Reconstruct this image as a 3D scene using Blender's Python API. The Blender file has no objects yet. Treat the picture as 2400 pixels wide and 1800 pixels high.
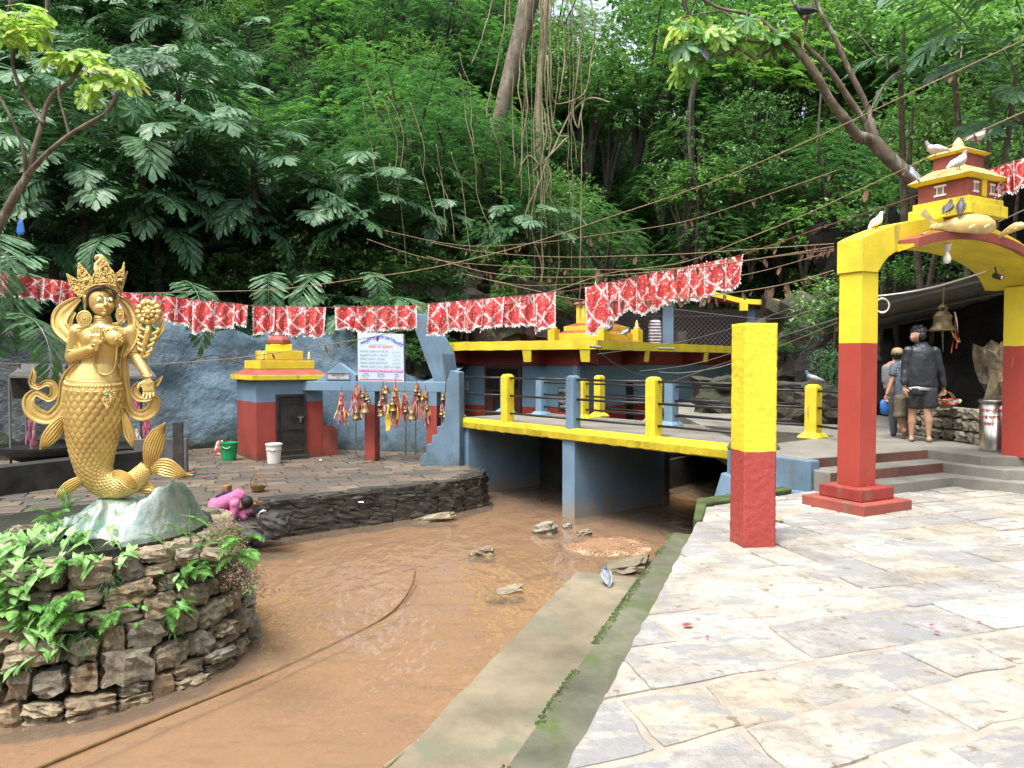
import bpy, math, random
from mathutils import Vector, Matrix, noise
random.seed(7)
PI = math.pi
SC = bpy.context.scene
COL = SC.collection
# ------------------------------------------------------------------ camera, sky, sun, exposure
EYE = Vector((0, 0, 1.65)); FOC = 1750.0; TH = math.atan(50 / 1750)
cd = bpy.data.cameras.new('camera'); cam = bpy.data.objects.new('camera', cd); COL.objects.link(cam)
cam.location = EYE; cam.rotation_euler = (PI / 2 - TH, 0, 0)
cd.sensor_width = 36; cd.lens = 36 * FOC / 2400; cd.clip_start = .05; cd.clip_end = 500
SC.camera = cam
SUN_EL, SUN_AZ = 66, 215        # azimuth clockwise from +Y: the light comes from behind the camera, a little left
w = bpy.data.worlds.new('World'); SC.world = w; w.use_nodes = True
nt = w.node_tree; bg = nt.nodes['Background']
sky = nt.nodes.new('ShaderNodeTexSky'); sky.sky_type = 'NISHITA'; sky.sun_disc = False
sky.sun_elevation = math.radians(SUN_EL); sky.sun_rotation = math.radians(SUN_AZ)
sky.air_density = 1.0; sky.dust_density = 6.0; sky.ozone_density = 1.0
hs = nt.nodes.new('ShaderNodeHueSaturation'); hs.inputs['Saturation'].default_value = .42; hs.inputs['Value'].default_value = 1.25
nt.links.new(sky.outputs[0], hs.inputs['Color']); nt.links.new(hs.outputs[0], bg.inputs[0]); bg.inputs[1].default_value = .15
sl = bpy.data.lights.new('sun', 'SUN'); sl.energy = 1.7; sl.angle = math.radians(14); sl.color = (1, .95, .87)
so = bpy.data.objects.new('sun', sl); COL.objects.link(so)
so.rotation_euler = (math.radians(90 - SUN_EL), 0, math.radians(180 - SUN_AZ) + PI * 0)
_d = Vector((math.sin(math.radians(SUN_AZ)) * math.cos(math.radians(SUN_EL)), math.cos(math.radians(SUN_AZ)) * math.cos(math.radians(SUN_EL)), math.sin(math.radians(SUN_EL))))
so.rotation_euler = (-_d).to_track_quat('-Z', 'Y').to_euler()
SC.view_settings.view_transform = 'Standard'; SC.view_settings.look = 'None'
SC.view_settings.exposure = 1.18; SC.view_settings.gamma = 1
SC.view_settings.use_curve_mapping = False
SC.cycles.max_bounces = 6; SC.cycles.diffuse_bounces = 3; SC.cycles.glossy_bounces = 3; SC.cycles.transparent_max_bounces = 8
SC.cycles.caustics_reflective = False; SC.cycles.caustics_refractive = False
SC.cycles.use_denoising = True

# ------------------------------------------------------------------ geometry helpers
def V(*a): return Vector(a)
def ray(px, py):
    u = (px - 1200) / FOC; v = (900 - py) / FOC
    return V(u, math.cos(TH) + v * math.sin(TH), -math.sin(TH) + v * math.cos(TH))
def at(px, py, Y):
    r = ray(px, py); return EYE + r * (Y / r.y)
def onz(px, py, z):
    r = ray(px, py); return EYE + r * ((z - EYE.z) / r.z)
def online(px, P, d, z=0):      # where the vertical plane seen at image column px cuts the ground line P + t d
    k = (px - 1200) / FOC
    t = (k * P[1] - P[0]) / (d[0] - k * d[1])
    return V(P[0] + t * d[0], P[1] + t * d[1], z)
def zat(py, Y): return at(1200, py, Y).z
def rnd(a, b): return random.uniform(a, b)
def nz(p, s=1.0): return noise.noise(Vector(p) * s)
ORG = {}
def props(o, label=None, cat=None, group=None, kind=None):
    if label: o['label'] = label
    if cat: o['category'] = cat
    if group: o['group'] = group
    if kind: o['kind'] = kind
    return o
def thing(name, label, cat, loc=(0, 0, 0), group=None, rz=0):
    o = bpy.data.objects.new(name, None); o.empty_display_size = .1; COL.objects.link(o)
    o.location = loc; o.rotation_euler = (0, 0, rz); ORG[o.name] = V(*loc)
    return props(o, label, cat, group)
def copy_tree(o, parent=None):
    c = o.copy(); COL.objects.link(c); c.parent = parent
    if parent is None: ORG[c.name] = V(*c.location)
    for k in list(o.children): copy_tree(k, c)
    return c
class MB:
    def __init__(s): s.v = []; s.f = []; s.uv = None
    def add(s, vs, fs):
        n = len(s.v); s.v += [tuple(p) for p in vs]; s.f += [tuple(i + n for i in f) for f in fs]; return s
    def box(s, x0, x1, y0, y1, z0, z1):
        return s.add([(x0, y0, z0), (x1, y0, z0), (x1, y1, z0), (x0, y1, z0), (x0, y0, z1), (x1, y0, z1), (x1, y1, z1), (x0, y1, z1)],
                     [(0, 3, 2, 1), (4, 5, 6, 7), (0, 1, 5, 4), (1, 2, 6, 5), (2, 3, 7, 6), (3, 0, 4, 7)])
    def obox(s, c, a, b, h):    # centre, half axes
        c, a, b, h = map(Vector, (c, a, b, h))
        return s.add([c - a - b - h, c + a - b - h, c + a + b - h, c - a + b - h, c - a - b + h, c + a - b + h, c + a + b + h, c - a + b + h],
                     [(0, 3, 2, 1), (4, 5, 6, 7), (0, 1, 5, 4), (1, 2, 6, 5), (2, 3, 7, 6), (3, 0, 4, 7)])
    def prism(s, poly, z0, z1, top=None):
        top = top or poly; n = len(poly)
        return s.add([(p[0], p[1], z0) for p in poly] + [(p[0], p[1], z1) for p in top],
                     [tuple(range(n))[::-1], tuple(range(n, 2 * n))] + [(i, (i + 1) % n, n + (i + 1) % n, n + i) for i in range(n)])
    def vprism(s, pts, off):    # closed outline of 3D points extruded by a vector
        off = Vector(off); n = len(pts)
        return s.add([Vector(p) for p in pts] + [Vector(p) + off for p in pts],
                     [tuple(range(n)), tuple(range(n, 2 * n))[::-1]] + [(i, n + i, n + (i + 1) % n, (i + 1) % n) for i in range(n)])
    def rings(s, rs, cap=True, closed=True):
        n = len(rs[0]); vs = [p for r in rs for p in r]; fs = []
        m = n if closed else n - 1
        for i in range(len(rs) - 1):
            for j in range(m):
                fs.append((i * n + j, i * n + (j + 1) % n, (i + 1) * n + (j + 1) % n, (i + 1) * n + j))
        if cap and closed:
            fs.append(tuple(range(n))[::-1]); fs.append(tuple(range((len(rs) - 1) * n, len(rs) * n)))
        return s.add(vs, fs)
    def tube(s, pts, r, n=8, flat=1.0):
        pts = [Vector(p) for p in pts]; rs = []; up = V(0, 0, 1)
        if not isinstance(r, (list, tuple)): r = [r] * len(pts)
        t0 = (pts[1] - pts[0]).normalized()
        a = t0.cross(up) if abs(t0.z) < .95 else t0.cross(V(0, 1, 0))
        a.normalize()
        for i, p in enumerate(pts):
            t = (pts[min(i + 1, len(pts) - 1)] - pts[max(i - 1, 0)]).normalized()
            a = (a - t * a.dot(t)).normalized(); b = t.cross(a)
            rs.append([p + (a * math.cos(q) + b * math.sin(q) * flat) * max(r[i], 1e-4) for q in [2 * PI * k / n for k in range(n)]])
        return s.rings(rs)
    def lathe(s, prof, c, n=16, sx=1, sy=1, rot=0):
        c = Vector(c)
        return s.rings([[c + V(r * math.cos(rot + 2 * PI * k / n) * sx, r * math.sin(rot + 2 * PI * k / n) * sy, z) for k in range(n)] for r, z in [(max(a, 1e-4), b) for a, b in prof]])
    def ell(s, c, rx, ry, rz, n=12, m=8, M=None):
        c = Vector(c); rs = []
        for i in range(m + 1):
            th = -PI / 2 + PI * i / m; rr = max(math.cos(th), .02)
            ring = [V(rx * rr * math.cos(2 * PI * k / n), ry * rr * math.sin(2 * PI * k / n), rz * math.sin(th)) for k in range(n)]
            rs.append([c + (M @ p if M else p) for p in ring])
        return s.rings(rs)
    def rock(s, c, sx, sy, sz, seed=0, M=None, rough=.25, sub=1, boxy=.5):
        # a faceted stone: subdivided, box-like, knocked about by noise
        n = 3 + sub; c = Vector(c); vs = []; idx = {}; fs = []
        def key(p):
            k = tuple(round(x, 4) for x in p)
            if k not in idx:
                q = Vector(p); l = q.length; m = max(abs(x) for x in q)
                q = q * (boxy + (1 - boxy) * (m / l)) if l else q
                q = q * (1 + rough * noise.noise(Vector(p) * 1.7 + V(seed * 3.1, seed * 1.7, seed)) + rough * .4 * noise.noise(Vector(p) * 4.5 + V(seed, 0, 3)))
                q = V(q.x * sx, q.y * sy, q.z * sz)
                idx[k] = len(vs); vs.append(c + (M @ q if M else q))
            return idx[k]
        for ax in range(3):
            for sg in (-1, 1):
                for i in range(n):
                    for j in range(n):
                        def P(a, b):
                            t = [0, 0, 0]; t[ax] = sg; t[(ax + 1) % 3] = -1 + 2 * a / n; t[(ax + 2) % 3] = -1 + 2 * b / n; return tuple(t)
                        q = [key(P(i, j)), key(P(i + 1, j)), key(P(i + 1, j + 1)), key(P(i, j + 1))]
                        fs.append(tuple(q) if sg > 0 else tuple(q[::-1]))
        return s.add(vs, fs)
    def mesh(s, name, mats, smooth=False, org=None):
        me = bpy.data.meshes.new(name)
        vs = s.v if org is None else [(a - org[0], b - org[1], c - org[2]) for a, b, c in s.v]
        me.from_pydata(vs, [], s.f)
        if not isinstance(mats, (list, tuple)): mats = [mats]
        for m in mats: me.materials.append(m)
        if smooth: me.polygons.foreach_set('use_smooth', [True] * len(me.polygons))
        if s.uv:
            l = me.uv_layers.new(name='UVMap'); l.data.foreach_set('uv', [x for p in me.loops for x in s.uv[p.vertex_index]])
        me.validate(); me.update(); return me
    def build(s, name, mat, parent=None, smooth=False, bevel=0, world=True, loc=None, remesh=0, sub=0, **kw):
        org = None
        if parent is not None and world:
            r = parent
            while r.parent: r = r.parent
            org = ORG.get(r.name)
        elif parent is None and loc is not None: org = V(*loc)
        o = bpy.data.objects.new(name, s.mesh(name, mat, smooth, org)); COL.objects.link(o)
        if parent is not None: o.parent = parent
        elif loc is not None: o.location = loc; ORG[o.name] = V(*loc)
        if remesh:
            m = o.modifiers.new('r', 'REMESH'); m.mode = 'VOXEL'; m.voxel_size = remesh; m.use_smooth_shade = True
            m = o.modifiers.new('s', 'SMOOTH'); m.factor = .5; m.iterations = 4
        if bevel:
            m = o.modifiers.new('b', 'BEVEL'); m.width = bevel; m.segments = 2; m.limit_method = 'ANGLE'; m.angle_limit = .7
        if sub:
            m = o.modifiers.new('u', 'SUBSURF'); m.levels = sub; m.render_levels = sub
        return props(o, kw.get('label'), kw.get('cat'), kw.get('group'), kw.get('kind'))
def place(me, name, parent=None, loc=(0, 0, 0), rot=(0, 0, 0), sc=1, **kw):
    o = bpy.data.objects.new(name, me); COL.objects.link(o)
    if parent is not None: o.parent = parent
    o.location = loc
    if isinstance(rot, Matrix): o.rotation_euler = rot.to_euler()
    else: o.rotation_euler = rot
    o.scale = (sc, sc, sc) if not isinstance(sc, (tuple, list)) else sc
    return props(o, kw.get('label'), kw.get('cat'), kw.get('group'), kw.get('kind'))
def spline(pts, n=6):           # Catmull-Rom through tuples of any length
    out = []; P = [tuple(p) for p in pts]
    for i in range(len(P) - 1):
        p0, p1, p2, p3 = P[max(i - 1, 0)], P[i], P[i + 1], P[min(i + 2, len(P) - 1)]
        for k in range(n):
            t = k / n
            out.append(tuple(.5 * (2 * b + (c - a) * t + (2 * a - 5 * b + 4 * c - d) * t * t + (3 * b - a - 3 * c + d) * t ** 3) for a, b, c, d in zip(p0, p1, p2, p3)))
    out.append(P[-1]); return out
def frame(ang): return V(math.cos(ang), math.sin(ang), 0), V(-math.sin(ang), math.cos(ang), 0)
def rect(c, u, v, a, b): return [(c[0] + u.x * i * a + v.x * j * b, c[1] + u.y * i * a + v.y * j * b) for i, j in ((-1, -1), (1, -1), (1, 1), (-1, 1))]
def roughprism(mb, poly, z0, z1, step=.05, amp=.006, nscale=9, taper=1.0, cz=None):
    # upright prism with its sides finely divided and dented by noise; capped on top
    pts = []; n = len(poly); c = sum((V(p[0], p[1], 0) for p in poly), V(0, 0, 0)) / n
    for i in range(n):
        a, b = V(*poly[i][:2], 0), V(*poly[(i + 1) % n][:2], 0); k = max(1, int((b - a).length / step))
        pts += [a.lerp(b, j / k) for j in range(k)]
    m = max(1, int((z1 - z0) / step)); rs = []
    for i in range(m + 1):
        z = z0 + (z1 - z0) * i / m; f = 1 + (taper - 1) * i / m; r = []
        for p in pts:
            q = c + (p - c) * f; q.z = z; d = (p - c).normalized()
            r.append(q + d * amp * (noise.noise(q * nscale) + .6 * noise.noise(q * nscale * 3)))
        rs.append(r)
    return mb.rings(rs)

# ------------------------------------------------------------------ materials
MATS = {}
class NT:
    def __init__(s, name):
        s.m = bpy.data.materials.new(name); s.m.use_nodes = True; s.t = s.m.node_tree
        s.b = s.t.nodes['Principled BSDF']; s.out = s.t.nodes['Material Output']; MATS[name] = s.m
    def n(s, typ, **kw):
        o = s.t.nodes.new('ShaderNode' + typ)
        for k, v in kw.items():
            if k in o.inputs: o.inputs[k].default_value = v
            else: setattr(o, k, v)
        return o
    def l(s, a, b): s.t.links.new(a, b)
    def pos(s, kind='Position'):
        if kind == 'Position': return s.n('NewGeometry').outputs['Position']
        return s.n('TexCoord').outputs[kind]
    def noise(s, scale, detail=4, rough=.55, vec=None, mapping=None):
        v = vec or s.pos()
        if mapping:
            mp = s.n('Mapping'); mp.inputs['Scale'].default_value = mapping; s.l(v, mp.inputs[0]); v = mp.outputs[0]
        o = s.n('TexNoise'); o.inputs['Scale'].default_value = scale; o.inputs['Detail'].default_value = detail; o.inputs['Roughness'].default_value = rough
        s.l(v, o.inputs['Vector']); return o.outputs[0]
    def ramp(s, fac, stops, interp='LINEAR'):
        o = s.n('ValToRGB'); e = o.color_ramp; e.interpolation = interp
        while len(e.elements) < len(stops): e.elements.new(.5)
        for el, (p, c) in zip(e.elements, stops):
            el.position = p; el.color = (c, c, c, 1) if isinstance(c, (int, float)) else (*c, 1)
        s.l(fac, o.inputs[0]); return o.outputs[0]
    def mix(s, fac, a, b, mode='MIX'):
        o = s.n('MixRGB', blend_type=mode)
        for x, i in ((fac, 0), (a, 1), (b, 2)):
            if isinstance(x, (int, float)): o.inputs[i].default_value = x if i == 0 else (x, x, x, 1)
            elif isinstance(x, tuple): o.inputs[i].default_value = (*x[:3], 1)
            else: s.l(x, o.inputs[i])
        return o.outputs[0]
    def math(s, op, a, b=0):
        o = s.n('Math', operation=op)
        for x, i in ((a, 0), (b, 1)):
            if isinstance(x, (int, float)): o.inputs[i].default_value = x
            else: s.l(x, o.inputs[i])
        return o.outputs[0]
    def axis(s, vec, i):
        o = s.n('SeparateXYZ'); s.l(vec, o.inputs[0]); return o.outputs[i]
    def bump(s, h, strength, dist=.02):
        o = s.n('Bump'); o.inputs['Strength'].default_value = strength; o.inputs['Distance'].default_value = dist
        s.l(h, o.inputs['Height']); s.l(o.outputs[0], s.b.inputs['Normal']); return o.outputs[0]
    def set(s, col=None, rough=None, metal=None, spec=None):
        for k, v in (('Base Color', col), ('Roughness', rough), ('Metallic', metal), ('Specular IOR Level', spec)):
            if v is None: continue
            if isinstance(v, (int, float)): s.b.inputs[k].default_value = v
            elif isinstance(v, tuple): s.b.inputs[k].default_value = (*v[:3], 1)
            else: s.l(v, s.b.inputs[k])
        return s.m
def mul(c, k): return tuple(min(1, x * k) for x in c)
def paint(name, col, rough=.55, var=.18, vs=2.5, bump=.25, bs=35, zsplit=None, stain=None, low=None, metal=0, spec=.4, rnd_obj=0, dist=.01):
    """col, or zsplit=(z, lower colour) for a dado line; stain=(colour, scale, threshold); low=(z0, z1, colour) growth near the ground"""
    t = NT(name); c = None; p = t.pos()
    if zsplit:
        z = t.math('ADD', t.axis(p, 2), t.math('MULTIPLY', t.math('SUBTRACT', t.noise(6, 2), .5), .02))
        c = t.mix(t.math('GREATER_THAN', z, zsplit[0]), zsplit[1], col)
    else:
        c = t.mix(0, col, col)
    n1 = t.noise(vs, 5)
    c = t.mix(t.ramp(n1, [(.3, 1.0), (.7, 0.0)]), c, t.mix(1, c, mul((1, 1, 1), 1 - 2 * var), 'MULTIPLY'))
    n2 = t.noise(vs * 9, 5, .7)
    c = t.mix(t.ramp(n2, [(.55, 0.0), (.75, var * 1.6)]), c, t.mix(1, c, (.55, .5, .45), 'MULTIPLY'))
    if rnd_obj:
        r = t.n('ObjectInfo').outputs['Random']
        c = t.mix(1, c, t.ramp(r, [(0, 1 - rnd_obj), (1, 1.0)]), 'MULTIPLY')
    if stain:
        n3 = t.noise(stain[1], 6, .65, mapping=(1, 1, .22)); c = t.mix(t.ramp(n3, [(stain[2], 0.0), (stain[2] + .1, .85)]), c, stain[0])
    if low:
        z = t.math('ADD', t.axis(p, 2), t.math('MULTIPLY', t.math('SUBTRACT', t.noise(4, 6, .7), .5), (low[1] - low[0]) * 2.2))
        f = t.n('MapRange'); f.inputs[1].default_value = low[0]; f.inputs[2].default_value = low[1]; f.inputs[3].default_value = .9; f.inputs[4].default_value = 0
        t.l(z, f.inputs[0]); c = t.mix(f.outputs[0], c, low[2])
    t.set(c, rough, metal, spec)
    if bump: t.bump(t.noise(bs, 6, .65), bump, dist)
    return t.m
BLUE = (.155, .25, .345); RED = (.29, .045, .036); YEL = (.70, .56, .035)
MOSS = (.045, .06, .02); SOOT = (.03, .03, .028)
M = {}
M['blue'] = paint('blue_paint', BLUE, .6, .12, 1.5, .3, 30)
M['bluedirty'] = paint('weathered_blue_paint', BLUE, .65, .2, 1.2, .35, 25, stain=((.10, .12, .13), 1.1, .58), low=(-1.0, -.35, MOSS))
M['bluepier'] = paint('pier_blue_paint', BLUE, .6, .15, 1.2, .3, 25, low=(-1.45, -.85, (.25, .18, .10)))
M['bluewall'] = paint('retaining_blue_paint', BLUE, .65, .2, 1.0, .5, 12, stain=((.07, .09, .09), .9, .6), low=(-.8, -.15, (.04, .05, .025)), dist=.04)
M['yellow'] = paint('yellow_paint', YEL, .55, .12, 3, .4, 30, stain=((.30, .22, .06), 4, .575))
M['yellowold'] = paint('weathered_yellow_paint', (.62, .5, .03), .6, .16, 2.2, .5, 22, stain=((.12, .10, .03), 4.5, .64), dist=.02)
M['red'] = paint('red_paint', RED, .5, .16, 3, .4, 30, stain=((.22, .09, .07), 5, .56))
M['redold'] = paint('weathered_red_paint', (.30, .075, .055), .6, .2, 3, .4, 25, stain=((.16, .13, .10), 4, .6))
M['reddark'] = paint('dark_red_paint', (.22, .03, .02), .6, .12, 3, .2, 25)
M['shrine'] = paint('shrine_paint', BLUE, .55, .14, 1.8, .3, 28, zsplit=(.72, (.31, .055, .042)), low=(-.75, -.35, (.09, .05, .03)))
M['pillar'] = paint('gate_pillar_paint', YEL, .5, .08, 2.5, .2, 30, zsplit=(1.87, (.36, .055, .04)), stain=((.40, .30, .12), 5, .62), low=(.1, .36, (.20, .05, .035)))
M['column'] = paint('free_column_paint', (.76, .62, .04), .5, .07, 3, .5, 26, zsplit=(.86, (.37, .06, .05)), dist=.02, low=(-.1, .04, (.05, .05, .03)), stain=((.28, .16, .06), 7, .67))
M['postcol'] = paint('bell_frame_paint', BLUE, .55, .14, 1.8, .3, 28, zsplit=(.67, (.30, .055, .042)), low=(-.75, -.4, (.06, .05, .03)))
M['housewall'] = paint('temple_wall_paint', (.13, .22, .29), .6, .14, 1.2, .3, 20, zsplit=(.42, (.25, .03, .022)))
M['concrete'] = paint('grey_concrete', (.24, .23, .20), .8, .22, 1.5, .5, 40, stain=((.10, .12, .05), 2.0, .6))
M['deck'] = paint('deck_concrete', (.22, .21, .18), .8, .2, 1.6, .4, 40, stain=((.16, .2, .06), 1.5, .62))
M['stepred'] = paint('step_riser_red', (.20, .085, .07), .75, .25, 2.5, .4, 30, stain=((.09, .09, .05), 3.5, .56))
M['ledge'] = paint('ledge_concrete', (.235, .20, .135), .7, .28, 1.3, .6, 35, stain=((.12, .125, .085), 1.7, .50))
M['ledgemoss'] = paint('mossy_concrete', (.14, .145, .10), .8, .3, 1.6, .5, 35, stain=((.06, .09, .02), 2.6, .50))
M['moss'] = paint('green_moss', (.075, .11, .03), .9, .35, 4, .8, 60, stain=((.12, .11, .07), 5, .6))
M['darkwall'] = paint('damp_and_shade_stone', (.05, .05, .045), .5, .4, 2.5, .6, 25, rnd_obj=.5, stain=((.02, .035, .012), 2.2, .55))  # damp on the low walls, painted shade on the far path
M['ghat'] = paint('ghat_slab', (.155, .13, .105), .6, .3, 3, .4, 30, rnd_obj=.6, stain=((.05, .05, .04), 1.1, .54))
M['ghatbase'] = paint('ghat_joint', (.05, .05, .04), .8, .3, 3, .4, 30)
M['soil'] = paint('hill_soil', (.022, .028, .014), .95, .4, .7, .8, 6, stain=((.02, .035, .012), 1.0, .5), dist=.1)
M['rockface'] = paint('hill_rock', (.07, .06, .045), .85, .4, 1.2, .9, 8, stain=((.03, .045, .015), 1.6, .5), dist=.08)
M['bark'] = paint('bark', (.16, .125, .09), .85, .35, 6, .8, 45, stain=((.26, .27, .22), 6, .57))
M['barkpale'] = paint('pale_bark', (.17, .14, .10), .85, .3, 5, .8, 35, stain=((.30, .30, .26), 5, .6))
M['barkdark'] = paint('dark_bark', (.05, .042, .03), .9, .3, 5, .8, 35)
M['liana'] = paint('liana_bark', (.22, .19, .11), .8, .25, 9, .5, 60)
M['black'] = paint('black_iron', (.02, .02, .022), .38, .3, 8, .3, 80)
M['steel'] = paint('brushed_steel', (.55, .54, .50), .28, .12, 3, .1, 90, metal=1)
M['brass'] = paint('brass', (.33, .235, .10), .42, .35, 9, .2, 50, metal=.7)
M['brassold'] = paint('old_bronze', (.25, .20, .11), .45, .3, 9, .2, 50, metal=.7)
M['bellgrey'] = paint('grey_bell_metal', (.17, .16, .15), .5, .3, 9, .4, 40, metal=.3)
M['door'] = paint('dark_iron_door', (.035, .03, .03), .45, .35, 6, .3, 40, low=(-.75, -.3, (.05, .055, .02)))
M['tin'] = paint('grey_tin', (.14, .14, .14), .5, .25, 2, .2, 20)
M['tindark'] = paint('dark_tin', (.20, .185, .155), .6, .25, 2, .3, 16)
M['darkvoid'] = paint('interior_shade_black', (.012, .011, .010), .9, .3, 2, .5, 12)  # black fill standing in for the shade inside doorway, windows and pavilion
M['rope'] = paint('tan_rope', (.30, .22, .13), .85, .2, 30, .4, 200)
M['ropered'] = paint('dark_red_string', (.20, .06, .05), .85, .2, 30, .3, 200)
M['wire'] = paint('grey_wire', (.16, .16, .15), .6, .1, 9, .1, 60)
M['wirewhite'] = paint('white_cable', (.75, .75, .72), .5, .05, 9, .1, 60)
M['wireblack'] = paint('black_cable', (.02, .02, .025), .5, .1, 9, .1, 60)
M['dryleaf'] = paint('dry_leaf', (.23, .13, .085), .8, .3, 20, .3, 60, rnd_obj=.5)
M['white'] = paint('white_plastic', (.68, .67, .62), .45, .1, 5, .1, 40)
M['green_plastic'] = paint('green_plastic', (.015, .30, .10), .35, .08, 5, .1, 40)
M['wicker'] = paint('wicker', (.36, .18, .075), .65, .3, 25, .6, 160)
M['skin'] = paint('brown_skin', (.33, .17, .11), .5, .1, 8, .15, 120)
M['skintan'] = paint('tan_skin', (.43, .25, .17), .5, .1, 8, .15, 120)
M['hair'] = paint('black_hair', (.012, .011, .013), .45, .3, 12, .9, 150)
M['bluebag'] = paint('blue_bag', (.03, .14, .45), .4, .15, 6, .3, 30)
M['greyplank'] = paint('grey_wood', (.06, .055, .05), .7, .3, 6, .4, 60)
# ------------------------------------------------------------------ special materials
t = NT('gold_paint'); n1 = t.noise(5, 5); n2 = t.noise(60, 4)
c = t.mix(t.ramp(n1, [(.35, 0.0), (.7, 1.0)]), (.68, .49, .17), (.48, .33, .11))
t.set(c, t.ramp(n2, [(.3, .32), (.7, .45)]), .52, .6); t.bump(n2, .08, .01); M['gold'] = t.m
t = NT('pale_gold_paint'); c = t.mix(t.ramp(t.noise(8, 5), [(.35, 0.0), (.65, 1.0)]), (.72, .52, .20), (.42, .32, .15))
t.set(c, .45, .25, .5); t.bump(t.noise(40, 4), .15, .01); M['goldpale'] = t.m
t = NT('pearl_green_resin'); p = t.pos(); n1 = t.noise(2.6, 4)
c = t.ramp(n1, [(.30, (.10, .19, .13)), (.42, (.22, .36, .27)), (.56, (.42, .47, .42)), (.68, (.24, .42, .32)), (.78, (.34, .27, .21))])
t.set(c, .24, .55, .6); t.bump(t.noise(6, 4), .5, .05); M['pearl'] = t.m
t = NT('turquoise_stone'); t.set((.05, .35, .33), .3); M['turq'] = t.m
t = NT('coral_stone'); t.set((.45, .07, .03), .35); M['coral'] = t.m
t = NT('eye_white'); t.set((.75, .75, .72), .3); M['eyewhite'] = t.m
t = NT('lip_pink'); t.set((.52, .25, .10), .4, .4); M['lip'] = t.m
t = NT('charcoal_line'); t.set((.05, .04, .03), .5); M['line'] = t.m
t = NT('bulb_glass'); t.set((.78, .76, .68), .25); M['bulb'] = t.m

# muddy shallow water: tinted and mostly clear over a sandy bed, with a mirror film on top
t = NT('muddy_water'); p = t.pos()
tr = t.n('BsdfTransparent'); tr.inputs[0].default_value = (.88, .76, .60, 1)
df = t.n('BsdfDiffuse'); df.inputs[0].default_value = (.285, .21, .15, 1)
gl = t.n('BsdfGlossy'); gl.inputs[0].default_value = (1, 1, 1, 1); gl.inputs['Roughness'].default_value = .03
mp = t.n('Mapping'); mp.inputs['Scale'].default_value = (1.6, .8, 1); mp.inputs['Rotation'].default_value = (0, 0, .9); t.l(p, mp.inputs[0])
h = t.math('ADD', t.noise(2.4, 2, .4, vec=mp.outputs[0]), t.math('MULTIPLY', t.noise(7, 2, .4, vec=mp.outputs[0]), .3))
bp = t.n('Bump'); bp.inputs['Strength'].default_value = .75; bp.inputs['Distance'].default_value = .06; t.l(h, bp.inputs['Height'])
t.l(bp.outputs[0], gl.inputs['Normal'])
fr = t.n('Fresnel'); fr.inputs[0].default_value = 1.45; t.l(bp.outputs[0], fr.inputs['Normal'])
m1 = t.n('MixShader'); m1.inputs[0].default_value = .36; t.l(tr.outputs[0], m1.inputs[1]); t.l(df.outputs[0], m1.inputs[2])
m2 = t.n('MixShader'); t.l(fr.outputs[0], m2.inputs[0]); t.l(m1.outputs[0], m2.inputs[1]); t.l(gl.outputs[0], m2.inputs[2])
t.l(m2.outputs[0], t.out.inputs[0]); M['water'] = t.m
t = NT('sandy_bed'); p = t.pos()
mp = t.n('Mapping'); mp.inputs['Scale'].default_value = (1, 4.5, 1); mp.inputs['Rotation'].default_value = (0, 0, -.55); t.l(p, mp.inputs[0])
c = t.mix(t.ramp(t.noise(.6, 4), [(.35, 0.0), (.65, 1.0)]), (.41, .28, .17), (.33, .225, .14))
c = t.mix(t.ramp(t.noise(1.3, 6, .6, vec=mp.outputs[0]), [(.52, 0.0), (.66, .55)]), c, (.20, .13, .07))
c = t.mix(t.ramp(t.noise(6, 5, .7, vec=mp.outputs[0]), [(.60, 0.0), (.68, .6)]), c, (.11, .075, .045))
c = t.mix(t.ramp(t.noise(45, 3, .7), [(.62, 0.0), (.72, .6)]), c, (.60, .42, .25))
t.set(c, .85); t.bump(t.noise(30, 4), .4, .02); M['sand'] = t.m
t = NT('gravel'); vo = t.n('TexVoronoi'); vo.inputs['Scale'].default_value = 26; t.l(t.pos(), vo.inputs['Vector'])
c = t.mix(.7, t.ramp(vo.outputs['Color'], [(0, (.14, .07, .035)), (.5, (.24, .13, .07)), (1, (.32, .21, .13))]), (.22, .125, .07)); t.set(c, .8); t.bump(vo.outputs['Distance'], .8, .03); M['gravel'] = t.m

def stonemat(name, cols, var=.3, flake=None, spots=None, rough=.75, bs=25, bump=.5, moss=None, oscale=1.0):
    t = NT(name); r = t.n('ObjectInfo').outputs['Random']; k = len(cols)
    c = t.ramp(r, [(i / max(1, k), col) for i, col in enumerate(cols)], 'CONSTANT')
    c = t.mix(t.ramp(t.noise(2.2 * oscale, 6, .65), [(.35, 0.0), (.65, var)]), c, (.09, .08, .065)); c = t.mix(t.ramp(t.noise(14 * oscale, 6, .7), [(.48, 0.0), (.66, .45)]), c, (.10, .085, .06))
    if flake:
        mp = t.n('Mapping'); mp.inputs['Scale'].default_value = (1, 2.6, 1); mp.inputs['Rotation'].default_value = (0, 0, -.35); t.l(t.pos(), mp.inputs[0])
        rr = t.math('MULTIPLY', t.math('SUBTRACT', t.math('FRACT', t.math('MULTIPLY', r, 7.3)), .5), .16)
        c = t.mix(t.ramp(t.math('ADD', t.noise(2.4 * oscale, 7, .72, vec=mp.outputs[0]), rr), [(.515, 0.0), (.555, .8)]), c, flake)
    if spots:
        c = t.mix(t.ramp(t.noise(5.5 * oscale, 5, .6), [(.635, 0.0), (.66, .85)]), c, spots)
    if moss:
        c = t.mix(t.ramp(t.noise(3.1 * oscale, 6, .7), [(moss[1], 0.0), (moss[1] + .08, .85)]), c, moss[0])
    t.set(c, rough, 0, .35); t.bump(t.noise(bs, 8, .7), bump, .03); return t.m
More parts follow.
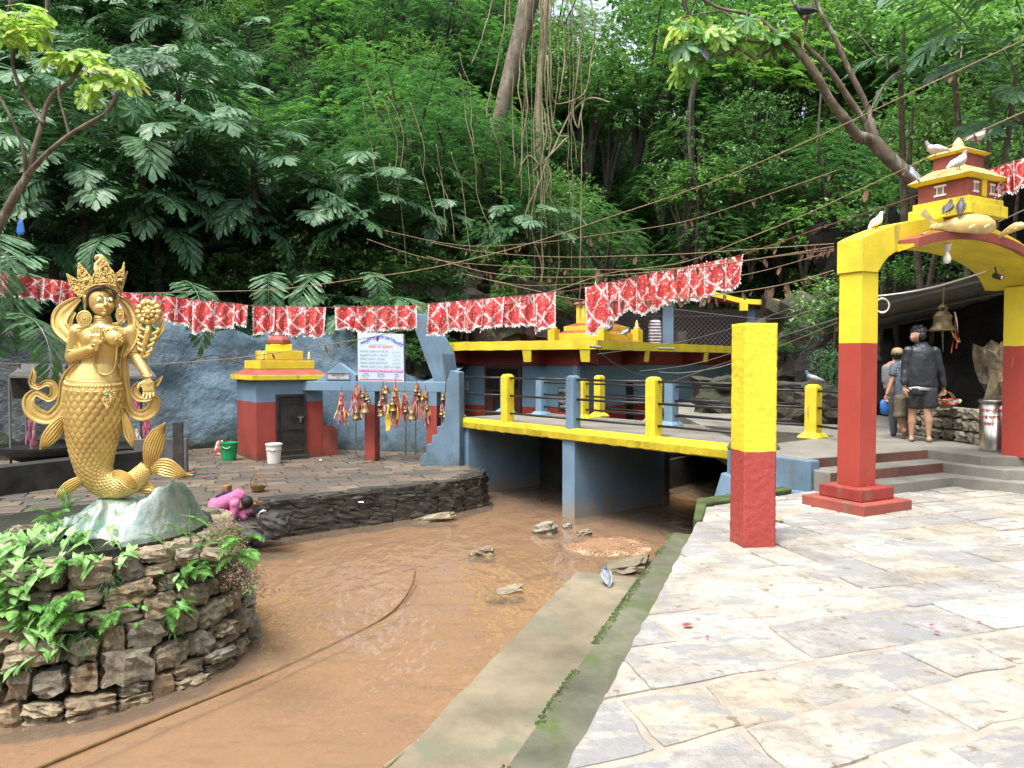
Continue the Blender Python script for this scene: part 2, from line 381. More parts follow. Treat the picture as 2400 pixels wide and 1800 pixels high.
M['flag'] = stonemat('flagstone', [(.43, .40, .34), (.36, .34, .30), (.46, .43, .37), (.40, .355, .28), (.42, .40, .355), (.33, .325, .31), (.50, .48, .43)], .6, (.20, .205, .212), (.15, .115, .08), bs=18, bump=.7)
M['mortar'] = paint('sandy_mortar', (.34, .30, .25), .9, .2, 4, .5, 60)
M['fieldstone'] = stonemat('field_stone', [(.34, .28, .18), (.25, .22, .155), (.38, .315, .205), (.30, .24, .15), (.27, .245, .19), (.34, .25, .15)], .5, (.10, .09, .07), None, bs=14, bump=1.0, moss=((.07, .085, .03), .56), oscale=1.6)
M['darkstone'] = stonemat('wet_dark_stone', [(.012, .012, .011), (.019, .018, .015), (.010, .011, .012), (.024, .022, .017)], .5, None, None, .5, bs=9, bump=.9, moss=((.03, .042, .012), .60))
M['ghatstone'] = stonemat('ghat_paving', [(.115, .095, .07), (.075, .072, .066), (.15, .115, .08), (.09, .08, .068), (.12, .085, .068), (.06, .058, .055), (.18, .145, .10)], .6, None, None, .5, bs=14, bump=.5, moss=((.045, .045, .035), .58))

def leafmat(name, c0, c1, c2=None, rough=.42, trans=.28, spec=.45, cl=.8, warm=None):
    # leaf colour varies per plant and from clump to clump; light passes through a little
    t = NT(name); r = t.n('ObjectInfo').outputs['Random']
    f = t.math('ADD', t.math('MULTIPLY', r, .45), t.math('MULTIPLY', t.noise(cl, 4, .6), .75))
    st = [(.3, c0), (.62, c1)] + ([(.85, c2)] if c2 else [])
    c = t.ramp(f, st)
    c = t.mix(t.ramp(t.noise(9, 3), [(.46, 0.0), (.62, .75)]), c, mul(c1, 2.1)); c = t.mix(t.ramp(t.noise(13, 2), [(.32, .7), (.46, 0.0)]), c, mul(c0, .6))  # leaf variation plus painted highlights and shade as light and dark speckles
    if warm: c = t.mix(t.ramp(t.noise(3.5, 5, .7), [(.66, 0.0), (.70, .9)]), c, warm)
    t.set(c, rough, 0, spec); tr = t.n('BsdfTranslucent'); t.l(t.mix(1, c, (1.25, 1.45, .8), 'MULTIPLY'), tr.inputs[0])
    mx = t.n('MixShader'); mx.inputs[0].default_value = trans; t.l(t.b.outputs[0], mx.inputs[1]); t.l(tr.outputs[0], mx.inputs[2]); t.l(mx.outputs[0], t.out.inputs[0])
    return t.m
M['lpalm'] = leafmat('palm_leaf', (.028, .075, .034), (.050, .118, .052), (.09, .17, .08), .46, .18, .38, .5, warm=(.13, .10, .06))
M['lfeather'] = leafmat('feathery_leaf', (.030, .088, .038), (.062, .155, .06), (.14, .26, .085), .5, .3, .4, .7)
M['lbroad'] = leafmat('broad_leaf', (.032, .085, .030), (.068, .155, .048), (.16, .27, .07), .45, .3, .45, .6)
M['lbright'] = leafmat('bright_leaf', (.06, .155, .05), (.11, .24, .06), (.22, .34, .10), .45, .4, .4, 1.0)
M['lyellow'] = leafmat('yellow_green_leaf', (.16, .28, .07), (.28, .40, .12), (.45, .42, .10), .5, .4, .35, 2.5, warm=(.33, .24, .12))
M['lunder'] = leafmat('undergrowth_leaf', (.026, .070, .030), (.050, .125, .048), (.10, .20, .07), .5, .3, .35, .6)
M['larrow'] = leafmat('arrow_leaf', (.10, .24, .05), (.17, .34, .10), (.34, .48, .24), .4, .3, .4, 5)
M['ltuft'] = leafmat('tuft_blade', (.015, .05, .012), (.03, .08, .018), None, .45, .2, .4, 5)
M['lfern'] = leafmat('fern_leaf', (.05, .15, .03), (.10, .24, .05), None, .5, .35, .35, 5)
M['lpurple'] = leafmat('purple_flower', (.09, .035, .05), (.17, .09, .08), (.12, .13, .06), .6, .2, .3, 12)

# ------------------------------------------------------------------ levels and main lines of the place
ZW, ZG, ZD = -1.30, -.65, .40          # water, bathing ghat, bridge deck (terrace = 0)
BD = V(.625, -.78, 0).normalized(); BN = V(.78, .625, 0).normalized()
N0 = V(-1.24, 17.0, 0); F0 = N0 + BN * 2.05; NLEN = 7.3
TE0, TE1 = V(-1.05, -.6, 0), V(2.21, 8.5, 0); TE2 = V(3.85, 9.55, 0)    # terrace edge
TE0 = V(.24, 3.04, 0) + (V(.24, 3.04, 0) - TE1) * 2.2
# ---- ground sheet, stream bed, water
def gridmesh(x0, x1, y0, y1, nx, ny, f):
    mb = MB(); vs = [(x0 + (x1 - x0) * i / nx, y0 + (y1 - y0) * j / ny) for j in range(ny + 1) for i in range(nx + 1)]
    mb.v = [(x, y, f(x, y)) for x, y in vs]
    mb.f = [(j * (nx + 1) + i, j * (nx + 1) + i + 1, (j + 1) * (nx + 1) + i + 1, (j + 1) * (nx + 1) + i) for j in range(ny) for i in range(nx)]
    return mb
MB().box(-200, 200, -200, 260, -2.2, -1.9).build('ground', M['soil'], kind='structure')
def bed(x, y):
    d = 0
    g = V(1.5, 11.9, 0)      # gravel bar below the bridge
    r = ((x - g.x) * .9) ** 2 + ((y - g.y)) ** 2
    return ZW - .13 + .05 * noise.noise(V(x * .7, y * .7, 0)) + .025 * noise.noise(V(x * 3, y * 3, 1)) + .185 * math.exp(-r / 1.1)
gridmesh(-16, 14, -4, 34, 110, 130, bed).build('stream_bed', M['sand'], smooth=True, kind='structure')
MB().add([(-16, -4, ZW), (14, -4, ZW), (14, 34, ZW), (-16, 34, ZW)], [(0, 1, 2, 3)]).build('water', M['water'], kind='structure')
gv = MB()
for i in range(4200):
    a, r = rnd(0, 2 * PI), abs(random.gauss(0, .55)); x, y = 1.5 + r * math.cos(a) * 1.2, 11.9 + r * math.sin(a); s = rnd(.008, .024)
    z = bed(x, y)
    if z > ZW - .04: gv.lathe([(s, -s * .5), (s * .9, s * .25), (s * .2, s * .6)], (x, y, z), 5)
gv.build('gravel_bar', M['gravel'], kind='stuff')

# ---- hillside
def smooth(a, b, x): x = max(0, min(1, (x - a) / (b - a))); return x * x * (3 - 2 * x)
def hz(x, y):
    y = min(y, 47)
    hl = 1.2 * (y - 21.6 - min(11.5, max(0, x + 3) * 1.15))
    hr = 1.15 * ((x - 13.2) * .9 + (y - 26) * .34)
    k = x / max(y, 1)
    cap = 18.6 + 14 * smooth(.05, .42, abs(k - .13))
    h = max(hl, hr); h = min(h, cap + .1 * h)
    h += (1.1 * noise.noise(V(x * .22, y * .22, 3)) + .35 * noise.noise(V(x * .8, y * .8, 5))) * smooth(-1, 2, h)
    return max(h, -2.1)
gridmesh(-60, 60, 12, 90, 160, 110, hz).build('hillside', M['soil'], smooth=True, kind='structure')

# unseen slopes added behind the camera and at both sides to block low skylight
hb = MB(); rs = []
for i in range(73):
    a = math.radians(128 + 284 * i / 72); row = []
    for j in range(14):
        r_ = 19 + 3.2 * j + 1.5 * noise.noise(V(math.cos(a) * 3, math.sin(a) * 3, j * .2)); hh = -2.0 + 1.15 * max(0, r_ - 20.5) + 1.6 * noise.noise(V(math.cos(a) * 6, math.sin(a) * 6, j * .5)); row.append(V(2 + math.cos(a) * r_ * 1.05, math.sin(a) * r_ + 3, min(hh, 13)))
    rs.append(row)
hb.rings(rs, closed=False).build('unseen_shading_slopes', paint('shading_slope_green', (.035, .06, .025), .9, .5, 1.5, 1.0, 3, dist=.3), kind='structure')

# ---- paving helper
def clip(poly, P, d):        # keep what lies to the right of the line P + t d
    out = []; n = len(poly); s = lambda q: d.y * (q[0] - P.x) - d.x * (q[1] - P.y)
    for i in range(n):
        a, b = poly[i], poly[(i + 1) % n]; sa, sb = s(a), s(b)
        if sa >= 0: out.append(a)
        if (sa >= 0) != (sb >= 0):
            k = sa / (sa - sb); out.append((a[0] + (b[0] - a[0]) * k, a[1] + (b[1] - a[1]) * k))
    return out
def slabstone(mb, poly, z, th=.03, inset=.012, wob=.0):
    c = (sum(p[0] for p in poly) / len(poly), sum(p[1] for p in poly) / len(poly)); pts = []
    for i, a in enumerate(poly):          # split edges once and jog them
        b = poly[(i + 1) % len(poly)]; pts.append(a); L = math.dist(a, b)
        if L > .15: [pts.append((a[0] + (b[0] - a[0]) * f + rnd(-.028, .028) * min(1, L), a[1] + (b[1] - a[1]) * f + rnd(-.028, .028) * min(1, L))) for f in ((.25, .5, .75) if L > .35 else (.5,))]
    def ins(k): return [(c[0] + (p[0] - c[0]) * (1 - k / max(.05, math.dist(p, c))), c[1] + (p[1] - c[1]) * (1 - k / max(.05, math.dist(p, c)))) for p in pts]
    tx, ty = rnd(-wob, wob), rnd(-wob, wob)
    rs = []
    for q, zz in ((pts, z - th), (pts, z - inset * .6), (ins(inset), z)):
        rs.append([V(p[0], p[1], zz + (p[0] - c[0]) * tx + (p[1] - c[1]) * ty) for p in q])
    mb.rings(rs)
def paving(parent, mat, u, v, origin, nu, nv, wl, wh, gap, z, keep, clips=(), limit=290, name='paving_stone', skew=.05, stuffname='far_paving_stones', th=.03, wob=.01):
    cells = []
    y = 0
    rows = []
    for j in range(nv): rows.append(y); y += rnd(*wh)
    rows.append(y)
    for j in range(nv):
        x = rnd(0, wl[1])
        while x < nu:
            wdt = rnd(*wl); q = []
            for a, b in ((x, rows[j]), (x + wdt, rows[j]), (x + wdt, rows[j + 1]), (x, rows[j + 1])):
                a += gap / 2 if a == x else -gap / 2; b += gap / 2 if b == rows[j] else -gap / 2
                a += rnd(-skew, skew) * .5; b += rnd(-skew, skew) * .5
                wv = .10 * math.sin(a * .7 + j * .3); q.append((origin.x + u.x * a + v.x * (b + wv), origin.y + u.y * a + v.y * (b + wv)))
            x += wdt
            for P, d in clips:
                q = clip(q, P, d)
                if len(q) < 3: break
            if len(q) < 3: continue
            c = (sum(p[0] for p in q) / len(q), sum(p[1] for p in q) / len(q))
            ar = abs(sum(q[i][0] * q[(i + 1) % len(q)][1] - q[(i + 1) % len(q)][0] * q[i][1] for i in range(len(q)))) / 2
            if ar > .012 and keep(*c): cells.append((math.hypot(*c), q))
    cells.sort(key=lambda t: t[0]); rest = MB()
    for i, (d, q) in enumerate(cells):
        zz = z + rnd(-.007, .007)
        if i < limit:
            mb = MB(); slabstone(mb, q, zz, th, wob=wob); mb.build(name, mat, parent)
        else: slabstone(rest, q, zz, th, wob=wob)
    if rest.v: rest.build(stuffname, mat, parent, kind='stuff')
# ---- the stone-paved terrace
td = (TE1 - TE0).normalized(); tn = V(td.y, -td.x, 0)
tb = [TE0, TE1, TE2, V(4.4, 12, 0), V(22, 12, 0), V(22, -10, 0), V(-4.0, -10, 0)]
ter = MB().prism([(p.x, p.y) for p in tb], -1.35, -.009).build('terrace', M['mortar'], kind='structure')
u, v = frame(math.radians(19)); v = V(math.cos(math.radians(103)), math.sin(math.radians(103)), 0)
paving(ter, M['flag'], u, v, V(-1.6, -2.5, 0), 17, 32, (.34, .72), (.30, .52), .022, .003,
       lambda x, y: x / max(y, .5) < .78 and y > 1.2 and not (y > 9.3 + .25 * (x - 4) and x > 4), [(TE0 + tn * .0, td), (TE1, (TE2 - TE1).normalized())], limit=300, stuffname='far_paving_stones')
# ---- two concrete ledges down to the water
def ledge(name, a0, a1, w0, w1, z, zb, mat, nx=10, ny=60, amp=.012, **kw):
    # runs a0 -> a1 along its water side; w = width towards the terrace
    d = (a1 - a0); n = V(d.y, -d.x, 0).normalized(); mb = MB(); rs = []
    for j in range(ny + 1):
        t = j / ny; p = a0 + d * t; wd = w0 + (w1 - w0) * t; e = .02 * noise.noise(p * 1.7) + .012 * noise.noise(p * 7)
        row = [V(p.x, p.y, zb) + n * e, V(p.x, p.y, z - .03) + n * e]
        for i in range(nx + 1):
            q = p + n * (wd * i / nx + (e if i == 0 else 0)); q.z = z + amp * (noise.noise(q * 1.3) + .4 * noise.noise(q * 6)) - (.006 if i == 0 else 0); row.append(q + (n * .015 if i == 0 else V(0, 0, 0)))
        rs.append(row)
    mb.rings(rs, closed=False)
    mb.f = [f[::-1] for f in mb.f]
    return mb.build(name, M[mat], **kw)
L0a = onz(940, 1800, ZW); L0b = onz(1345, 1360, ZW)
ld = (L0b - L0a).normalized(); L0 = L0a - ld * 4.5; L1 = L0b + ld * .05; L1.z = L0.z = 0
ledge('lower_ledge', L0, L1, 1.2, 1.25, ZW + .11, ZW - .3, 'ledge', kind='structure')
S0a = onz(1182, 1800, ZW + .38); S0b = onz(1530, 1310, ZW + .38); sd = (S0b - S0a).normalized(); S0 = S0a - sd * 3.5; S1 = S0b + sd * 1.6; S0.z = S1.z = 0
ledge('upper_ledge', S0, S1, 1.1, 1.3, ZW + .38, ZW - .2, 'ledgemoss', kind='structure')
# a soft mossy rim along the riser
rim = MB()
for i in range(2600):
    t_ = rnd(0, 1); p = S0.lerp(S1, t_); p += V(tn.x, tn.y, 0) * rnd(-.02, .06) ; s = rnd(.005, .02)
    if noise.noise(p * 1.3) > -.1: rim.lathe([(s, -.008), (s * .8, .003), (s * .3, .008)], (p.x, p.y, ZW + .374 + rnd(-.01, .006)), 5)
rim.build('moss_fringe', M['moss'], kind='stuff')
# mossy block where the ledges end at the bridge
mp0 = [onz(1565, 1255, -.5), onz(1600, 1168, -.05), onz(1725, 1166, -.05), onz(1725, 1185, -.05), onz(1640, 1192, -.05), onz(1592, 1262, -.2)]
blk = MB(); base = [(1.86, 7.6), (2.28, 8.72), (3.6, 9.62), (3.62, 9.50), (2.42, 8.58), (2.0, 7.55)]
blk.prism([(1.70, 7.75), (1.98, 9.05), (3.55, 9.85), (3.6, 9.55), (2.24, 8.55), (1.95, 7.7)], ZW - .1, -.30, top=[(1.88, 7.7), (2.2, 8.85), (3.55, 9.75), (3.6, 9.55), (2.24, 8.55), (1.96, 7.66)])
blk.prism([(1.88, 7.7), (2.2, 8.85), (3.55, 9.75), (3.6, 9.55), (2.24, 8.55), (1.96, 7.66)], -.30, .035)
blk.build('mossy_corner_wall', M['moss'], bevel=.02, label='low mossy green concrete wall at the terrace corner beside the bridge', cat='wall')

# ---- entrance steps and landing to the right of the bridge
def steps():
    P1, P2, P3 = V(3.85, 10.0, 0), V(6.05, 11.0, 0), V(6.5, 9.95, 0)
    Q = [(3.5, 10.35), (3.86, 9.72), (5.98, 10.72), (6.30, 10.0), (14, 8.4), (14, 30), (5, 30), (4.0, 18)]
    q2 = [(3.88, 9.55), (4.0, 9.34), (5.95, 10.28), (6.35, 9.62), (14, 7.9), (14, 12), (6, 12), (4.2, 11)]
    q3 = [(4.0, 9.2), (4.15, 9.0), (5.85, 9.86), (6.5, 9.3), (14, 7.5), (14, 10), (6.2, 10.5), (4.4, 10)]
    a = MB().prism(q3, -.1, .135).build('lowest_step', M['concrete'], bevel=.012, kind='structure')
    a = MB().prism(q2, -.1, .268).build('middle_step', M['concrete'], bevel=.012, kind='structure')
    a = MB().prism(Q, -.1, ZD).build('landing', M['deck'], bevel=.012, kind='structure')
    for A, B, z0, z1 in (((3.86, 9.72), (5.98, 10.72), .27, ZD - .01), ((4.0, 9.34), (5.95, 10.28), .137, .262)):
        A, B = V(*A, 0), V(*B, 0); d = (B - A).normalized(); n = V(d.y, -d.x, 0)
        MB().obox((A + B) / 2 + n * .001 + V(0, 0, (z0 + z1) / 2), d * ((B - A).length / 2), n * .006, V(0, 0, (z1 - z0) / 2)).build('step_riser', M['stepred'], kind='structure')
    # blue flank of the landing facing the stream
    w_ = MB(); A = V(3.3, 11.25, 0); B = V(3.83, 9.6, 0); n = V(-.95, -.3, 0)
    w_.prism([(3.26, 11.3), (3.44, 10.2), (3.84, 9.58), (4.0, 9.66), (3.62, 10.3), (3.5, 11.3)], -.15, ZD - .012)
    w_.prism([(2.75, 11.35), (2.95, 9.9), (3.62, 9.60), (3.84, 9.58), (3.5, 10.3), (3.5, 11.6)], ZW - .2, -.02, top=[(3.18, 11.3), (3.30, 10.1), (3.72, 9.66), (3.84, 9.60), (3.5, 10.3), (3.5, 11.6)])
    w_.build('flank_wall', M['bluedirty'], bevel=.02, label='weathered blue flank wall below the landing, right behind the free column', cat='wall')
steps()
# ------------------------------------------------------------------ bathing ghat (left bank)
GE = [V(-15, 9.9, 0), V(-7.75, 11.3, 0), V(-4.6, 12.2, 0), V(-2.6, 13.7, 0), V(-1.35, 14.6, 0), V(-.78, 15.3, 0), V(-.70, 16.0, 0), V(-1.1, 16.9, 0)]
gh = MB().prism([(p.x, p.y) for p in GE] + [(-1, 24), (-22, 24), (-22, 10)], -1.6, ZG - .02).build('bathing_ghat', M['ghatbase'], kind='structure')
def inghat(x, y):
    for i in range(len(GE) - 1):
        a, b = GE[i], GE[i + 1]
        if min(a.x, b.x) <= x <= max(a.x, b.x) and y < a.y + (b.y - a.y) * (x - a.x) / (b.x - a.x or 1) + .12: return False
    return x < -.8 and y < 21 and x / y > -.75
u, v = frame(math.radians(24))
paving(gh, M['ghatstone'], u, v, V(-13, 4, 0), 19, 46, (.35, .75), (.24, .36), .025, ZG, inghat, limit=300)
# stones of the ghat's river wall
for i in range(1, len(GE) - 1):
    a, b = GE[i], GE[i + 1]; L = (b - a).length; d = (b - a).normalized(); n = V(d.y, -d.x, 0); z = ZW - .12; k = 0
    ang = math.atan2(d.y, d.x)
    while z < ZG - .08:
        h = rnd(.14, .22); h = min(h, ZG - .03 - z); x = rnd(-.15, .05)
        while x < L:
            wl = rnd(.22, .6) * (1.3 if z < ZW else 1)
            mb = MB(); mb.rock(V(0, 0, 0), wl / 2 * 1.05, rnd(.09, .12), h / 2 * 1.1, seed=i * 50 + k, rough=.30, sub=1, boxy=.85)
            o = mb.build('wall_stone', M['darkstone'], gh, world=False); o.location = a + d * (x + wl / 2) + n * (.0 + (ZG - z) * .12) + V(0, 0, z + h / 2); o.rotation_euler = (rnd(-.06, .06), rnd(-.1, .1), ang)
            x += wl + .01; k += 1
        z += h
cop = MB()
for i in range(1, len(GE) - 1):
    a, b = GE[i], GE[i + 1]; d = (b - a).normalized(); n = V(d.y, -d.x, 0); x = 0; L = (b - a).length
    while x < L:
        wl = min(rnd(.5, .9), L - x + .03)
        m_ = MB(); m_.rock(V(0, 0, 0), wl / 2, .17, .045, seed=int(x * 10) + i, rough=.12, sub=0, boxy=.12)
        o = m_.build('coping_stone', M['darkstone'], gh, world=False); o.location = a + d * (x + wl / 2) + n * -.04 + V(0, 0, ZG - .045); o.rotation_euler = (0, 0, math.atan2(d.y, d.x)); x += wl + .012

# low parapet walls round the fire place, square post
def wallseg(A, B, th, z0, z1, mat, name, **kw):
    A, B = V(*A, 0), V(*B, 0); d = (B - A).normalized(); n = V(d.y, -d.x, 0) * th / 2
    mb = MB(); roughprism(mb, [(p.x, p.y) for p in (A + n, B + n, B - n, A - n)][::-1], z0, z1, .12, .012, 4)
    return mb.build(name, M[mat], bevel=0, **kw)
wallseg((-10.6, 9.9), (-7.72, 15.3), .45, ZG - .05, -.16, 'darkwall', 'low_wall', label='low damp grey wall running behind the mermaid statue at far left', cat='wall')
wallseg((-7.85, 15.5), (-6.85, 15.7), .16, ZG - .05, .05, 'tin', 'low_wall', label='short plain grey concrete wall behind the mermaid tail, beside the square post', cat='wall')
mb = MB(); c_ = V(-6.68, 14.9, 0); roughprism(mb, rect(c_, *frame(.3)[:2], .09, .09), ZG - .02, .46, .08, .004)
mb.build('square_post', M['greyplank'], loc=(c_.x, c_.y, ZG), label='dark grey square post standing on the ghat beside the mermaid tail', cat='post')

# painted rock face behind the shrine
t = NT('painted_rock'); p = t.pos(); x_ = t.axis(p, 0)
nn = t.noise(.8, 6, .65)
c = t.mix(t.ramp(t.noise(2.5, 5, .6), [(.4, 0.0), (.7, .6)]), (.16, .255, .335), (.115, .18, .235))
mr = t.n('MapRange'); mr.inputs[1].default_value = -8.5; mr.inputs[2].default_value = -10.2; t.l(t.math('ADD', x_, t.math('MULTIPLY', t.math('SUBTRACT', nn, .5), 2.5)), mr.inputs[0])
c = t.mix(t.math('MULTIPLY', mr.outputs[0], .93), c, (.022, .024, .026))
c = t.mix(t.ramp(nn, [(.59, 0.0), (.69, .7)]), c, (.06, .075, .08)); c = t.mix(t.ramp(t.noise(1.7, 6, .7, mapping=(1, 1, .3)), [(.55, 0.0), (.68, .6)]), c, (.10, .115, .10))
z_ = t.n('MapRange'); z_.inputs[1].default_value = -.1; z_.inputs[2].default_value = -.65; t.l(t.math('ADD', t.axis(p, 2), t.math('MULTIPLY', t.math('SUBTRACT', t.noise(3, 5), .5), .9)), z_.inputs[0])
c = t.mix(z_.outputs[0], c, (.035, .045, .02)); t.set(c, .6); t.bump(t.noise(2.6, 9, .62), .9, .12); M['paintedrock'] = t.m
def rockface(name, pts, top, mat, dep=1.2, nz_=26, step=.18, amp=.17, **kw):
    # pts: ground polyline, top(s)->height; a bulging face with a rounded rim
    L = [0]; P = [V(*p, 0) for p in pts]
    for i in range(1, len(P)): L.append(L[-1] + (P[i] - P[i - 1]).length)
    n = int(L[-1] / step); rs = []
    for i in range(n + 1):
        s = L[-1] * i / n; k = max(j for j in range(len(L)) if L[j] <= s + 1e-6); k = min(k, len(P) - 2)
        a = P[k].lerp(P[k + 1], (s - L[k]) / (L[k + 1] - L[k])); d = (P[k + 1] - P[k]).normalized(); nn_ = V(d.y, -d.x, 0); T = top(s); row = []
        for j in range(nz_ + 7):
            f = min(1, j / nz_); z = ZG - .2 + (T - ZG + .2) * f; back = .25 * f + (0 if j <= nz_ else dep * (j - nz_) / 6)
            q = a - nn_ * back; q.z = z + (.12 * (j - nz_) / 6 if j > nz_ else 0)
            w1_ = noise.noise(q * .55 + V(3, 1, 9)) * amp + noise.noise(q * 1.7) * amp * .35 + abs(noise.noise(q * 1.1 + V(9, 9, 9))) * amp * .5
            row.append(q + nn_ * w1_ * smooth(0, .15, f + .05))
        rs.append(row)
    mb = MB(); mb.rings(rs, closed=False)
    return mb.build(name, mat, smooth=True, **kw)
rockface('painted_rock_wall', [(-15, 17.8), (-9.2, 19.3), (-6.6, 21.3), (-4.2, 21.2), (-2.6, 20.6), (-1.6, 20.4)],
         lambda s: 2.55 + .12 * math.sin(s * 1.3) + .12 * math.sin(s * 4.1) - smooth(10.8, 12.5, s) * 1.2, M['paintedrock'], label='sky blue painted rock face behind the small shrine, blackened by soot at left', cat='rock wall')

# ------------------------------------------------------------------ small shrine
def shrine():
    A = math.radians(35); u, v = frame(A); s = 1.62; c0 = V(-5.96, 17.35, 0); C = c0 + (u + v) * s / 2
    r = thing('small_shrine', 'small square blue and red shrine with yellow tiered roof and iron door', 'shrine', (C.x, C.y, ZG))
    def sq(h): return rect(C, u, v, h, h)
    h = s / 2
    MB().prism(sq(h), ZG - .05, 1.27).build('body', M['shrine'], r, bevel=.012)
    MB().prism(sq(h + .12), 1.24, 1.36).build('eave', M['yellow'], r, bevel=.01)
    MB().prism(sq(h + .115), 1.362, 1.50, top=sq(h - .16)).build('roof_skirt', M['redold'], r)
    MB().prism(sq(h - .15), 1.50, 1.70).build('roof_tier', M['yellow'], r, bevel=.01)
    MB().prism(sq(h - .19), 1.70, 1.715).build('tier_ledge', M['redold'], r)
    MB().prism(sq(h - .36), 1.715, 1.94).build('roof_tier', M['yellow'], r, bevel=.01)
    MB().prism(sq(h - .56), 1.94, 2.10).build('roof_tier', M['yellow'], r, bevel=.01)
    k = MB(); k.lathe([(.26, 2.10), (.29, 2.13), (.29, 2.20), (.27, 2.24), (.19, 2.30), (.15, 2.32)], (C.x, C.y, 0), 8, rot=A); k.build('roof_cap', M['redold'], r)
    k = MB(); k.lathe([(.16, 2.32), (.15, 2.35), (.10, 2.38), (.11, 2.42), (.07, 2.45), (.02, 2.52), (.0, 2.6)], (C.x, C.y, 0), 14); k.build('finial', M['brass'], r, smooth=True)
    for i, j in ((1, -1), (-1, -1), (1, 1)):
        p = C + u * i * (h - .25) + v * j * (h - .25); k = MB(); k.lathe([(.045, 1.70), (.05, 1.76), (.03, 1.78), (.045, 1.83), (.0, 1.93)], (p.x, p.y, 0), 8); k.build('corner_finial', M['goldpale'], r, smooth=True)
    F = c0 - v * .006
    def panel(x0, x1, z0, z1, t0, t1, mat, name, par=r, **kw):
        return MB().obox(F + u * (x0 + x1) / 2 - v * (t0 + t1) / 2 + V(0, 0, (z0 + z1) / 2), u * (x1 - x0) / 2, v * (t1 - t0) / 2, V(0, 0, (z1 - z0) / 2)).build(name, M[mat], par, **kw)
    x0, x1, z0, z1 = .46, 1.18, ZG + .08, .90
    d = panel(x0, x1, z0, z1, .002, .02, 'door', 'door')
    for a in ((x0, x0 + .06, z0, z1), (x1 - .06, x1, z0, z1), (x0 + .06, x1 - .06, z1 - .06, z1)): panel(*a, .02, .055, 'door', 'door_frame', d, bevel=.004)
    for z in (z0 + .10, z0 + .62, z1 - .22, z1 - .14): panel(x0 + .08, x1 - .08, z, z + .035, .021, .035, 'door', 'door_rail', d)
    panel(x1 - .22, x1 - .07, .33, .36, .036, .05, 'steel', 'latch', d); panel(x1 - .17, x1 - .12, .22, .33, .036, .06, 'steel', 'padlock', d, bevel=.01)
    panel(x0 - .05, x1 + .05, ZG, ZG + .08, 0, .12, 'ghatbase', 'doorstep')
    k = MB(); pts = []                          # rounded side stub at the right corner
    B0 = c0 + u * s
    for i in range(9):
        a = PI * i / 16; pts.append(B0 + u * (.0 + .36 * math.sin(a)) + V(0, 0, -.02 + .14 * math.cos(a)))
    pts += [B0 + u * .36 + V(0, 0, ZG), B0 + V(0, 0, ZG)]
    k.vprism(pts, v * .4); k.build('side_buttress', M['redold'], r)
    return r
t = M['shrine'].node_tree  # orange powder and soot smeared by worshippers on the right of the door
shrine()

# ------------------------------------------------------------------ bell frame: beam, columns, gable, back wall
PLQ = []
def bellframe():
    A, B = V(-3.98, 17.6, 0), V(-1.52, 16.95, 0); A = at(766, 900, 17.9); A.z = 0; B = at(1048, 900, 17.0); B.z = 0
    d = (B - A).normalized(); n = V(d.y, -d.x, 0)
    zt, zb = 1.21, .98
    r = thing('bell_rack', 'blue concrete beam on red and blue columns with gabled plaque, hung with bells', 'frame', ((A + B) / 2).to_tuple()[:2] + (ZG,))
    A2 = A - d * .9
    MB().obox((A2 + B) / 2 + V(0, 0, (zt + zb) / 2), d * ((B - A2).length / 2), n * .11, V(0, 0, (zt - zb) / 2)).build('beam', M['blue'], r, bevel=.01)
    for px in (872, 1016):
        p = online(px, A, d); mb = MB(); roughprism(mb, rect(p, d, n, .13, .13), ZG - .02, zb - .002, .1, .003); mb.build('column', M['postcol'], r)
    g = [online(px, A, d) + V(0, 0, z) for px, z in ((745, 1.213), (838, 1.213), (838, 1.36), (800, 1.64), (762, 1.34))]
    MB().vprism([q + n * .09 for q in g], -n * .18).build('gable', M['blue'], r, bevel=.008)
    pl = [online(px, A, d) + n * .097 + V(0, 0, z) for px, z in ((771, 1.26), (824, 1.26), (824, 1.41), (771, 1.41))]
    pq = MB().vprism(pl, -n * .012).build('plaque', paint('plaque_grey', (.42, .40, .37), .5, .1, 9, .1, 60), r)
    PLQ.append((pq, pl, n)); fr = MB(); c_ = sum(pl, V(0, 0, 0)) / 4
    for a, b in ((0, 1), (1, 2), (2, 3), (3, 0)):
        m_ = (pl[a] + pl[b]) / 2; e = (pl[b] - pl[a]) / 2; fr.obox(m_ + n * .004, e * 1.03, n * .012, (m_ - c_).normalized() * .012)
    fr.build('plaque_frame', M['blue'], r)
    # back wall
    w0, w1 = at(740, 900, 20.0), at(1060, 900, 18.9); w0.z = w1.z = 0; e = (w1 - w0).normalized(); m = V(e.y, -e.x, 0)
    mb = MB(); roughprism(mb, [((w0 + m * .1).x, (w0 + m * .1).y), ((w1 + m * .1).x, (w1 + m * .1).y), ((w1 - m * .15).x, (w1 - m * .15).y), ((w0 - m * .15).x, (w0 - m * .15).y)], ZG - .05, .98, .15, .03, 2)
    mb.build('back_wall', M['bluewall'], loc=(w0.x, w0.y, ZG), label='mould streaked blue wall behind the hanging bells', cat='wall')
    for px in (833, 950, 973):
        p = at(px, 900, 18.6); MB().tube([(p.x, p.y, ZG), (p.x + .01, p.y, .55)], .02, 8).build('iron_stake', M['liana'], loc=(p.x, p.y, ZG), label={833: 'rusty iron stake under the leftmost red tassel bundle by the blue wall', 950: 'rusty iron stake under the middle bell cluster by the blue wall', 973: 'thin pale stake under the grey bell by the blue wall'}[px], cat='stake')
    return A, d, n
BA, Bd, Bn = bellframe()

